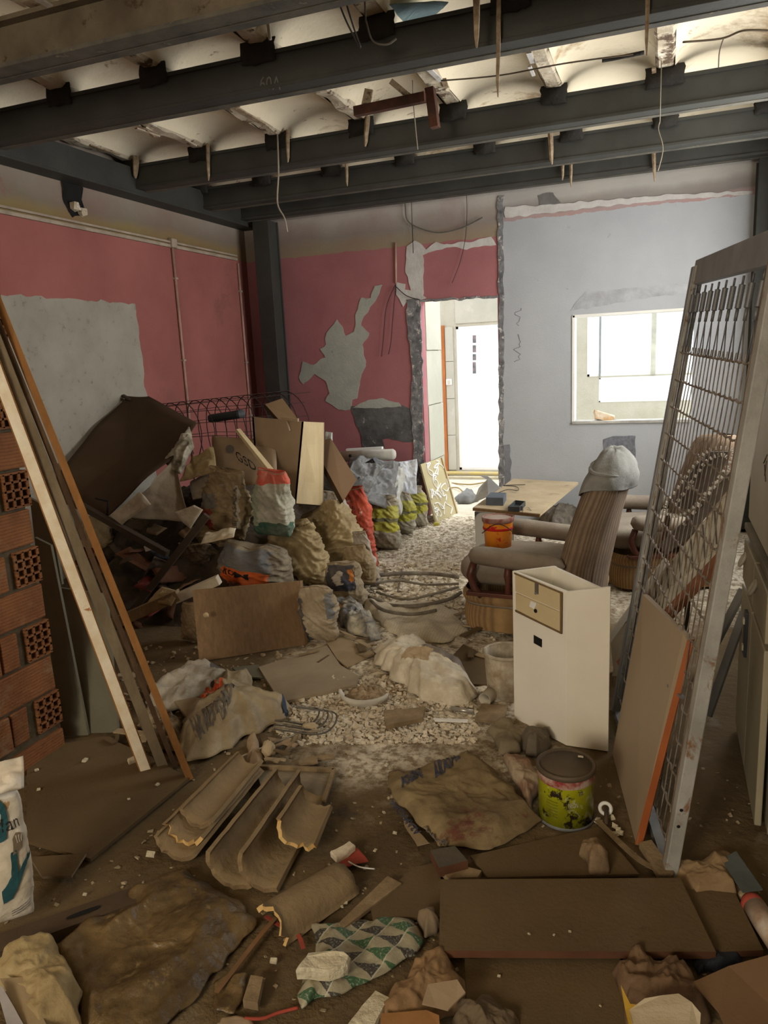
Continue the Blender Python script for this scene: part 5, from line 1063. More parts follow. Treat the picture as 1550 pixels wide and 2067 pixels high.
# looped wires near the lettered sack
o = thing('wire_coil', F(600, 1440), 'loosely looped grey wires right of the lettered sack', 'wire')
for i in range(5):
    c_ = F(598+i*4, 1442+i*3, 0.02+0.006*i); mb = MB(); R_ = 0.075+0.007*i
    mb.tube(smooth_path([c_+Vector((R_*math.cos(t)*1.3+0.02*t/6, R_*math.sin(t)*1.1, 0.01*math.sin(3*t))) for t in [-2.2+j*0.45 for j in range(11)]]), 0.0035, 5); mb.build('wire_loop', m_wire if i % 2 else MATS['grey cable'], o)
cable([F(480, 1530, 0.02), F(540, 1505, 0.03), F(600, 1480, 0.03), F(650, 1450, 0.015)], 0.004, m_wire, 'pale wire stretching from the roof tiles to the wire loops')
o = flat('framed_panel', [(512, 1547), (674, 1554), (654, 1617), (530, 1592)], 0.02, 0.012, mat('dusty slatted board', (0.30, 0.25, 0.17), (0.12, 0.09, 0.06), vscale=3, grain=(8, 60, 1), bump=0.3), 'small framed slatted panel behind the roof tiles', 'panel')
mb = MB(); q = [F(x, y, 0.026) for x, y in [(512, 1547), (674, 1554), (654, 1617)]]; mb.bar(q[0], q[1], 0.014, 0.012); mb.build('frame_strip', m_wood_old, o)
mb = MB(); mb.bar(q[1], q[2], 0.014, 0.012); mb.build('frame_strip', m_wood_old, o)
crumpled('crumpled_card', [(495, 1520), (510, 1500), (528, 1508), (530, 1550), (505, 1560)], m_card_lt, 'crumpled brown card at the far end of the nested tiles', 'cardboard', amp=0.03, dome=0.02, rings=10, N=50)
# burlap and pipes/hoses beyond
crumpled('burlap_sheet', [zH(x, y) for x, y in [(430, 1275), (650, 1265), (900, 1270), (1130, 1345), (1180, 1460), (1030, 1548), (800, 1548), (600, 1440)]], m_burlap, 'spread burlap sheet in front of the armchair', 'burlap', amp=0.035, sc=5, rings=24, N=110)
hp = [('lower dark hose arcing in front of the rubble', [(745, 1205), (790, 1222), (850, 1222), (905, 1210), (930, 1196)], 0.012), ('upper dark hose of the coil crossing to the armchair', [(735, 1165), (800, 1158), (870, 1158), (925, 1165)], 0.014), ('thin hose between the two dark ones', [(742, 1180), (800, 1172), (860, 1180), (926, 1178)], 0.008), ('long hose looping left of the armchair', [(760, 1195), (815, 1210), (870, 1200), (925, 1185)], 0.008), ('short pale hose standing up in the rubble', [(803, 1195), (808, 1170), (812, 1148)], 0.006), ('curved lowest hose near the burlap', [(748, 1212), (775, 1232), (830, 1240), (880, 1232)], 0.010)]
for lab, p, r_ in hp:
    mb = MB(); mb.tube(smooth_path([F(x, y, r_+0.035+0.012*math.sin(x)) for x, y in p]), r_, 8); tag(mb.build('hose', mat('dusty dark hose', (0.10, 0.085, 0.065), (0.20, 0.17, 0.13), vscale=14, bump=0.1)), lab, 'hose')

LM = [('the white cement bag', 30, 1690), ('the plank feet', 330, 1570), ('the lettered tan sack', 460, 1460), ('the nested roof tiles', 400, 1640), ('the tipped roof tiles', 540, 1690), ('the slotted steel channel', 170, 1842), ('the brown plastic sheet', 300, 1920), ('the hump-up roof tile', 605, 1810), ('the patterned wrap', 730, 1940), ('the flat paper sack', 930, 1620), ('the yellow paint tin', 1143, 1590), ('the biggest board', 1150, 1850), ('the drawer unit', 1130, 1340), ('the white crumpled heap', 840, 1370), ('the broken basin', 740, 1410), ('the whitewashed bucket', 1015, 1370), ('the burlap sheet', 840, 1265), ('the flat tan board', 620, 1360), ('the knobbed door', 505, 1255), ('the brick pier', 80, 1400), ('the red shard', 705, 1728), ('the small framed panel', 595, 1580), ('the orange-panel sack', 500, 1140), ('the crossing dark bars', 330, 1130), ('the pale battens', 340, 1210), ('the cardboard sheet', 250, 960), ('the wooden lath', 740, 1820), ('the dark hoses', 840, 1190)]
USED = set()
def place_label(kind, x, y, lead=''):
    ds = sorted(((math.hypot(x-a, y-b), n, a, b) for n, a, b in LM))
    for d_, n, a, b in ds[:6]:
        dx, dy = x-a, y-b
        side = ('right' if dx > 0 else 'left') if abs(dx) > 1.6*abs(dy) else (('above' if dy < 0 else 'below') if abs(dy) > 1.6*abs(dx) else ('upper ' if dy < 0 else 'lower ')+('right' if dx > 0 else 'left'))
        rel = {'above': 'just above', 'below': 'just below', 'left': 'left of', 'right': 'right of'}.get(side, 'to the %s of' % side)
        for q in ('', 'farther '):
            l = f"{kind} {q}{rel} {n}".replace('farther just ', 'farther ').strip()
            if l not in USED: USED.add(l); return l
    return f"{kind} near {ds[0][1]}"
# ================================================================ THE HEAP OF SACKS (left rear)
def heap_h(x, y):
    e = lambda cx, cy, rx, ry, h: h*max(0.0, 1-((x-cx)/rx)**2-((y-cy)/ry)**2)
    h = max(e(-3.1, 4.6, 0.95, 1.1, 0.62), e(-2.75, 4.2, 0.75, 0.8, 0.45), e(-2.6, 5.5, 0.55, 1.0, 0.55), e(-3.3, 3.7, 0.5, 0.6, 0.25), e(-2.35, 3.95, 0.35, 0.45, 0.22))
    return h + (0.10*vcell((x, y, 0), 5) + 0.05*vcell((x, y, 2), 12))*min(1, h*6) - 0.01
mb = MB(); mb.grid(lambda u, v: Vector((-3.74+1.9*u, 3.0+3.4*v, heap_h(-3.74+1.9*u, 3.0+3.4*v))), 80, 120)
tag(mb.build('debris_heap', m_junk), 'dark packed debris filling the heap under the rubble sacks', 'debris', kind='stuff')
G = 'rubble sacks piled at the left rear'
sack(838, 1066, 985, 46, 6.0, m_sack_yel, 'last yellow-printed sack of the row, nearest the doorway', lean=-2, floor=True, group=G)
sack(806, 1082, 1000, 54, 5.7, m_sack_yel, 'second yellow-printed sack from the doorway, under white film', floor=True, group=G)
sack(771, 1112, 1005, 62, 5.3, m_sack_yel, 'third yellow-printed sack from the doorway, right of the red one', lean=1, floor=True, group=G, top=0.6)
sack(728, 1150, 988, 62, 4.8, m_sack_rdor, 'bright red-orange rubble sack in the row', lean=-5, floor=True, group=G, top=0.4)
sack(690, 1150, 990, 76, 4.5, m_sack_grey, 'grey-beige sack with gathered top, left of the red-orange one', lean=-6, group=G, top=0.35)
sack(748, 1190, 1075, 40, 4.55, m_sack_grey, 'narrow pale sack in front of the red-orange one', lean=-12, floor=True, group=G, top=0.5)
sack(695, 1135, 1012, 108, 4.35, m_sack_olive, 'big olive-tan sack slumped rightwards below the grey-beige one', lean=-24, group=G, top=0.5, amp=0.028)
sack(622, 1188, 1045, 112, 4.0, m_sack_olive, 'big wrinkled tan sack in the middle front of the pile', lean=-14, group=G, top=0.62, amp=0.024, wr=0.014)
sack(552, 1080, 950, 78, 3.88, m_sack_green, 'white and green sack with red top, upright on the pile', lean=3, group=G, top=0.75)
o, fn = sack(458, 1085, 950, 98, 3.86, m_sack_red, 'tan sack with faded red print, left of the green and white one', lean=5, group=G, top=0.6, wr=0.008)
text_on('REPASADA', lambda u, v: fn(0.585+0.035*(1-v), 0.15+0.65*u), 0, 0, 1, 1, 'printed_lettering', m_ink2, o, bold=0.02)
sack(440, 1112, 1058, 105, 3.85, m_sack_tan, 'flattened tan sack with white patch under the red-printed one', lean=-3, group=G, top=0.9, amp=0.03)
crum = crumple_fn([AY(405, 1100, 3.6), AY(470, 1085, 3.6), AY(478, 1068, 3.75), AY(412, 1078, 3.75)], 0.02, 14, 2, 0.02)
mb = MB(); mb.grid(crum, 24, 16); tag(mb.build('torn_paper', mat('bright torn paper', (0.66, 0.58, 0.44), (0.45, 0.37, 0.25), vscale=9, crease=0.1, bump=0.4), solid=0.003), 'bright torn paper between two tan sacks of the pile', 'paper')
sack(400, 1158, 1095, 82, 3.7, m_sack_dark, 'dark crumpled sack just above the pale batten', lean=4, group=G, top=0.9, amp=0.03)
o, fn = sack(512, 1190, 1092, 150, 3.65, m_sack_orange, 'grey sack with bright orange printed panel above the knobbed door', lean=5, group=G, top=0.85, amp=0.02)
text_on('KOM', fn, 0.40, 0.40, 0.52, 0.52, 'printed_lettering', m_inkk, o, bold=0.03)
sack(705, 1222, 1128, 76, 3.9, m_sack_navy, 'sack with navy and orange print at the front right of the pile', lean=-8, group=G, top=0.8)
sack(642, 1302, 1185, 70, 3.35, m_sack_beige, 'beige wrinkled sack standing right of the knobbed door panel', lean=-3, floor=True, group=G, top=0.6, wr=0.010)
sack(732, 1180, 1100, 60, 4.2, m_sack_tan, 'small tan sack between the navy one and the narrow pale one', lean=-10, group=G, top=0.5)
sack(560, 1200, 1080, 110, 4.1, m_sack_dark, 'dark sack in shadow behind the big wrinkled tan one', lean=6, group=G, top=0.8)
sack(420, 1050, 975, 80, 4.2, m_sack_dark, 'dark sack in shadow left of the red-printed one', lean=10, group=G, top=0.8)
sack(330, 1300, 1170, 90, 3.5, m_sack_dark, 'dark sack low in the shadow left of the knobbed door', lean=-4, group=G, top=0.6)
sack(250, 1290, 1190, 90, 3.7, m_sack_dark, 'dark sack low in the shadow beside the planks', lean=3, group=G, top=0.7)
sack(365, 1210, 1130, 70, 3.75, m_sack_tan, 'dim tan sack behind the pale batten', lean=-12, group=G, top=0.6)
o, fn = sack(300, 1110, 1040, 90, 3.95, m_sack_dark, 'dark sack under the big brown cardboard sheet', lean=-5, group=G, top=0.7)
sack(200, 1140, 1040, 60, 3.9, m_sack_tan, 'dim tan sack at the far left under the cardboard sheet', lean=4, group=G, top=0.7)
sack(385, 1300, 1220, 55, 3.4, m_sack_tan, 'dim tan sack half behind the left edge of the knobbed door', lean=2, floor=True, group=G, top=0.7)
crumpled('navy_sack', [(672, 1225), (700, 1217), (730, 1240), (765, 1275), (770, 1295), (745, 1298), (715, 1285), (685, 1265)], mat('navy printed plastic', (0.05, 0.06, 0.09), (0.55, 0.50, 0.38), vscale=12, crease=0.1, bump=0.5, rough=0.5), 'empty navy sack with white edges on the floor before the pile', 'sack', amp=0.05, dome=0.06, sc=10, rings=20, N=90)
slab('orange_scrap', [(672, 1223), (690, 1215), (705, 1222), (692, 1231), (680, 1232)], 0.06, 0.05, mat('orange plastic scrap', (0.75, 0.30, 0.03), bump=0.2), 'small orange scrap at the top of the empty navy sack', 'scrap', 2)
# grey plastic film over the rear row and white cloth
for q, m, lab in (([AY(692, 1000, 5.0), AY(790, 1035, 5.3), AY(800, 935, 5.9), AY(700, 925, 5.7)], m_plastic_g, 'grey plastic film draped over the rear row of sacks'),
                  ([AY(775, 1045, 5.35), AY(808, 1042, 5.4), AY(815, 945, 5.95), AY(765, 935, 5.8)], m_plastic_w, 'white plastic film hanging over a yellow-printed sack'),
                  ([AY(805, 1000, 5.9), AY(842, 998, 6.0), AY(838, 930, 6.2), AY(800, 935, 6.1)], mat('white cloth', (0.62, 0.63, 0.64), (0.4, 0.42, 0.46), vscale=9, crease=0.1, bump=0.4), 'white cloth bundle on the last yellow-printed sack'),
                  ([AY(690, 985, 4.9), AY(745, 1000, 5.0), AY(770, 945, 5.5), AY(700, 935, 5.3)], m_plastic_g, 'second fold of grey film right of the leaning plank piece')):
    mb = MB(); mb.grid(crumple_fn(q, 0.07, 7, q[0].x, 0.03), 44, 40); tag(mb.build('plastic_film', m, solid=0.002), lab, 'film')
a, b = AY(683, 922, 5.95), AY(797, 917, 5.95)
o = thing('cardboard_tube', (a+b)/2, 'white tube lying on top of the rear row of sacks', 'tube')
mb = MB(); mb.tube([a, b-(b-a)*0.03, b], 0.047, 18, rr=[0.047, 0.047, 0.035]); mb.build('tube_wall', mat('white tube', (0.68, 0.66, 0.58), bump=0.1), o)
c_ = AY(707, 920, 5.90); mb = MB(); mb.tube([c_, c_-Vector((0, 0.006, 0))], 0.014, 10); mb.build('tube_hole', m_dark, o)
mb = MB(); mb.bar(AY(700, 908, 6.1), AY(772, 904, 6.1), 0.04, 0.02); tag(mb.build('white_batten', m_white), 'thin white batten behind the white tube', 'batten')
o = thing('black_box', AY(747, 960, 5.5), 'small black open box on the grey film', 'box')
mb = MB(); p = [AY(735, 935, 5.5), AY(752, 925, 5.5), AY(760, 938, 5.45), AY(757, 962, 5.4), AY(745, 960, 5.4)]; mb.prism(p, (0, 0.08, 0)); mb.build('box_shell', m_dkgrey, o)
# patterned board at the doorway
q = [F(881, 1056, 0.0), F(922, 1036, 0.0), AY(894, 923, 6.45), AY(849, 937, 6.35)]
q[2] = q[3] + (q[1]-q[0])*0.97; qn = (q[1]-q[0]).cross(q[3]-q[0]).normalized(); qn = qn if qn.dot(EYE-q[0]) > 0 else -qn
o = thing('patterned_board', q[0], 'cream board with white scribbled pattern leaning at the doorway', 'board')
mb = MB(); mb.prism(q, -qn*0.016); mb.build('board_panel', mat('cream patterned board', (0.46, 0.40, 0.23), (0.40, 0.34, 0.19), vscale=4, bump=0.1), o)
rs = random.Random(5)
for k in range(16):
    u, v = rs.uniform(0.1, 0.6), rs.uniform(0.05, 0.8); pts = []
    for j in range(6):
        u = min(0.95, max(0.05, u+rs.uniform(-0.2, 0.25))); v = min(0.97, max(0.03, v+rs.uniform(-0.10, 0.14)))
        pts.append(q[0].lerp(q[1], u).lerp(q[3].lerp(q[2], u), v) + qn*0.003)
    mb = MB(); mb.tube(smooth_path(pts, 5), 0.006, 5); mb.build('scribble_line', m_white, o)
mb = MB(); mb.bar(q[1], q[2], 0.012, 0.03); mb.build('board_edge', m_wood_lt, o)
mb = MB(); mb.box(F(881, 1058, 0.015), (0.05, 0.04, 0.03)); mb.build('yellow_foot', mat('yellow foam', (0.65, 0.58, 0.1), bump=0.3), o, bevel=0.008)
# ---- cardboard and panels on the heap
q = [AY(243, 800, 4.55), AY(300, 800, 4.5), AY(396, 853, 4.25), AY(352, 925, 3.95), AY(285, 985, 3.75), AY(215, 1047, 3.6), AY(160, 1030, 3.62), AY(122, 1012, 3.65), AY(118, 965, 3.72), AY(165, 900, 4.0), AY(215, 835, 4.35)]
for p in q: p.x = max(p.x, XL+0.03)
def fan(pts, c, seed=0, amp=0.01, rings=8):
    mb = MB(); n = len(pts); ring = []
    for i in range(n):
        for j in range(6): ring.append(pts[i].lerp(pts[(i+1) % n], j/6))
    N = len(ring); vs_ = [c]
    for r in range(1, rings+1):
        for p in ring:
            w = c.lerp(p, r/rings); vs_.append(w + Vector((0, -1, 0.5))*amp*noise.noise(w*3+Vector((seed, 0, 0))))
    fs = [(0, 1+k, 1+(k+1) % N) for k in range(N)]
    for j in range(rings-1):
        for k in range(N): k2 = (k+1) % N; fs.append((1+j*N+k, 1+(j+1)*N+k, 1+(j+1)*N+k2, 1+j*N+k2))
    return mb.add(vs_, fs, 0, None, True)
c_ = AY(250, 925, 4.0)
tag(fan(q, c_, 1, 0.05).build('cardboard_sheet', m_card_dk, solid=0.008), 'large dark brown cardboard sheet slumped over the left of the heap', 'cardboard')
mb = MB(); mb.tube([AY(193, 1006, 3.55), AY(218, 1012, 3.53), AY(216, 1040, 3.52)], 0.006, 6); tag(mb.build('tear_strip', m_dark), 'dark torn notch strip at the lower corner of the cardboard sheet', 'strip')
for i, (x0, y0, x1, y1) in enumerate(((219, 797, 260, 812), (222, 818, 255, 838), (244, 797, 262, 806))):
    mb = MB(); mb.bar(AY(x0, y0, 4.55), AY(x1, y1, 4.5), 0.03, 0.02, taper=0.6); tag(mb.build('splinter', m_junk), ('uppermost', 'lower', 'shortest')[i] + ' dark splintered wood end at the top of the cardboard sheet', 'wood')
def patch3(pp, m, name, label, cat, amp=0.03, sc=9, n=30, solid=0.003, seed=None, par=None):
    pts = [AY(*p) for p in pp]; mb = MB(); mb.grid(crumple_fn(pts, amp, sc, pts[0].x if seed is None else seed, 0.02), n, n); return tag(mb.build(name, m, par, solid=solid), label, cat)
patch3([(232, 1045, 3.60), (300, 985, 3.65), (350, 925, 3.95), (385, 1055, 3.75)], mat('dusty grey brown cloth', (0.27, 0.21, 0.145), (0.19, 0.145, 0.095), vscale=5, crease=0.05, bump=0.4), 'dusty_cloth', 'dusty grey-brown cloth below the big cardboard sheet', 'cloth', 0.05, 5, seed=3)
patch3([(225, 1040, 3.55), (248, 1060, 3.5), (305, 1018, 3.55), (282, 992, 3.6)], mat('dirty white sheet', (0.52, 0.47, 0.38), (0.36, 0.31, 0.23), vscale=9, crease=0.08, bump=0.4), 'white_flap', 'dirty white flap hanging from the dusty cloth, left', 'cloth', 0.02, 9, seed=4)
patch3([(352, 1035, 3.65), (385, 1068, 3.6), (410, 1030, 3.65), (392, 1020, 3.7)], MATS['dirty white sheet'], 'white_flap', 'dirty white flap hanging from the dusty cloth, right', 'cloth', 0.02, 9, seed=6)
patch3([(335, 935, 3.95), (365, 960, 3.9), (395, 905, 4.05), (383, 862, 4.15)], mat('shiny crumpled foil film', (0.62, 0.58, 0.46), (0.12, 0.10, 0.06), vscale=12, crease=0.12, bump=0.6, rough=0.3), 'crumpled_film', 'glossy crumpled film beside the corner of the cardboard sheet', 'film', 0.05, 12, seed=7)
patch3([(362, 975, 3.9), (440, 955, 3.95), (432, 905, 4.1), (388, 925, 4.05)], m_yelpaper, 'paper_bundle', 'brown paper bundle right of the glossy film', 'paper', 0.06, 8, seed=8)
patch3([(390, 1010, 3.9), (470, 985, 3.95), (455, 950, 4.05), (385, 975, 4.0)], m_sack_grey, 'torn_sack', 'grey torn sack piece above the red-printed sack', 'sack', 0.04, 8, seed=9)
patch3([(425, 985, 4.05), (560, 975, 4.1), (556, 890, 4.3), (430, 880, 4.3)], m_card_lt, 'lettered_cardboard', 'tan cardboard with GSD lettering leaning on the heap', 'cardboard', 0.012, 3, n=14, seed=1)
lc = bpy.data.objects['lettered_cardboard']
lfn = crumple_fn([AY(425, 985, 4.05), AY(560, 975, 4.1), AY(556, 890, 4.3), AY(430, 880, 4.3)], 0.012, 3, 1, 0.02)
text_on('GSD', lambda u, v: lfn(0.42+0.30*u-0.04*v, 0.50-0.26*u+0.20*v), 0, 0, 1, 1, 'printed_lettering', m_inkk, lc, lift=0.008)
decal([(0.30+0.07*math.cos(t)*1.0, 0.72+0.09*math.sin(t)) for t in [i*math.pi/6 for i in range(12)]], lfn, m_ink2, lc, 'printed_spot', lift=0.008)
mb = MB(); mb.bar(AY(480, 868, 4.1), AY(552, 958, 3.98), 0.03, 0.02, taper=1.3); tag(mb.build('batten', m_wood_lt), 'slim pale batten crossing the lettered cardboard', 'batten')
mb = MB(); mb.bar(AY(425, 845, 4.6), AY(490, 835, 4.6), 0.10, 0.06); tag(mb.build('dark_bottle', m_dkgrey, bevel=0.02), 'black plastic object under the wire mesh roll', 'plastic')
# wire mesh roll
o = thing('wire_mesh_roll', AY(480, 850, 5.0), 'rusty rolled wire mesh lying on top of the heap', 'wire mesh')
m_mesh = mat('rusty mesh wire', (0.05, 0.028, 0.022), bump=0, rough=0.7)
A0, A1 = AY(335, 880, 4.45), AY(585, 868, 5.25); axv = (A1-A0).normalized(); sdv = axv.cross(Vector((0, 0, 1))).normalized(); Lr = (A1-A0).length
def rollp(s, ang, rr=0.30): 
    R_ = rr*(0.80+0.28*s+0.10*ang/6.28); return A0 + axv*(Lr*s) + sdv*math.cos(ang)*R_ + Vector((0, 0, 1))*(math.sin(ang)*R_*0.92)
for i in range(13):
    s = i/12 + 0.012*math.sin(i*5); mb = MB(); mb.tube([rollp(s+0.015*math.sin(j*0.5), -0.6+j*0.26) for j in range(18)], 0.0036, 5); mb.build('mesh_hoop', m_mesh, o)
for j in range(9):
    ang = 0.0+j*0.40; e = 1.0 + (0.16 if j % 3 == 0 else 0.05); mb = MB(); mb.tube([rollp(s_*e-0.02, ang+0.03*math.sin(s_*9)) for s_ in (0, 0.25, 0.5, 0.75, 1)], 0.0024, 5); mb.build('mesh_rod', m_mesh, o)
# pine-sided box
fbl, fbr, bbr = AY(520, 1012, 4.25), AY(598, 1016, 4.25), AY(651, 1020, 4.45)
o = thing('pine_box', fbl, 'tan box with pale pine side standing in the heap', 'box')
tl, tr, br_ = AY(509, 842, 4.25), AY(613, 851, 4.25), AY(653, 853, 4.45)
mb = MB(); mb.prism([fbl, fbr, tr, tl], (0.0, 0.012, 0)); mb.build('front_panel', m_card_lt, o)
mb = MB(); mb.prism([fbr, bbr, br_, tr], (-0.014, 0.0, 0)); mb.build('side_panel', m_wood_lt, o)
sh = bbr-fbr; mb = MB(); mb.prism([fbl+sh, bbr, br_, tl+sh], (0, 0.012, 0)); mb.build('rear_panel', m_card_lt, o)
mb = MB(); mb.prism([fbl, fbl+sh, tl+sh, tl], (0.012, 0, 0)); mb.build('side_panel', m_wood_lt, o)
mb = MB(); mb.bar(AY(570, 845, 4.24), AY(602, 848, 4.24), 0.02, 0.02); mb.bar(AY(578, 850, 4.23), AY(584, 870, 4.23), 0.02, 0.012); mb.build('torn_tape', m_card_lt, o)
def board3(pp, m, name, label, th=0.018, off=(0, 1, 0), cat='board', me_=None):
    pts = [AY(*p) for p in pp]; mb = MB(); mb.prism(pts, Vector(off)*th, 0, 1 if me_ else None); return tag(mb.build(name, [m, me_] if me_ else m), label, cat)
board3([(535, 816, 4.55), (570, 804, 4.55), (604, 850, 4.5), (568, 853, 4.5)], mat('tan melamine', (0.45, 0.33, 0.21), (0.40, 0.29, 0.18), vscale=3, bump=0.05), 'panel_offcut', 'small tan board sticking up behind the pine-sided box', 0.06, (-0.7, 0.7, -0.3), me_=m_card_dk)
board3([(652, 888, 4.6), (668, 885, 4.6), (720, 968, 4.5), (693, 1012, 4.45), (652, 935, 4.55)], mat('pinkish tan melamine', (0.40, 0.285, 0.195), (0.36, 0.25, 0.17), vscale=3, bump=0.05), 'panel_offcut', 'tan board sloping down right of the pine-sided box', 0.05, (-0.7, 0.5, -0.5), me_=m_card_dk)
patch3([(655, 940, 4.8), (672, 945, 4.8), (672, 875, 5.0), (655, 872, 5.0)], m_plastic_w, 'plastic_wad', 'white plastic wad right of the pine side', 'plastic', 0.03, 14, n=14)
# bars and battens in the dark part
def bar3(p, q, w, h, m, name, label, cat='bar', taper=1.0):
    mb = MB(); mb.bar(AY(*p), AY(*q), w, h, taper=taper); return tag(mb.build(name, m, bevel=0.002), label, cat)
m_dkbar = mat('dark painted bar', (0.10, 0.075, 0.05), (0.07, 0.05, 0.035), bump=0.2)
bar3((130, 1002, 3.5), (338, 1118, 3.5), 0.04, 0.035, m_dkbar, 'dark_bar', 'dark bar running down right below the cardboard sheet')
bar3((268, 1232, 3.4), (418, 1040, 3.55), 0.035, 0.04, m_dkbar, 'dark_bar', 'dark bar rising right and crossing the other dark bar')
bar3((222, 1262, 3.2), (362, 1200, 3.3), 0.05, 0.06, m_wood_old, 'batten', 'tan batten ending at the planks, left of the knobbed door', 'batten')
bar3((355, 1208, 3.30), (442, 1170, 3.38), 0.06, 0.05, mat('dirty white batten', (0.55, 0.49, 0.38), (0.4, 0.34, 0.25), vscale=9, bump=0.2), 'white_batten', 'dirty white batten end with nail holes above the knobbed door', 'batten')
patch3([(300, 1215, 3.28), (345, 1225, 3.25), (365, 1195, 3.3), (330, 1185, 3.35)], m_yelpaper, 'torn_paper', 'yellowed torn paper wrapped on the pale battens', 'paper', 0.025, 12, n=16)
board3([(232, 1118, 3.55), (258, 1105, 3.6), (318, 1150, 3.6), (312, 1162, 3.55)], m_board_edge, 'dark_board', 'dark red-brown board end in the shadow below the crossing bars', 0.02)
board3([(290, 1103, 3.55), (304, 1098, 3.55), (306, 1110, 3.55), (294, 1114, 3.55)], m_white, 'white_tag', 'small white square piece on the dark bar', 0.01)
rj = random.Random(12)
jm = [m_sack_dark, m_card_dk, m_board_edge, m_sack_tan, mat('dull red scrap', (0.16, 0.03, 0.025), bump=0.2), mat('dull blue scrap', (0.05, 0.06, 0.08), bump=0.2), m_card]
jn = ['scrap', 'scrap', 'scrap']
for k in range(26):
    x, y = rj.uniform(170, 400), rj.uniform(1060, 1300)
    if y > 1180 and x > 380: continue
    Y = 3.75 - (y-1060)/240*0.45 + rj.uniform(-0.05, 0.1); c_ = AY(x, y, Y); s = rj.uniform(0.05, 0.11); R_ = Euler((rj.uniform(-1, 1), rj.uniform(-1, 1), rj.uniform(0, 3))).to_matrix()
    cf = crumple_fn([c_+R_@Vector(v)*s for v in ((-1, -0.6, 0), (1, -0.7, 0), (0.9, 0.6, 0), (-1, 0.7, 0))], 0.03, 14, k, 0.02)
    mb = MB(); mb.grid(cf, 10, 8); jmi = rj.randrange(len(jm)); tag(mb.build('litter_scrap', jm[jmi], solid=0.003), place_label(('very dark crumpled', 'dark brown flat', 'red-brown', 'dim tan crumpled', 'dull red', 'dull blue', 'mid-brown card')[jmi]+' scrap', x, y), 'scrap', 'dark scraps in the shadowed debris')
# knobbed door panel
pb = [F(402, 1336), F(616, 1302)]; pt = [AY(388, 1192, pb[0].y+0.10), AY(606, 1173, pb[1].y+0.10)]
o = thing('cupboard_door', (pb[0]+pb[1])/2, 'brown wood-grain cupboard door with round knob, standing against the sacks', 'door')
mb = MB(); mb.prism([pb[0], pb[1], pt[1], pt[0]], (0.006, 0.018, 0)); mb.build('door_panel', m_wood_br, o, bevel=0.001)
kc = AY(417, 1240, pb[0].y+0.055); mb = MB(); nrm = Vector((0.35, -0.93, 0)).normalized(); MK = nrm.to_track_quat('Z', 'Y').to_matrix()
mb.lathe([(0, 0.022), (0.010, 0.021), (0.015, 0.015), (0.013, 0.009), (0.006, 0.006), (0.006, 0.0)], kc, 18, M=MK); mb.build('knob', m_wood_lt, o)
mb = MB(); mb.lathe([(0.018, 0.002), (0.018, 0.0)], kc, 18, M=MK); mb.build('knob_rosette', m_wood_br, o)

# ================================================================ RIGHT: drawer unit, armchair, table, bed frame, cabinet
A_, B_, C_, D_ = Vector((-0.54, 2.79, 0)), Vector((-0.313, 2.625, 0)), Vector((-0.162, 2.622, 0)), Vector((-0.395, 2.90, 0))
zt = [0.622, 0.603, 0.632, 0.62]
o = thing('drawer_unit', (A_+B_+C_+D_)/4, 'open white drawer unit standing on end, cream drawer fronts, black hole', 'drawer unit')
up = lambda p, z: Vector((p.x, p.y, z))
mb = MB(); mb.prism([A_, B_, up(B_, zt[1]), up(A_, zt[0])], (0.008, 0.011, 0)); mb.build('left_panel', mat('glossy white laminate', (0.86, 0.83, 0.74), (0.78, 0.75, 0.65), vscale=2, bump=0.03, rough=0.4), o, bevel=0.0015)
mb = MB(); mb.prism([B_, C_, up(C_, zt[2]), up(B_, zt[1])], (0, 0.014, 0)); mb.build('right_panel', mat('shaded white laminate', (0.80, 0.76, 0.66), (0.72, 0.67, 0.56), vscale=2, bump=0.03, rough=0.4), o, bevel=0.0015)  # same laminate toned down: shade of the less lit sides put into colour
mb = MB(); mb.prism([A_, D_, up(D_, zt[3]), up(A_, zt[0])], (0.012, -0.006, 0)); mb.build('rear_panel', MATS['shaded white laminate'], o)
mb = MB(); mb.prism([D_, C_+Vector((0, 0.014, 0)), up(C_, zt[2]-0.02)+Vector((0, 0.014, 0)), up(D_, zt[3])], (-0.012, -0.006, 0)); mb.build('rear_panel', MATS['shaded white laminate'], o)
nL = (B_-A_).cross(Vector((0, 0, 1))).normalized()
if nL.y > 0: nL = -nL
def PL(x, y, off=0.0):
    d = ray(x, y); t = (A_ + nL*off - EYE).dot(nL)/d.dot(nL); return EYE + d*t
def plq(pxs, off, th, name, m, parent, bevel=0.0):
    mb = MB(); mb.prism([PL(x, y, off) for x, y in pxs], -nL*th); return mb.build(name, m, parent, bevel=bevel)
m_dr = mat('cream drawer front', (0.64, 0.54, 0.33), (0.56, 0.46, 0.27), vscale=4, bump=0.05, rough=0.4)
d1 = plq([(1039, 1159), (1131, 1197), (1131, 1234), (1040, 1194)], 0.008, 0.010, 'drawer_front', m_dr, o, 0.002)
d2 = plq([(1040, 1197), (1131, 1237), (1131, 1277), (1041, 1231)], 0.008, 0.010, 'drawer_front', m_dr, o, 0.002)
for pq in ([(1037, 1156), (1133, 1196), (1133, 1199), (1038, 1159)], [(1039, 1231), (1132, 1276), (1132, 1280), (1040, 1235)], [(1130, 1196), (1134, 1197), (1133, 1280), (1130, 1279)]):
    plq(pq, 0.010, 0.004, 'trim_line', mat('brown trim line', (0.20, 0.13, 0.06), bump=0), o)
plq([(1079, 1176), (1086, 1179), (1086, 1200), (1079, 1197)], 0.0105, 0.004, 'lock_slot', m_ink2, d1)
mb = MB(); c_ = PL(1081, 1233, 0.01); MK = nL.to_track_quat('Z', 'Y').to_matrix(); mb.lathe([(0, 0.002), (0.008, 0.002), (0.008, 0)], c_, 14, M=MK); mb.build('knob_hole', m_dark, d2)
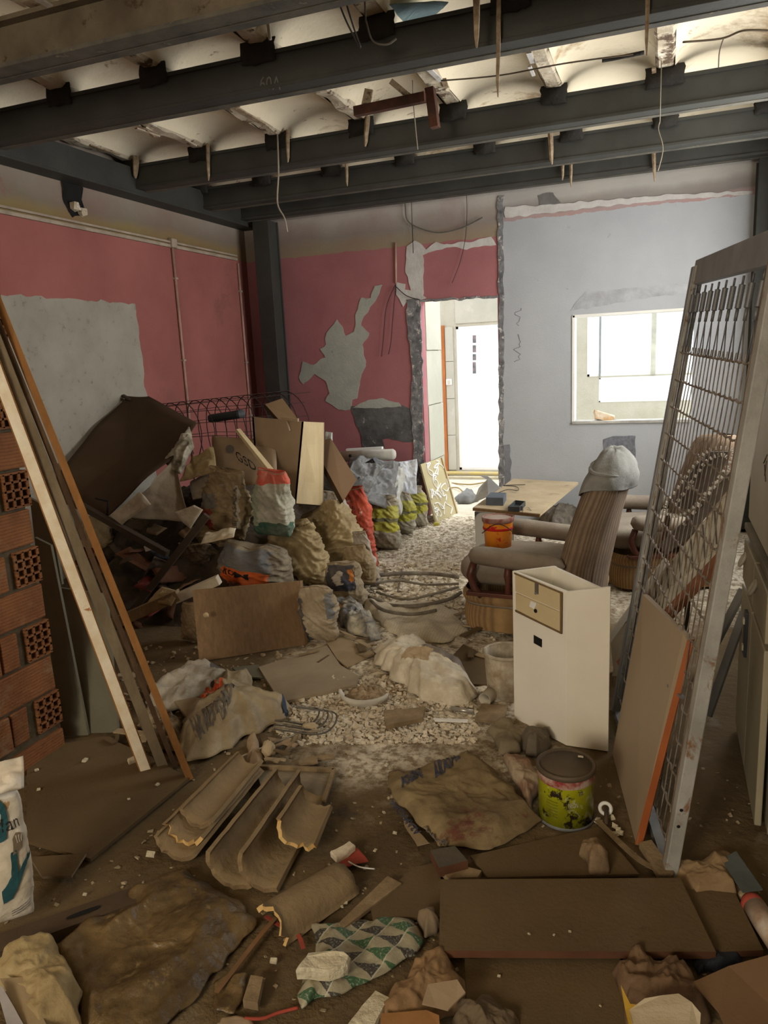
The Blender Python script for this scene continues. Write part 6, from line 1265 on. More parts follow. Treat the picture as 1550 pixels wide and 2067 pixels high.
mb = MB(); c_ = PL(1081, 1198, 0.01); mb.lathe([(0, 0.004), (0.004, 0.003), (0.0045, 0)], c_, 14, M=MK); mb.build('lock', m_gal, d1)
plq([(1071, 1213), (1083, 1218), (1078, 1230), (1068, 1224)], 0.012, 0.004, 'chipped_patch', m_white, d2)
plq([(1077, 1282), (1093, 1291), (1093, 1307), (1077, 1298)], 0.0025, 0.003, 'square_hole', m_dark, o)

# armchair: faces -X in its own frame
def armchair(loc, rz, label, group=None, copyof=None, chair='armchair'):
    if copyof is not None:
        r = copyof.copy(); COL.objects.link(r); r.location = loc; r.rotation_euler = (0, 0, rz); r['label'] = label
        for ch in copyof.children:
            c = ch.copy(); COL.objects.link(c); c.parent = r
            for g in ch.children: d = g.copy(); COL.objects.link(d); d.parent = c
        return r
    o = thing(chair, Vector((0, 0, 0)), label, 'armchair', group)
    def rbox(cx, cy, cz, sx, sy, sz, e=4.0, bul=0.0, nu=40, nv=24):
        def fn(u, v):
            th = 2*math.pi*u; ph = math.pi*(v-0.5); f = lambda t, k: math.copysign(abs(t)**k, t); k = 2/e
            x = f(math.cos(th), k)*f(math.cos(ph), k); y = f(math.sin(th), k)*f(math.cos(ph), k); z = f(math.sin(ph), k)
            b = 1 + bul*(1-z*z)*0.5
            p = Vector((cx+sx/2*x*b, cy+sy/2*y*b, cz+sz/2*z)); return p + Vector((0, 0, 0.006*noise.noise(p*9)))
        return fn, nu, nv
    def add(name, args, m, **kw):
        fn, nu, nv = rbox(*args, **kw); mb = MB(); mb.grid(fn, nu, nv, closed_u=True); return mb.build(name, m, o)
    def skirt(z0, z1, bulge):
        def fn(u, v):
            a = 2*math.pi*u; k = 2/5.0; x = math.copysign(abs(math.cos(a))**k, math.cos(a))*0.345; y = math.copysign(abs(math.sin(a))**k, math.sin(a))*0.335
            b = 1 + bulge*math.sin(math.pi*v); return Vector((-0.05+x*b, y*b, z0+(z1-z0)*v))
        return fn
    mb = MB(); mb.grid(skirt(0.025, 0.165, 0.03), 60, 6, closed_u=True); sk = mb.build('seat_base', m_cord_skirt, o)
    mb = MB(); mb.grid(skirt(0.165, 0.235, 0.05), 60, 5, closed_u=True); mb.build('upper_band', m_cord_skirt, o)
    mb = MB(); mb.tube([skirt(0.165, 0.166, 0)(i/40, 0) for i in range(40)], 0.007, 6, closed=True); mb.build('piping', m_cord_dk, sk)
    add('seat_cushion', (-0.13, 0, 0.315, 0.62, 0.60, 0.16), m_cord_dk, e=3.2, bul=0.06)
    for s in (-1, 1):
        def arm(u, v, s=s):
            L_ = -0.33 + 0.50*v; e = (1-abs(2*v-1)**8)**0.5; r1 = 0.058*max(0.02, e); a = 2*math.pi*u
            return Vector((L_, s*0.345 + r1*1.05*math.cos(a)*1.05, 0.425 + 0.015*math.cos(v*3) + r1*0.85*math.sin(a)))
        mb = MB(); mb.grid(arm, 20, 24, closed_u=True); mb.build('armrest', m_cord_dk, o)
        mb = MB(); mb.tube([(-0.30, s*0.345, 0.40), (-0.325, s*0.345, 0.33), (-0.30, s*0.345, 0.26), (-0.26, s*0.345, 0.22)], 0.02, 8); mb.build('arm_post', m_mahog, o)
        mb = MB(); mb.tube([(-0.12, s*0.345, 0.40), (-0.12, s*0.345, 0.34), (-0.12, s*0.345, 0.30), (-0.12, s*0.345, 0.23)], 0.012, 10, rr=[0.012, 0.022, 0.014, 0.022]); mb.build('arm_baluster', m_mahog, o)
        mb = MB(); mb.bar((-0.34, s*0.345, 0.235), (0.20, s*0.345, 0.235), 0.05, 0.022); mb.build('side_rail', m_mahog, o, bevel=0.004)
    def back(u, v):
        z = 0.06 + 0.84*v; a = 2*math.pi*u; k = 2/3.2
        cx = 0.20 + 0.02*max(0, 0.35-v) + 0.20*max(0, v-0.15)**1.2; hx = 0.115 - 0.02*v; hy = 0.325 - 0.02*v
        e = 1.0 if v < 0.88 else math.sqrt(max(0.0, 1-((v-0.88)/0.12)**2)); e = max(e, 0.03)
        ca, sa = math.cos(a), math.sin(a); x = math.copysign(abs(ca)**k, ca)*hx*(0.35+0.65*e); y = math.copysign(abs(sa)**k, sa)*hy*e**0.5
        cx -= 0.05*(abs(y)/0.33)**2*(0.4+0.6*math.sin(math.pi*min(1, v*1.1)))          # wings curl forward
        return Vector((cx+x, y, z)) + Vector((0.004*noise.noise(Vector((x*9, y*9, z*9))),)*3)
    mb = MB(); mb.grid(back, 72, 40, closed_u=True); mb.build('backrest', m_cord, o)
    for a0, nm in ((0.12, 'piping'), (0.88, 'piping')):
        mb = MB(); mb.tube([back(a0, v) for v in [0.03+0.9*i/24 for i in range(25)]], 0.006, 6); mb.build(nm, m_cord_dk, o)
    for x in (-0.33, 0.25):
        for y in (-0.27, 0.27):
            mb = MB(); mb.tube([(x, y, 0.03), (x, y, 0.0)], 0.02, 8, rr=[0.022, 0.016]); mb.build('leg', m_mahog, o)
    return o, back
ch, backf = armchair(None, None, 'brown corduroy armchair with grey fleece on its back, beside the drawer unit')
CHL, CHR = Vector((-0.585, 3.98, 0)), R3(-4)
ch.location = CHL; ch.rotation_euler = (0, 0, CHR)
ch2 = armchair((0.02, 4.95, 0), R3(20), 'second corduroy armchair in shadow, behind the bed frame', copyof=ch)
RZ = Matrix.Rotation(CHR, 3, 'Z')
ftop = RZ @ Vector((0.35, 0, 0.935)) + CHL
def fl_fn(u, v):
    if v > 0.7:
        k = (v-0.7)/0.3; return fl_fn(u, 0.6999).lerp(ftop, k) + Vector((0, 0, 0.035*math.sin(math.pi*min(1, k*0.9)) + 0.012*ridge(Vector((u*6, k*2, 1)), 1.0, 2)))
    w = v/0.7; a = 2*math.pi*u; vv = 0.86 + 0.105*w - 0.05*max(0, math.cos(a-2.6))*(1-w); p = RZ @ backf(u, vv) + CHL; c = RZ @ Vector((0.33, 0, p.z)) + CHL
    d = (p-c); d.z = 0; d = d.normalized() if d.length > 1e-6 else Vector((0, 0, 0))
    return p + d*(0.016+0.016*(1-w)*(0.4+0.6*math.sin(u*31+w*4))) + Vector((0, 0, 0.01 - 0.03*(1-w)*(0.5+0.5*math.sin(u*12.6+1)))) + d*0.012*ridge(p, 9, 2)
mb = MB(); mb.grid(fl_fn, 84, 34, closed_u=True); tag(mb.build('fleece_blanket', m_blanket, solid=0.006), 'grey fleece draped over the top of the corduroy armchair', 'blanket')
mb = MB(); mb.tube([fl_fn((0.10+0.75*i/24) % 1.0, 0.45+0.2*math.sin(i/24*3.14))+Vector((0, 0, 0.008)) for i in range(25)], 0.012, 8, rr=[0.004+0.010*math.sin(math.pi*i/24) for i in range(25)]); mb.build('blanket_fold', m_blanket, bpy.data.objects['fleece_blanket'])
# orange bucket on the seat
c_ = Vector((-0.865, 4.06, 0.385)); r = 0.085
bk = thing('paint_bucket', c_, 'orange paint bucket with red rim on the armchair seat', 'bucket')
m_ob = mat('orange bucket label', (0.80, 0.28, 0.02), (0.70, 0.22, 0.02), vscale=6, bump=0.05, rough=0.4, spots=[(16, 0.60, 0.62, (0.55, 0.02, 0.02)), (11, 0.62, 0.64, (0.05, 0.045, 0.05))])
mb = MB(); mb.lathe([(0, 0.002), (r*0.86, 0.002), (r*0.98, 0.150)], c_, 32); mb.build('bucket_body', m_ob, bk)
mb = MB(); mb.lathe([(r*0.975, 0.105), (r*0.985, 0.118)], c_+Vector((0, 0, 0)), 32); mb.build('red_band', mat('red band', (0.55, 0.015, 0.015), bump=0), bk, solid=0.002)
mb = MB(); mb.lathe([(r*0.97, 0.145), (r*1.05, 0.150), (r*1.06, 0.172), (r*0.98, 0.176), (r*0.95, 0.165), (0, 0.163)], c_, 32); mb.build('rim', mat('dull red rim', (0.22, 0.05, 0.04), (0.35, 0.25, 0.2), vscale=20, bump=0.1), bk)
mb = MB(); mb.lathe([(0, 0.168), (r*0.93, 0.168)], c_, 32); mb.build('lid_dust', mat('pinkish dust', (0.48, 0.38, 0.32), bump=0.3), bk)
mb = MB(); mb.tube([c_+Vector((r*1.06*math.cos(t), r*1.06*math.sin(t), 0.15-0.07*math.sin(t*1.0+3.2+1.3)**2)) for t in [math.pi+0.2+i*0.28 for i in range(11)]], 0.0025, 6); mb.build('bail_handle', m_wire_d, bk)

# table with board and small boxes
TZ = 0.45
tp = [F(1036, 966, TZ), F(1167, 973, TZ), F(1090, 1037, TZ), F(955, 1024, TZ)]
tb = thing('low_table', sum(tp, Vector())/4-Vector((0, 0, TZ)), 'low table with tan plywood top, in front of the grey wall', 'table')
mb = MB(); mb.prism(tp[::-1], (0, 0, -0.018)); mb.build('table_top', mat('dusty plywood', (0.46, 0.37, 0.235), (0.36, 0.28, 0.17), vscale=4, bump=0.15, spots=[(6, 0.6, 0.68, (0.24, 0.18, 0.11))]), tb)
cc = sum(tp, Vector())/4
for k, p in enumerate(tp):
    q = p.lerp(cc, 0.10); mb = MB(); mb.bar(Vector((q.x, q.y, 0)), Vector((q.x, q.y, TZ-0.018)), 0.045, 0.045); mb.build('leg', mat('grey leg', (0.25, 0.26, 0.26), bump=0.1), tb)
fp = [tp[3].lerp(cc, 0.02), tp[2].lerp(cc, 0.35)]
a, b = tp[3]+Vector((0.01, 0.0, 0)), tp[3].lerp(tp[2], 0.62)
mb = MB(); mb.prism([Vector((a.x, a.y, 0.03)), Vector((b.x, b.y, 0.03)), Vector((b.x, b.y, TZ-0.03)), Vector((a.x, a.y, TZ-0.03))], (0, 0.02, 0)); fpn = mb.build('front_panel', mat('white enamel front', (0.56, 0.56, 0.54), (0.48, 0.48, 0.46), vscale=4, bump=0.05, rough=0.5), tb)
dd = (b-a); wdt = dd.length; dd.normalize()
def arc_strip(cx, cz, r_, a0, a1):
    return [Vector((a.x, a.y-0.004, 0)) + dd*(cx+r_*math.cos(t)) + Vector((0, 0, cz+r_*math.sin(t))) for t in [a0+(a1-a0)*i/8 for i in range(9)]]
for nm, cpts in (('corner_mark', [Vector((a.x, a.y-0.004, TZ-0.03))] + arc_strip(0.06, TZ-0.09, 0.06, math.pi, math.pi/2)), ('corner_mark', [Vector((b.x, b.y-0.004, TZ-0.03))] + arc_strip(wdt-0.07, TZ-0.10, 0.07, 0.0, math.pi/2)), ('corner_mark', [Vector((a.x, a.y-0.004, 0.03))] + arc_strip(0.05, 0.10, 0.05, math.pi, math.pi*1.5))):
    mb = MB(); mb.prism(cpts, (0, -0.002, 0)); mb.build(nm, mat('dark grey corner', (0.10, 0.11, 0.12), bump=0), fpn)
mb = MB(); mb.bar(tp[3]-Vector((0, 0.004, 0.012)), tp[2]-Vector((0, 0.004, 0.012)), 0.012, 0.02); mb.build('front_edge', m_wood_br, tb)
def boxy(name, pxs, z, h, m, label, cat, open_=False):
    pts = [F(x, y, z) for x, y in pxs]; o = thing(name, sum(pts, Vector())/4, label, cat); 
    if not open_: mb = MB(); mb.prism(pts, (0, 0, h)); mb.build('case', m, o, bevel=0.003)
    else:
        for i in range(4):
            p, q = pts[i], pts[(i+1) % 4]; mb = MB(); mb.bar(p+Vector((0, 0, h/2)), q+Vector((0, 0, h/2)), 0.004, h, up=(0, 0, 1)); mb.build('side', m, o)
        mb = MB(); mb.prism(pts, (0, 0, 0.004)); mb.build('bottom', m, o)
    return o
bx = boxy('dark_case', [(981, 1020), (1016, 1021), (1022, 1010), (990, 1009)], TZ, 0.055, mat('blue grey plastic', (0.10, 0.12, 0.14), (0.08, 0.09, 0.11), bump=0.05), 'blue-grey plastic case on the near left of the low table', 'case')
bx = boxy('black_tray', [(1026, 1032), (1048, 1033), (1060, 1021), (1040, 1019)], TZ, 0.032, m_dkgrey, 'small black open tray near the front edge of the low table', 'tray', True)
mb = MB(); mb.bar(F(1030, 1027, TZ+0.015), F(1055, 1026, TZ+0.015), 0.004, 0.028); mb.build('divider', m_dkgrey, bx)
cable([F(1005, 995, TZ+0.004), F(1025, 988, TZ+0.004), F(1045, 990, TZ+0.02), F(1042, 982, TZ+0.004), F(1015, 980, TZ+0.004), F(1060, 978, TZ+0.004)], 0.0025, m_wire_d, 'tangled thin black wire on the low table')
cable([F(1055, 1033, TZ+0.004), F(1064, 1024, TZ+0.01), F(1072, 1030, TZ+0.004)], 0.0025, m_stub, 'short pale wire end beside the black tray')
# folded cardboard tent behind the table's left corner
o = thing('folded_cardboard', F(985, 1000), 'grey folded cardboard standing behind the left corner of the low table', 'cardboard')
m_gc = mat('grey cardboard', (0.22, 0.215, 0.20), (0.16, 0.155, 0.145), vscale=5, bump=0.1)
mb = MB(); mb.prism([AY(955, 1015, 5.15), AY(985, 1003, 5.15), AY(983, 968, 5.3), AY(966, 985, 5.25)], (0, 0.008, 0)); mb.build('left_flap', mat('pale grey cardboard', (0.42, 0.41, 0.37), bump=0.1), o)
mb = MB(); mb.prism([AY(983, 968, 5.3), AY(968, 960, 5.4), AY(985, 962, 5.45), AY(1010, 985, 5.3), AY(985, 1003, 5.15)], (0, 0.008, 0)); mb.build('right_flap', m_gc, o)
crumpled('rubbish', [(918, 1008), (935, 1003), (955, 1002), (965, 1012), (950, 1018), (925, 1018)], m_gc, 'small grey rubbish pile in the doorway', 'rubbish', amp=0.05, dome=0.05, rings=12, N=50)
cable([F(905, 985), F(925, 985, 0.03), F(940, 1000, 0.01)], 0.008, mat('ochre cord', (0.35, 0.25, 0.1), bump=0), 'ochre cord curling in the doorway')
cable([F(912, 975), F(950, 978, 0.03), F(985, 972, 0.01)], 0.008, MATS['ochre cord'], 'ochre cord stretched beyond the doorway')
# things behind the armchair
crumpled('dark_rubbish', [(1085, 1055), (1120, 1035), (1170, 1030), (1175, 1060), (1120, 1080)], mat('grey brown rubbish', (0.22, 0.19, 0.15), (0.08, 0.07, 0.055), vscale=14, bump=0.6), 'grey-brown rubbish between the low table and armchair', 'rubbish', amp=0.06, dome=0.10, rings=16, N=70)
crumpled('dusty_mound', [(1270, 1085), (1310, 1075), (1360, 1072), (1385, 1080), (1370, 1095), (1330, 1100)], mat('pale brown mound', (0.32, 0.28, 0.22), (0.2, 0.17, 0.13), vscale=9, bump=0.5), 'pale brown rubbish mound behind the second armchair', 'rubbish', amp=0.06, dome=0.16, rings=16, N=70)

# bed frame
R0, L0 = Vector((0.042, 2.0, 0.0)), Vector((-0.15, 2.95, 0.0)); R1, L1 = Vector((0.238, 2.0, 1.685)), Vector((0.10, 2.95, 1.72))
def BP(s, t): return L0.lerp(R0, s).lerp(L1.lerp(R1, s), t)
bed = thing('bed_spring_frame', (L0+R0)/2, 'grey metal bed frame with spring mesh leaning on end at the right', 'bed frame')
bn = (R0-L0).cross(L1-L0).normalized()
if bn.x > 0: bn = -bn
m_rail = mat('pale worn grey rail', (0.38, 0.375, 0.35), (0.27, 0.265, 0.24), vscale=7, bump=0.3, rough=0.6, spots=[(9, 0.57, 0.64, (0.20, 0.115, 0.06)), (5, 0.66, 0.70, (0.16, 0.12, 0.08))])
m_railr = mat('rust streaked inner flange', (0.22, 0.15, 0.09), (0.15, 0.09, 0.05), vscale=12, bump=0.2)
sdir = (R0-L0).normalized()
mb = MB(); mb.bar(R0, R1, 0.045, 0.004, up=bn.cross(Vector((0, 0, 1)))); rr_ = mb.build('side_rail', m_rail, bed)
mb = MB(); mb.bar(R0+sdir*0.018, R1+sdir*0.018, 0.036, 0.036, up=bn); mb.build('side_rail', m_rail, bed, bevel=0.003)
bpy.data.objects.remove(rr_)
mb = MB(); mb.bar(R0-sdir*0.004+bn*0.003, R1-sdir*0.004+bn*0.003, 0.012, 0.026, up=bn); mb.build('rail_flange', m_railr, bed)
mb = MB(); mb.bar(L0-sdir*0.012, L1-sdir*0.012, 0.034, 0.04, up=bn); mb.build('side_rail', m_gal, bed, bevel=0.003)
mb = MB(); mb.tube([L0+sdir*0.022+bn*0.01, L1+sdir*0.022+bn*0.01], 0.010, 8); mb.build('rail_tube', m_rail, bed)
top = [BP(s, 1.0) for s in (-0.02, 0.06, 0.2, 0.4, 0.6, 0.8, 0.95, 1.03)]
for i in range(len(top)-1): pass
mb = MB(); vs_ = []
upv = (L1-L0).normalized()
for p in top: vs_ += [p-upv*0.062+bn*0.012, p+upv*0.022+bn*0.012, p+upv*0.022-bn*0.012, p-upv*0.062-bn*0.012]
fs = []
for i in range(len(top)-1):
    for k in range(4): fs.append((i*4+k, i*4+(k+1) % 4, (i+1)*4+(k+1) % 4, (i+1)*4+k))
fs += [(3, 2, 1, 0), tuple(range((len(top)-1)*4, len(top)*4))]
mb.add(vs_, fs); mb.build('top_rail', m_gal, bed, bevel=0.003)
mb = MB(); mb.bar(L0, R0, 0.03, 0.03, up=bn); mb.build('bottom_rail', m_gal, bed)
NS = 10; NC = 14; T0, T1 = 0.05, 0.83
m_spring = mat('dark spring steel', (0.16, 0.165, 0.17), bump=0, rough=0.5, metal=0.3)
m_meshw = mat('rusty grey mesh wire', (0.30, 0.27, 0.23), (0.13, 0.095, 0.07), vscale=20, bump=0, rough=0.6, metal=0.2)
spm = None
for i in range(NS):
    s = (i+0.6)/NS; p = BP(s, 0.945) + bn*0.012; d = -upv
    if spm is None:
        mb = MB(); M_ = d.to_track_quat('Z', 'Y').to_matrix(); L_ = 0.065
        mb.lathe([(0.002, 0.0)] + [(0.0078 + (0.0014 if k % 2 else -0.0010), 0.002+L_*k/34) for k in range(33)] + [(0.002, L_)], p, 10, M=M_); spo = mb.build('coil_spring', m_spring, bed); spm = (spo, p.copy())
    else:
        c = spm[0].copy(); COL.objects.link(c); c.parent = bed; c.location = spm[0].location + (p-spm[1])
    mb = MB(); a = p+d*0.065; sa, sb = (i+0.35)/NS, (i+0.85)/NS
    mb.tube([p+upv*0.02, p], 0.003, 4); mb.tube([a, a+d*0.03], 0.005, 6); mb.tube([a+d*0.03, BP(sa, T1)+bn*0.01], 0.0018, 4); mb.tube([a+d*0.03, BP(sb, T1)+bn*0.01], 0.0018, 4); mb.build('spring_hook', m_spring, bed, kind='stuff')
for i in range(20):
    s = (i+0.5)/20; mb = MB(); pts = []
    for j in range(NC+1):
        t = T0+(T1-T0)*j/NC; pts.append(BP(s, t-0.002)+bn*0.012+sdir*(0.010 if j % 2 else -0.010)*0.4); pts.append(BP(s, t+0.012)+bn*0.014+sdir*0.008)
    mb.tube(pts, 0.0019, 4); mb.build('mesh_wire', m_meshw, bed)
for j in range(NC+1):
    t = T0+(T1-T0)*j/NC; mb = MB(); mb.tube([BP(0.012+0.976*k/60, t)+bn*(0.012+0.003*math.sin(k*1.6))+upv*0.003*math.cos(k*1.6) for k in range(61)], 0.0032, 5); mb.build('cross_wire', m_meshw, bed)
for t in (0.10, 0.13):
    mb = MB(); p = BP(1, t)+sdir*0.037-Vector((0, 0.0, 0)); c_ = R0.lerp(R1, t)+sdir*0.0365; mb.tube([c_+Vector((-0.004, 0, 0)), c_+sdir*0.0008+Vector((-0.004, 0, 0))], 0.005, 10); mb.build('bolt_hole', m_dark, bed)

# beige panel with orange edge leaning on the bed frame
q = [F(1236, 1521), F(1284, 1706), AY(1386, 1292, 2.13), AY(1379, 1279, 2.15), AY(1303, 1203, 2.60), AY(1297, 1200, 2.62)]
o = thing('melamine_panel', q[0].lerp(q[1], 0.5), 'tall beige melamine panel with orange edge leaning on the bed frame', 'panel')
mb = MB(); mb.prism(q, (0.012, 0.006, 0.0)); mb.build('panel_face', mat('beige melamine', (0.44, 0.345, 0.235), (0.40, 0.31, 0.21), vscale=2, bump=0.03, rough=0.5), o)
mb = MB(); mb.prism([AY(1281, 1705, 2.094), AY(1297, 1703, 2.094), AY(1401, 1290, 2.123), AY(1387, 1293, 2.123)], (0.002, 0.004, 0)); mb.build('orange_edge', mat('orange edge band', (0.36, 0.10, 0.026), (0.28, 0.075, 0.02), bump=0.03, rough=0.5), o)
a = AY(1352, 1384, 2.17); mb = MB(); mb.bar(a-Vector((0.003, 0, 0)), AY(1378, 1408, 2.1), 0.012, 0.008); mb.build('metal_clip', m_gal, o)
mb = MB(); mb.bar(AY(1355, 1376, 2.18), AY(1352, 1402, 2.16), 0.005, 0.004); mb.build('notch', m_ink2, o)

# cream cabinet on the right, seen edge-on
XC = 0.30
cab = thing('kitchen_cabinet', (0.52, 2.6, 0), 'cream lower kitchen cabinet with latch, at the right edge behind the bed frame', 'cabinet')
mb = MB(); mb.box(((XC+0.76)/2+0.01, (2.24+2.95)/2, 0.385), (0.76-XC-0.02, 0.71, 0.75)); mb.build('cabinet_body', m_cab, cab)
def xq(pxs, th, name, m, parent, X=XC, bevel=0.0):
    mb = MB(); mb.prism([AX(x, y, X) for x, y in pxs], (th, 0, 0)); return mb.build(name, m, parent, bevel=bevel)
XD = XC-0.004
for (y0, y1) in ((2.605, 2.935), (2.26, 2.595)):
    mb = MB(); mb.box((XC-0.004, (y0+y1)/2, 0.30), (0.02, y1-y0, 0.56)); dd_ = mb.build('cabinet_door', m_cab, cab, bevel=0.004)
    mb = MB(); mb.box((XC-0.004, (y0+y1)/2, 0.675), (0.02, y1-y0, 0.15)); dw = mb.build('drawer', m_cab, cab, bevel=0.004)
    mb = MB(); c_ = Vector((XC-0.024, (y0+y1)/2+0.09, 0.69)); mb.tube([c_+Vector((0.010*math.sin(t), 0.022*math.cos(t), 0.022*math.sin(t))) for t in [i*math.pi/8 for i in range(16)]], 0.006, 8, closed=True); mb.build('ring_pull', mat('cream metal', (0.5, 0.46, 0.36), metal=0.2, bump=0), dw)
mb = MB(); mb.box((XC-0.018, 2.70, 0.47), (0.012, 0.05, 0.16)); lt = mb.build('latch', m_dkgrey, cab, bevel=0.003)
mb = MB(); mb.box((XC-0.026, 2.70, 0.515), (0.006, 0.02, 0.02)); mb.build('latch_screw', m_foam, lt)
mb = MB(); mb.box((XC-0.026, 2.70, 0.42), (0.006, 0.02, 0.02)); mb.build('latch_screw', m_foam, lt)
mb = MB(); mb.box((XC+0.005, 2.60, 0.335), (0.022, 0.006, 0.62)); mb.build('door_gap', m_ink2, cab)
mb = MB(); mb.box(((XC-0.01+0.77)/2, 2.61, 0.785), (0.77-XC+0.01, 0.78, 0.025)); mb.build('worktop', mat('grey worktop edge', (0.22, 0.20, 0.16), bump=0.1), cab, bevel=0.004)
up_ = thing('cream_appliance', (0.53, 2.62, 0.80), 'cream appliance with scratched side standing on the kitchen cabinet', 'appliance')
mb = MB(); mb.box((0.54, 2.66, 1.13), (0.47, 0.76, 0.66)); mb.build('housing', m_cab2, up_, bevel=0.012)
for (x0, y0, x1, y1) in ((1548, 918, 1541, 935), (1543, 938, 1545, 972), (1547, 930, 1543, 960)):
    mb = MB(); mb.tube([AX(x0, y0, XC+0.003), AX(x1, y1, XC+0.003)], 0.0018, 4); mb.build('scratch', m_ink2, up_)
wb_ = AX(1548, 800, XC+0.02); o = thing('white_pot', Vector((0.42, 2.78, 1.46)), 'white enamel pot on top of the cream appliance', 'pot')
mb = MB(); mb.lathe([(0, 0), (0.08, 0.0), (0.095, 0.03), (0.095, 0.12), (0.10, 0.125), (0.09, 0.125), (0.088, 0.03), (0, 0.02)], Vector((0.42, 2.78, 1.46)), 28); mb.build('pot_body', m_white, o)
mb = MB(); mb.tube(smooth_path([(0.325, 2.80, 1.55), (0.30, 2.80, 1.545), (0.30, 2.80, 1.51), (0.325, 2.80, 1.50)]), 0.006, 6); mb.build('handle', m_white, o)
# things seen through the spring mesh, beyond the frame
o = thing('wicker_chair', Vector((0.16, 3.6, 0.0)), 'dark folding chair with white cord trim, behind the spring mesh', 'chair')
def loop3(pxs, Y0, Y1): return [AY(x, y, Y0+(Y1-Y0)*i/(len(pxs)-1)) for i, (x, y) in enumerate(pxs)]
P1 = smooth_path(loop3([(1345, 1015), (1375, 975), (1405, 935), (1432, 908), (1470, 905), (1480, 918), (1462, 950), (1425, 995), (1392, 1030), (1360, 1042), (1340, 1035), (1345, 1015)], 3.5, 3.5), 8)
P2 = smooth_path(loop3([(1362, 1020), (1395, 975), (1425, 932), (1455, 918), (1470, 925)], 3.45, 3.45), 8)
P3 = smooth_path(loop3([(1380, 1060), (1420, 1010), (1455, 965), (1475, 945)], 3.42, 3.42), 8)
for P_ in (P1, P2, P3):
    for i in range(0, len(P_)-1, 2):
        mb = MB(); mb.tube([P_[i], P_[i].lerp(P_[i+1], 0.85)], 0.0085, 6); mb.build('cord_segment', m_white, o)
mb = MB(); mb.prism([AY(x, y, 3.52) for x, y in [(1350, 1020), (1380, 975), (1410, 935), (1435, 912), (1472, 912), (1458, 950), (1422, 995), (1390, 1030)]], (0, 0.02, 0)); mb.build('seat_panel', mat('dark brown mesh', (0.13, 0.11, 0.095), bump=0.2), o)
mb = MB(); mb.prism([AY(x, y, 3.46) for x, y in [(1330, 1100), (1385, 1050), (1478, 950), (1480, 975), (1400, 1075), (1345, 1120)]], (0, 0.02, 0)); mb.build('back_panel', MATS['dark brown mesh'], o)
for xx_ in (1348, 1400, 1455):
    q_ = AY(xx_, 1040, 3.5); mb = MB(); mb.tube([q_, Vector((q_.x-0.02, 3.5, 0))], 0.012, 8); mb.build('leg', m_dkbar, o)
for nm, pp, Y, lab in (('louvre_panel', [(1232, 1300), (1262, 1245), (1478, 985), (1482, 1060), (1300, 1290), (1240, 1370)], 3.35, 'white louvred panel leaning behind the spring mesh'),
                  ('white_board', [(1235, 1365), (1262, 1262), (1470, 1090), (1470, 1110), (1290, 1290), (1262, 1365)], 3.25, 'narrow white board in front of the louvred panel')):
    o = thing(nm, AY(pp[0][0], pp[0][1], Y), lab, 'panel')
    mb = MB(); mb.prism([AY(x, y, Y) for x, y in pp], (0, 0.018, 0)); mb.build('panel_body', mat('warm white panel', (0.60, 0.56, 0.46), (0.46, 0.42, 0.33), vscale=6, bump=0.15), o)
    if nm == 'louvre_panel':
        for k in range(18):
            t = k/18; a, b = AY(1262+216*t, 1245-260*t+2, Y-0.004), AY(1248+214*t+20, 1330-290*t+10, Y-0.004)
            mb = MB(); mb.bar(a, b, 0.006, 0.006); mb.build('slat', m_ink2 if k % 2 else m_stub, o)
bar3((1185, 1352, 3.2), (1345, 1130, 3.2), 0.02, 0.025, m_white, 'white_bar', 'slim white bar low behind the left rail of the bed frame')
bar3((1252, 1345, 3.0), (1470, 1110, 3.15), 0.05, 0.03, mat('rusty orange board', (0.30, 0.12, 0.06), bump=0.1), 'rust_board', 'rust-coloured board under the louvred panel', 'board')
bar3((1428, 1445, 2.75), (1502, 1235, 2.9), 0.03, 0.015, mat('grey leg metal', (0.20, 0.20, 0.19), bump=0.1), 'metal_strip', 'grey flat metal leg in the gap between bed frame and cabinet')
bar3((1400, 1385, 2.9), (1500, 1190, 3.0), 0.035, 0.015, MATS['grey leg metal'], 'metal_strip', 'upper grey metal leg in the gap, behind the other one')

# ================================================================ LOOSE RUBBLE
rr3 = random.Random(21)
def chips(n, region, smin, smax, name, m, label, cat, single=False, zf=None):
    mb = MB()
    for _ in range(n):
        x, y = region(rr3); s = rr3.uniform(smin, smax)*rr3.uniform(0.6, 1.4); z = floor_h(x, y) + s*0.25 + (zf(x, y) if zf else 0)
        R_ = Euler((rr3.uniform(-0.5, 0.5), rr3.uniform(-0.5, 0.5), rr3.uniform(0, 6.28))).to_matrix()
        mb.box((x, y, z), (s*rr3.uniform(0.8, 1.6), s*rr3.uniform(0.6, 1.0), s*rr3.uniform(0.25, 0.6)), R_, jit=s*0.18)
    return tag(mb.build(name, m), label, cat, kind='stuff')
def reg_mid(r):
    while True:
        p = F(r.uniform(560, 960), r.uniform(1370, 1500)); 
        if r.random() < 0.9: return p.x, p.y
def reg_path(r):
    y = r.uniform(3.6, 6.3); x = -0.25*y - 0.35 + r.gauss(0, 0.33); return x, y
def reg_front(r): return r.uniform(-1.9, 0.3), r.uniform(1.2, 2.6)
def reg_hose(r):
    p = F(r.uniform(735, 930), r.uniform(1140, 1240)); return p.x, p.y
def reg_left(r):
    p = F(r.uniform(240, 640), r.uniform(1290, 1480)); return p.x, p.y
chips(2000, reg_mid, 0.005, 0.018, 'rubble_chips', m_chalk, 'chalky rubble chips covering the middle of the floor', 'rubble')
chips(900, reg_mid, 0.004, 0.012, 'rubble_crumbs', mat('white plaster crumbs', (0.68, 0.63, 0.52), bump=0.2), 'white plaster crumbs over the middle of the floor', 'rubble')
chips(2600, reg_path, 0.003, 0.011, 'path_rubble', m_chalk, 'pale rubble along the path to the doorway', 'rubble')
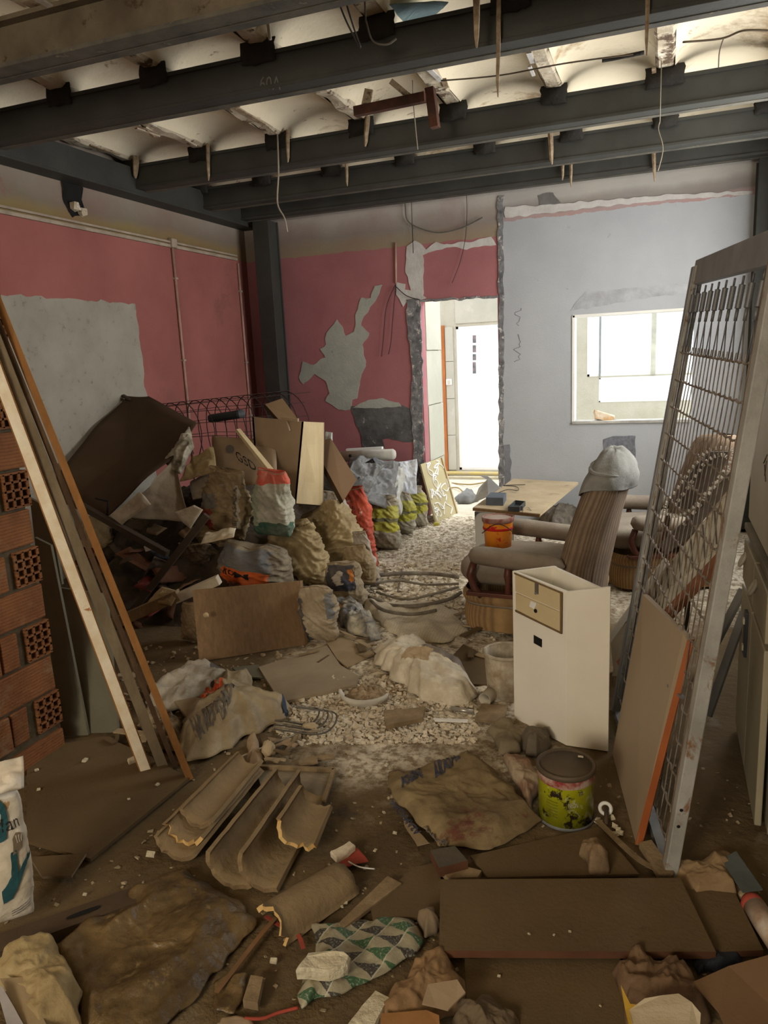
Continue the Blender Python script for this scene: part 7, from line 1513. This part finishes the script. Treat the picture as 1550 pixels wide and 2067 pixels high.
chips(500, reg_front, 0.003, 0.011, 'dust_crumbs', mat('dull crumbs', (0.42, 0.34, 0.22), bump=0.2), 'small crumbs scattered on the near floor', 'rubble')
chips(600, reg_hose, 0.008, 0.028, 'hose_rubble', m_chalk, 'rubble around the dark hoses', 'rubble', zf=lambda x, y: 0.02*abs(noise.noise(Vector((x*7, y*7, 0)))))
chips(300, reg_left, 0.005, 0.018, 'left_rubble', m_stone, 'mixed rubble at the foot of the sacks', 'rubble')
# single chips big enough to pick out
for i, (x, y, s) in enumerate([(172, 1534, 9), (74, 1554, 6), (268, 1535, 14), (78, 1593, 5), (260, 1613, 4), (318, 1583, 6), (304, 1724, 12), (111, 1752, 8), (171, 1805, 6), (355, 1822, 7), (421, 1818, 5), (338, 1922, 10), (693, 1777, 9), (697, 1822, 6), (690, 1830, 5), (775, 1640, 5), (808, 1600, 5), (757, 1716, 6), (797, 1681, 6), (552, 1940, 11), (1150, 1880, 4), (1068, 1885, 4), (1118, 1887, 4), (1007, 1970, 5), (1212, 2030, 4), (865, 1799, 5), (780, 1544, 6), (823, 1660, 4)]):
    mb = MB(); k = mpp(F(x, y).y, x)*s; zz = 0.052 if (889 < x < 1440 and 1775 < y < 1919) else (0.022 if x < 380 and y < 1735 else (0.015 if y > 1930 and x > 940 else 0.006))
    mb.box(F(x, y, zz), (k*1.5, k, k*0.5), Euler((0.2, 0.1, rr3.uniform(0, 3))).to_matrix(), jit=k*0.12); tag(mb.build('plaster_chip', m_foam), place_label(('larger' if s > 8 else 'small' if s > 5 else 'tiny')+' white plaster chip', x, y), 'plaster chip', 'plaster chips strewn in the foreground')
rs2 = random.Random(8)
for i in range(34):
    x, y = rs2.choice(((rs2.uniform(600, 780), rs2.uniform(1280, 1340)), (rs2.uniform(230, 330), rs2.uniform(1460, 1500)), (rs2.uniform(880, 1020), rs2.uniform(1240, 1330)), (rs2.uniform(520, 640), rs2.uniform(1500, 1545))))
    a = F(x, y, 0.012+rs2.uniform(0, 0.02)); an = rs2.uniform(0, 3.14); L_ = rs2.uniform(0.05, 0.16); mb = MB(); d = Vector((math.cos(an), math.sin(an), rs2.uniform(-0.05, 0.1)))
    mm_, kk_ = rs2.choice(((m_wood_old, 'weathered wood sliver'), (m_board_tan, 'tan board sliver'), (m_card_lt, 'pale card strip'), (m_board_br, 'brown board sliver'))); w_ = rs2.uniform(0.01, 0.04)
    mb.bar(a, a+d*L_, w_, 0.006); tag(mb.build('wood_scrap', mm_), place_label(('narrow ' if w_ < 0.022 else 'wide ')+kk_, x, y), 'scrap', 'wood and card scraps before the heap')
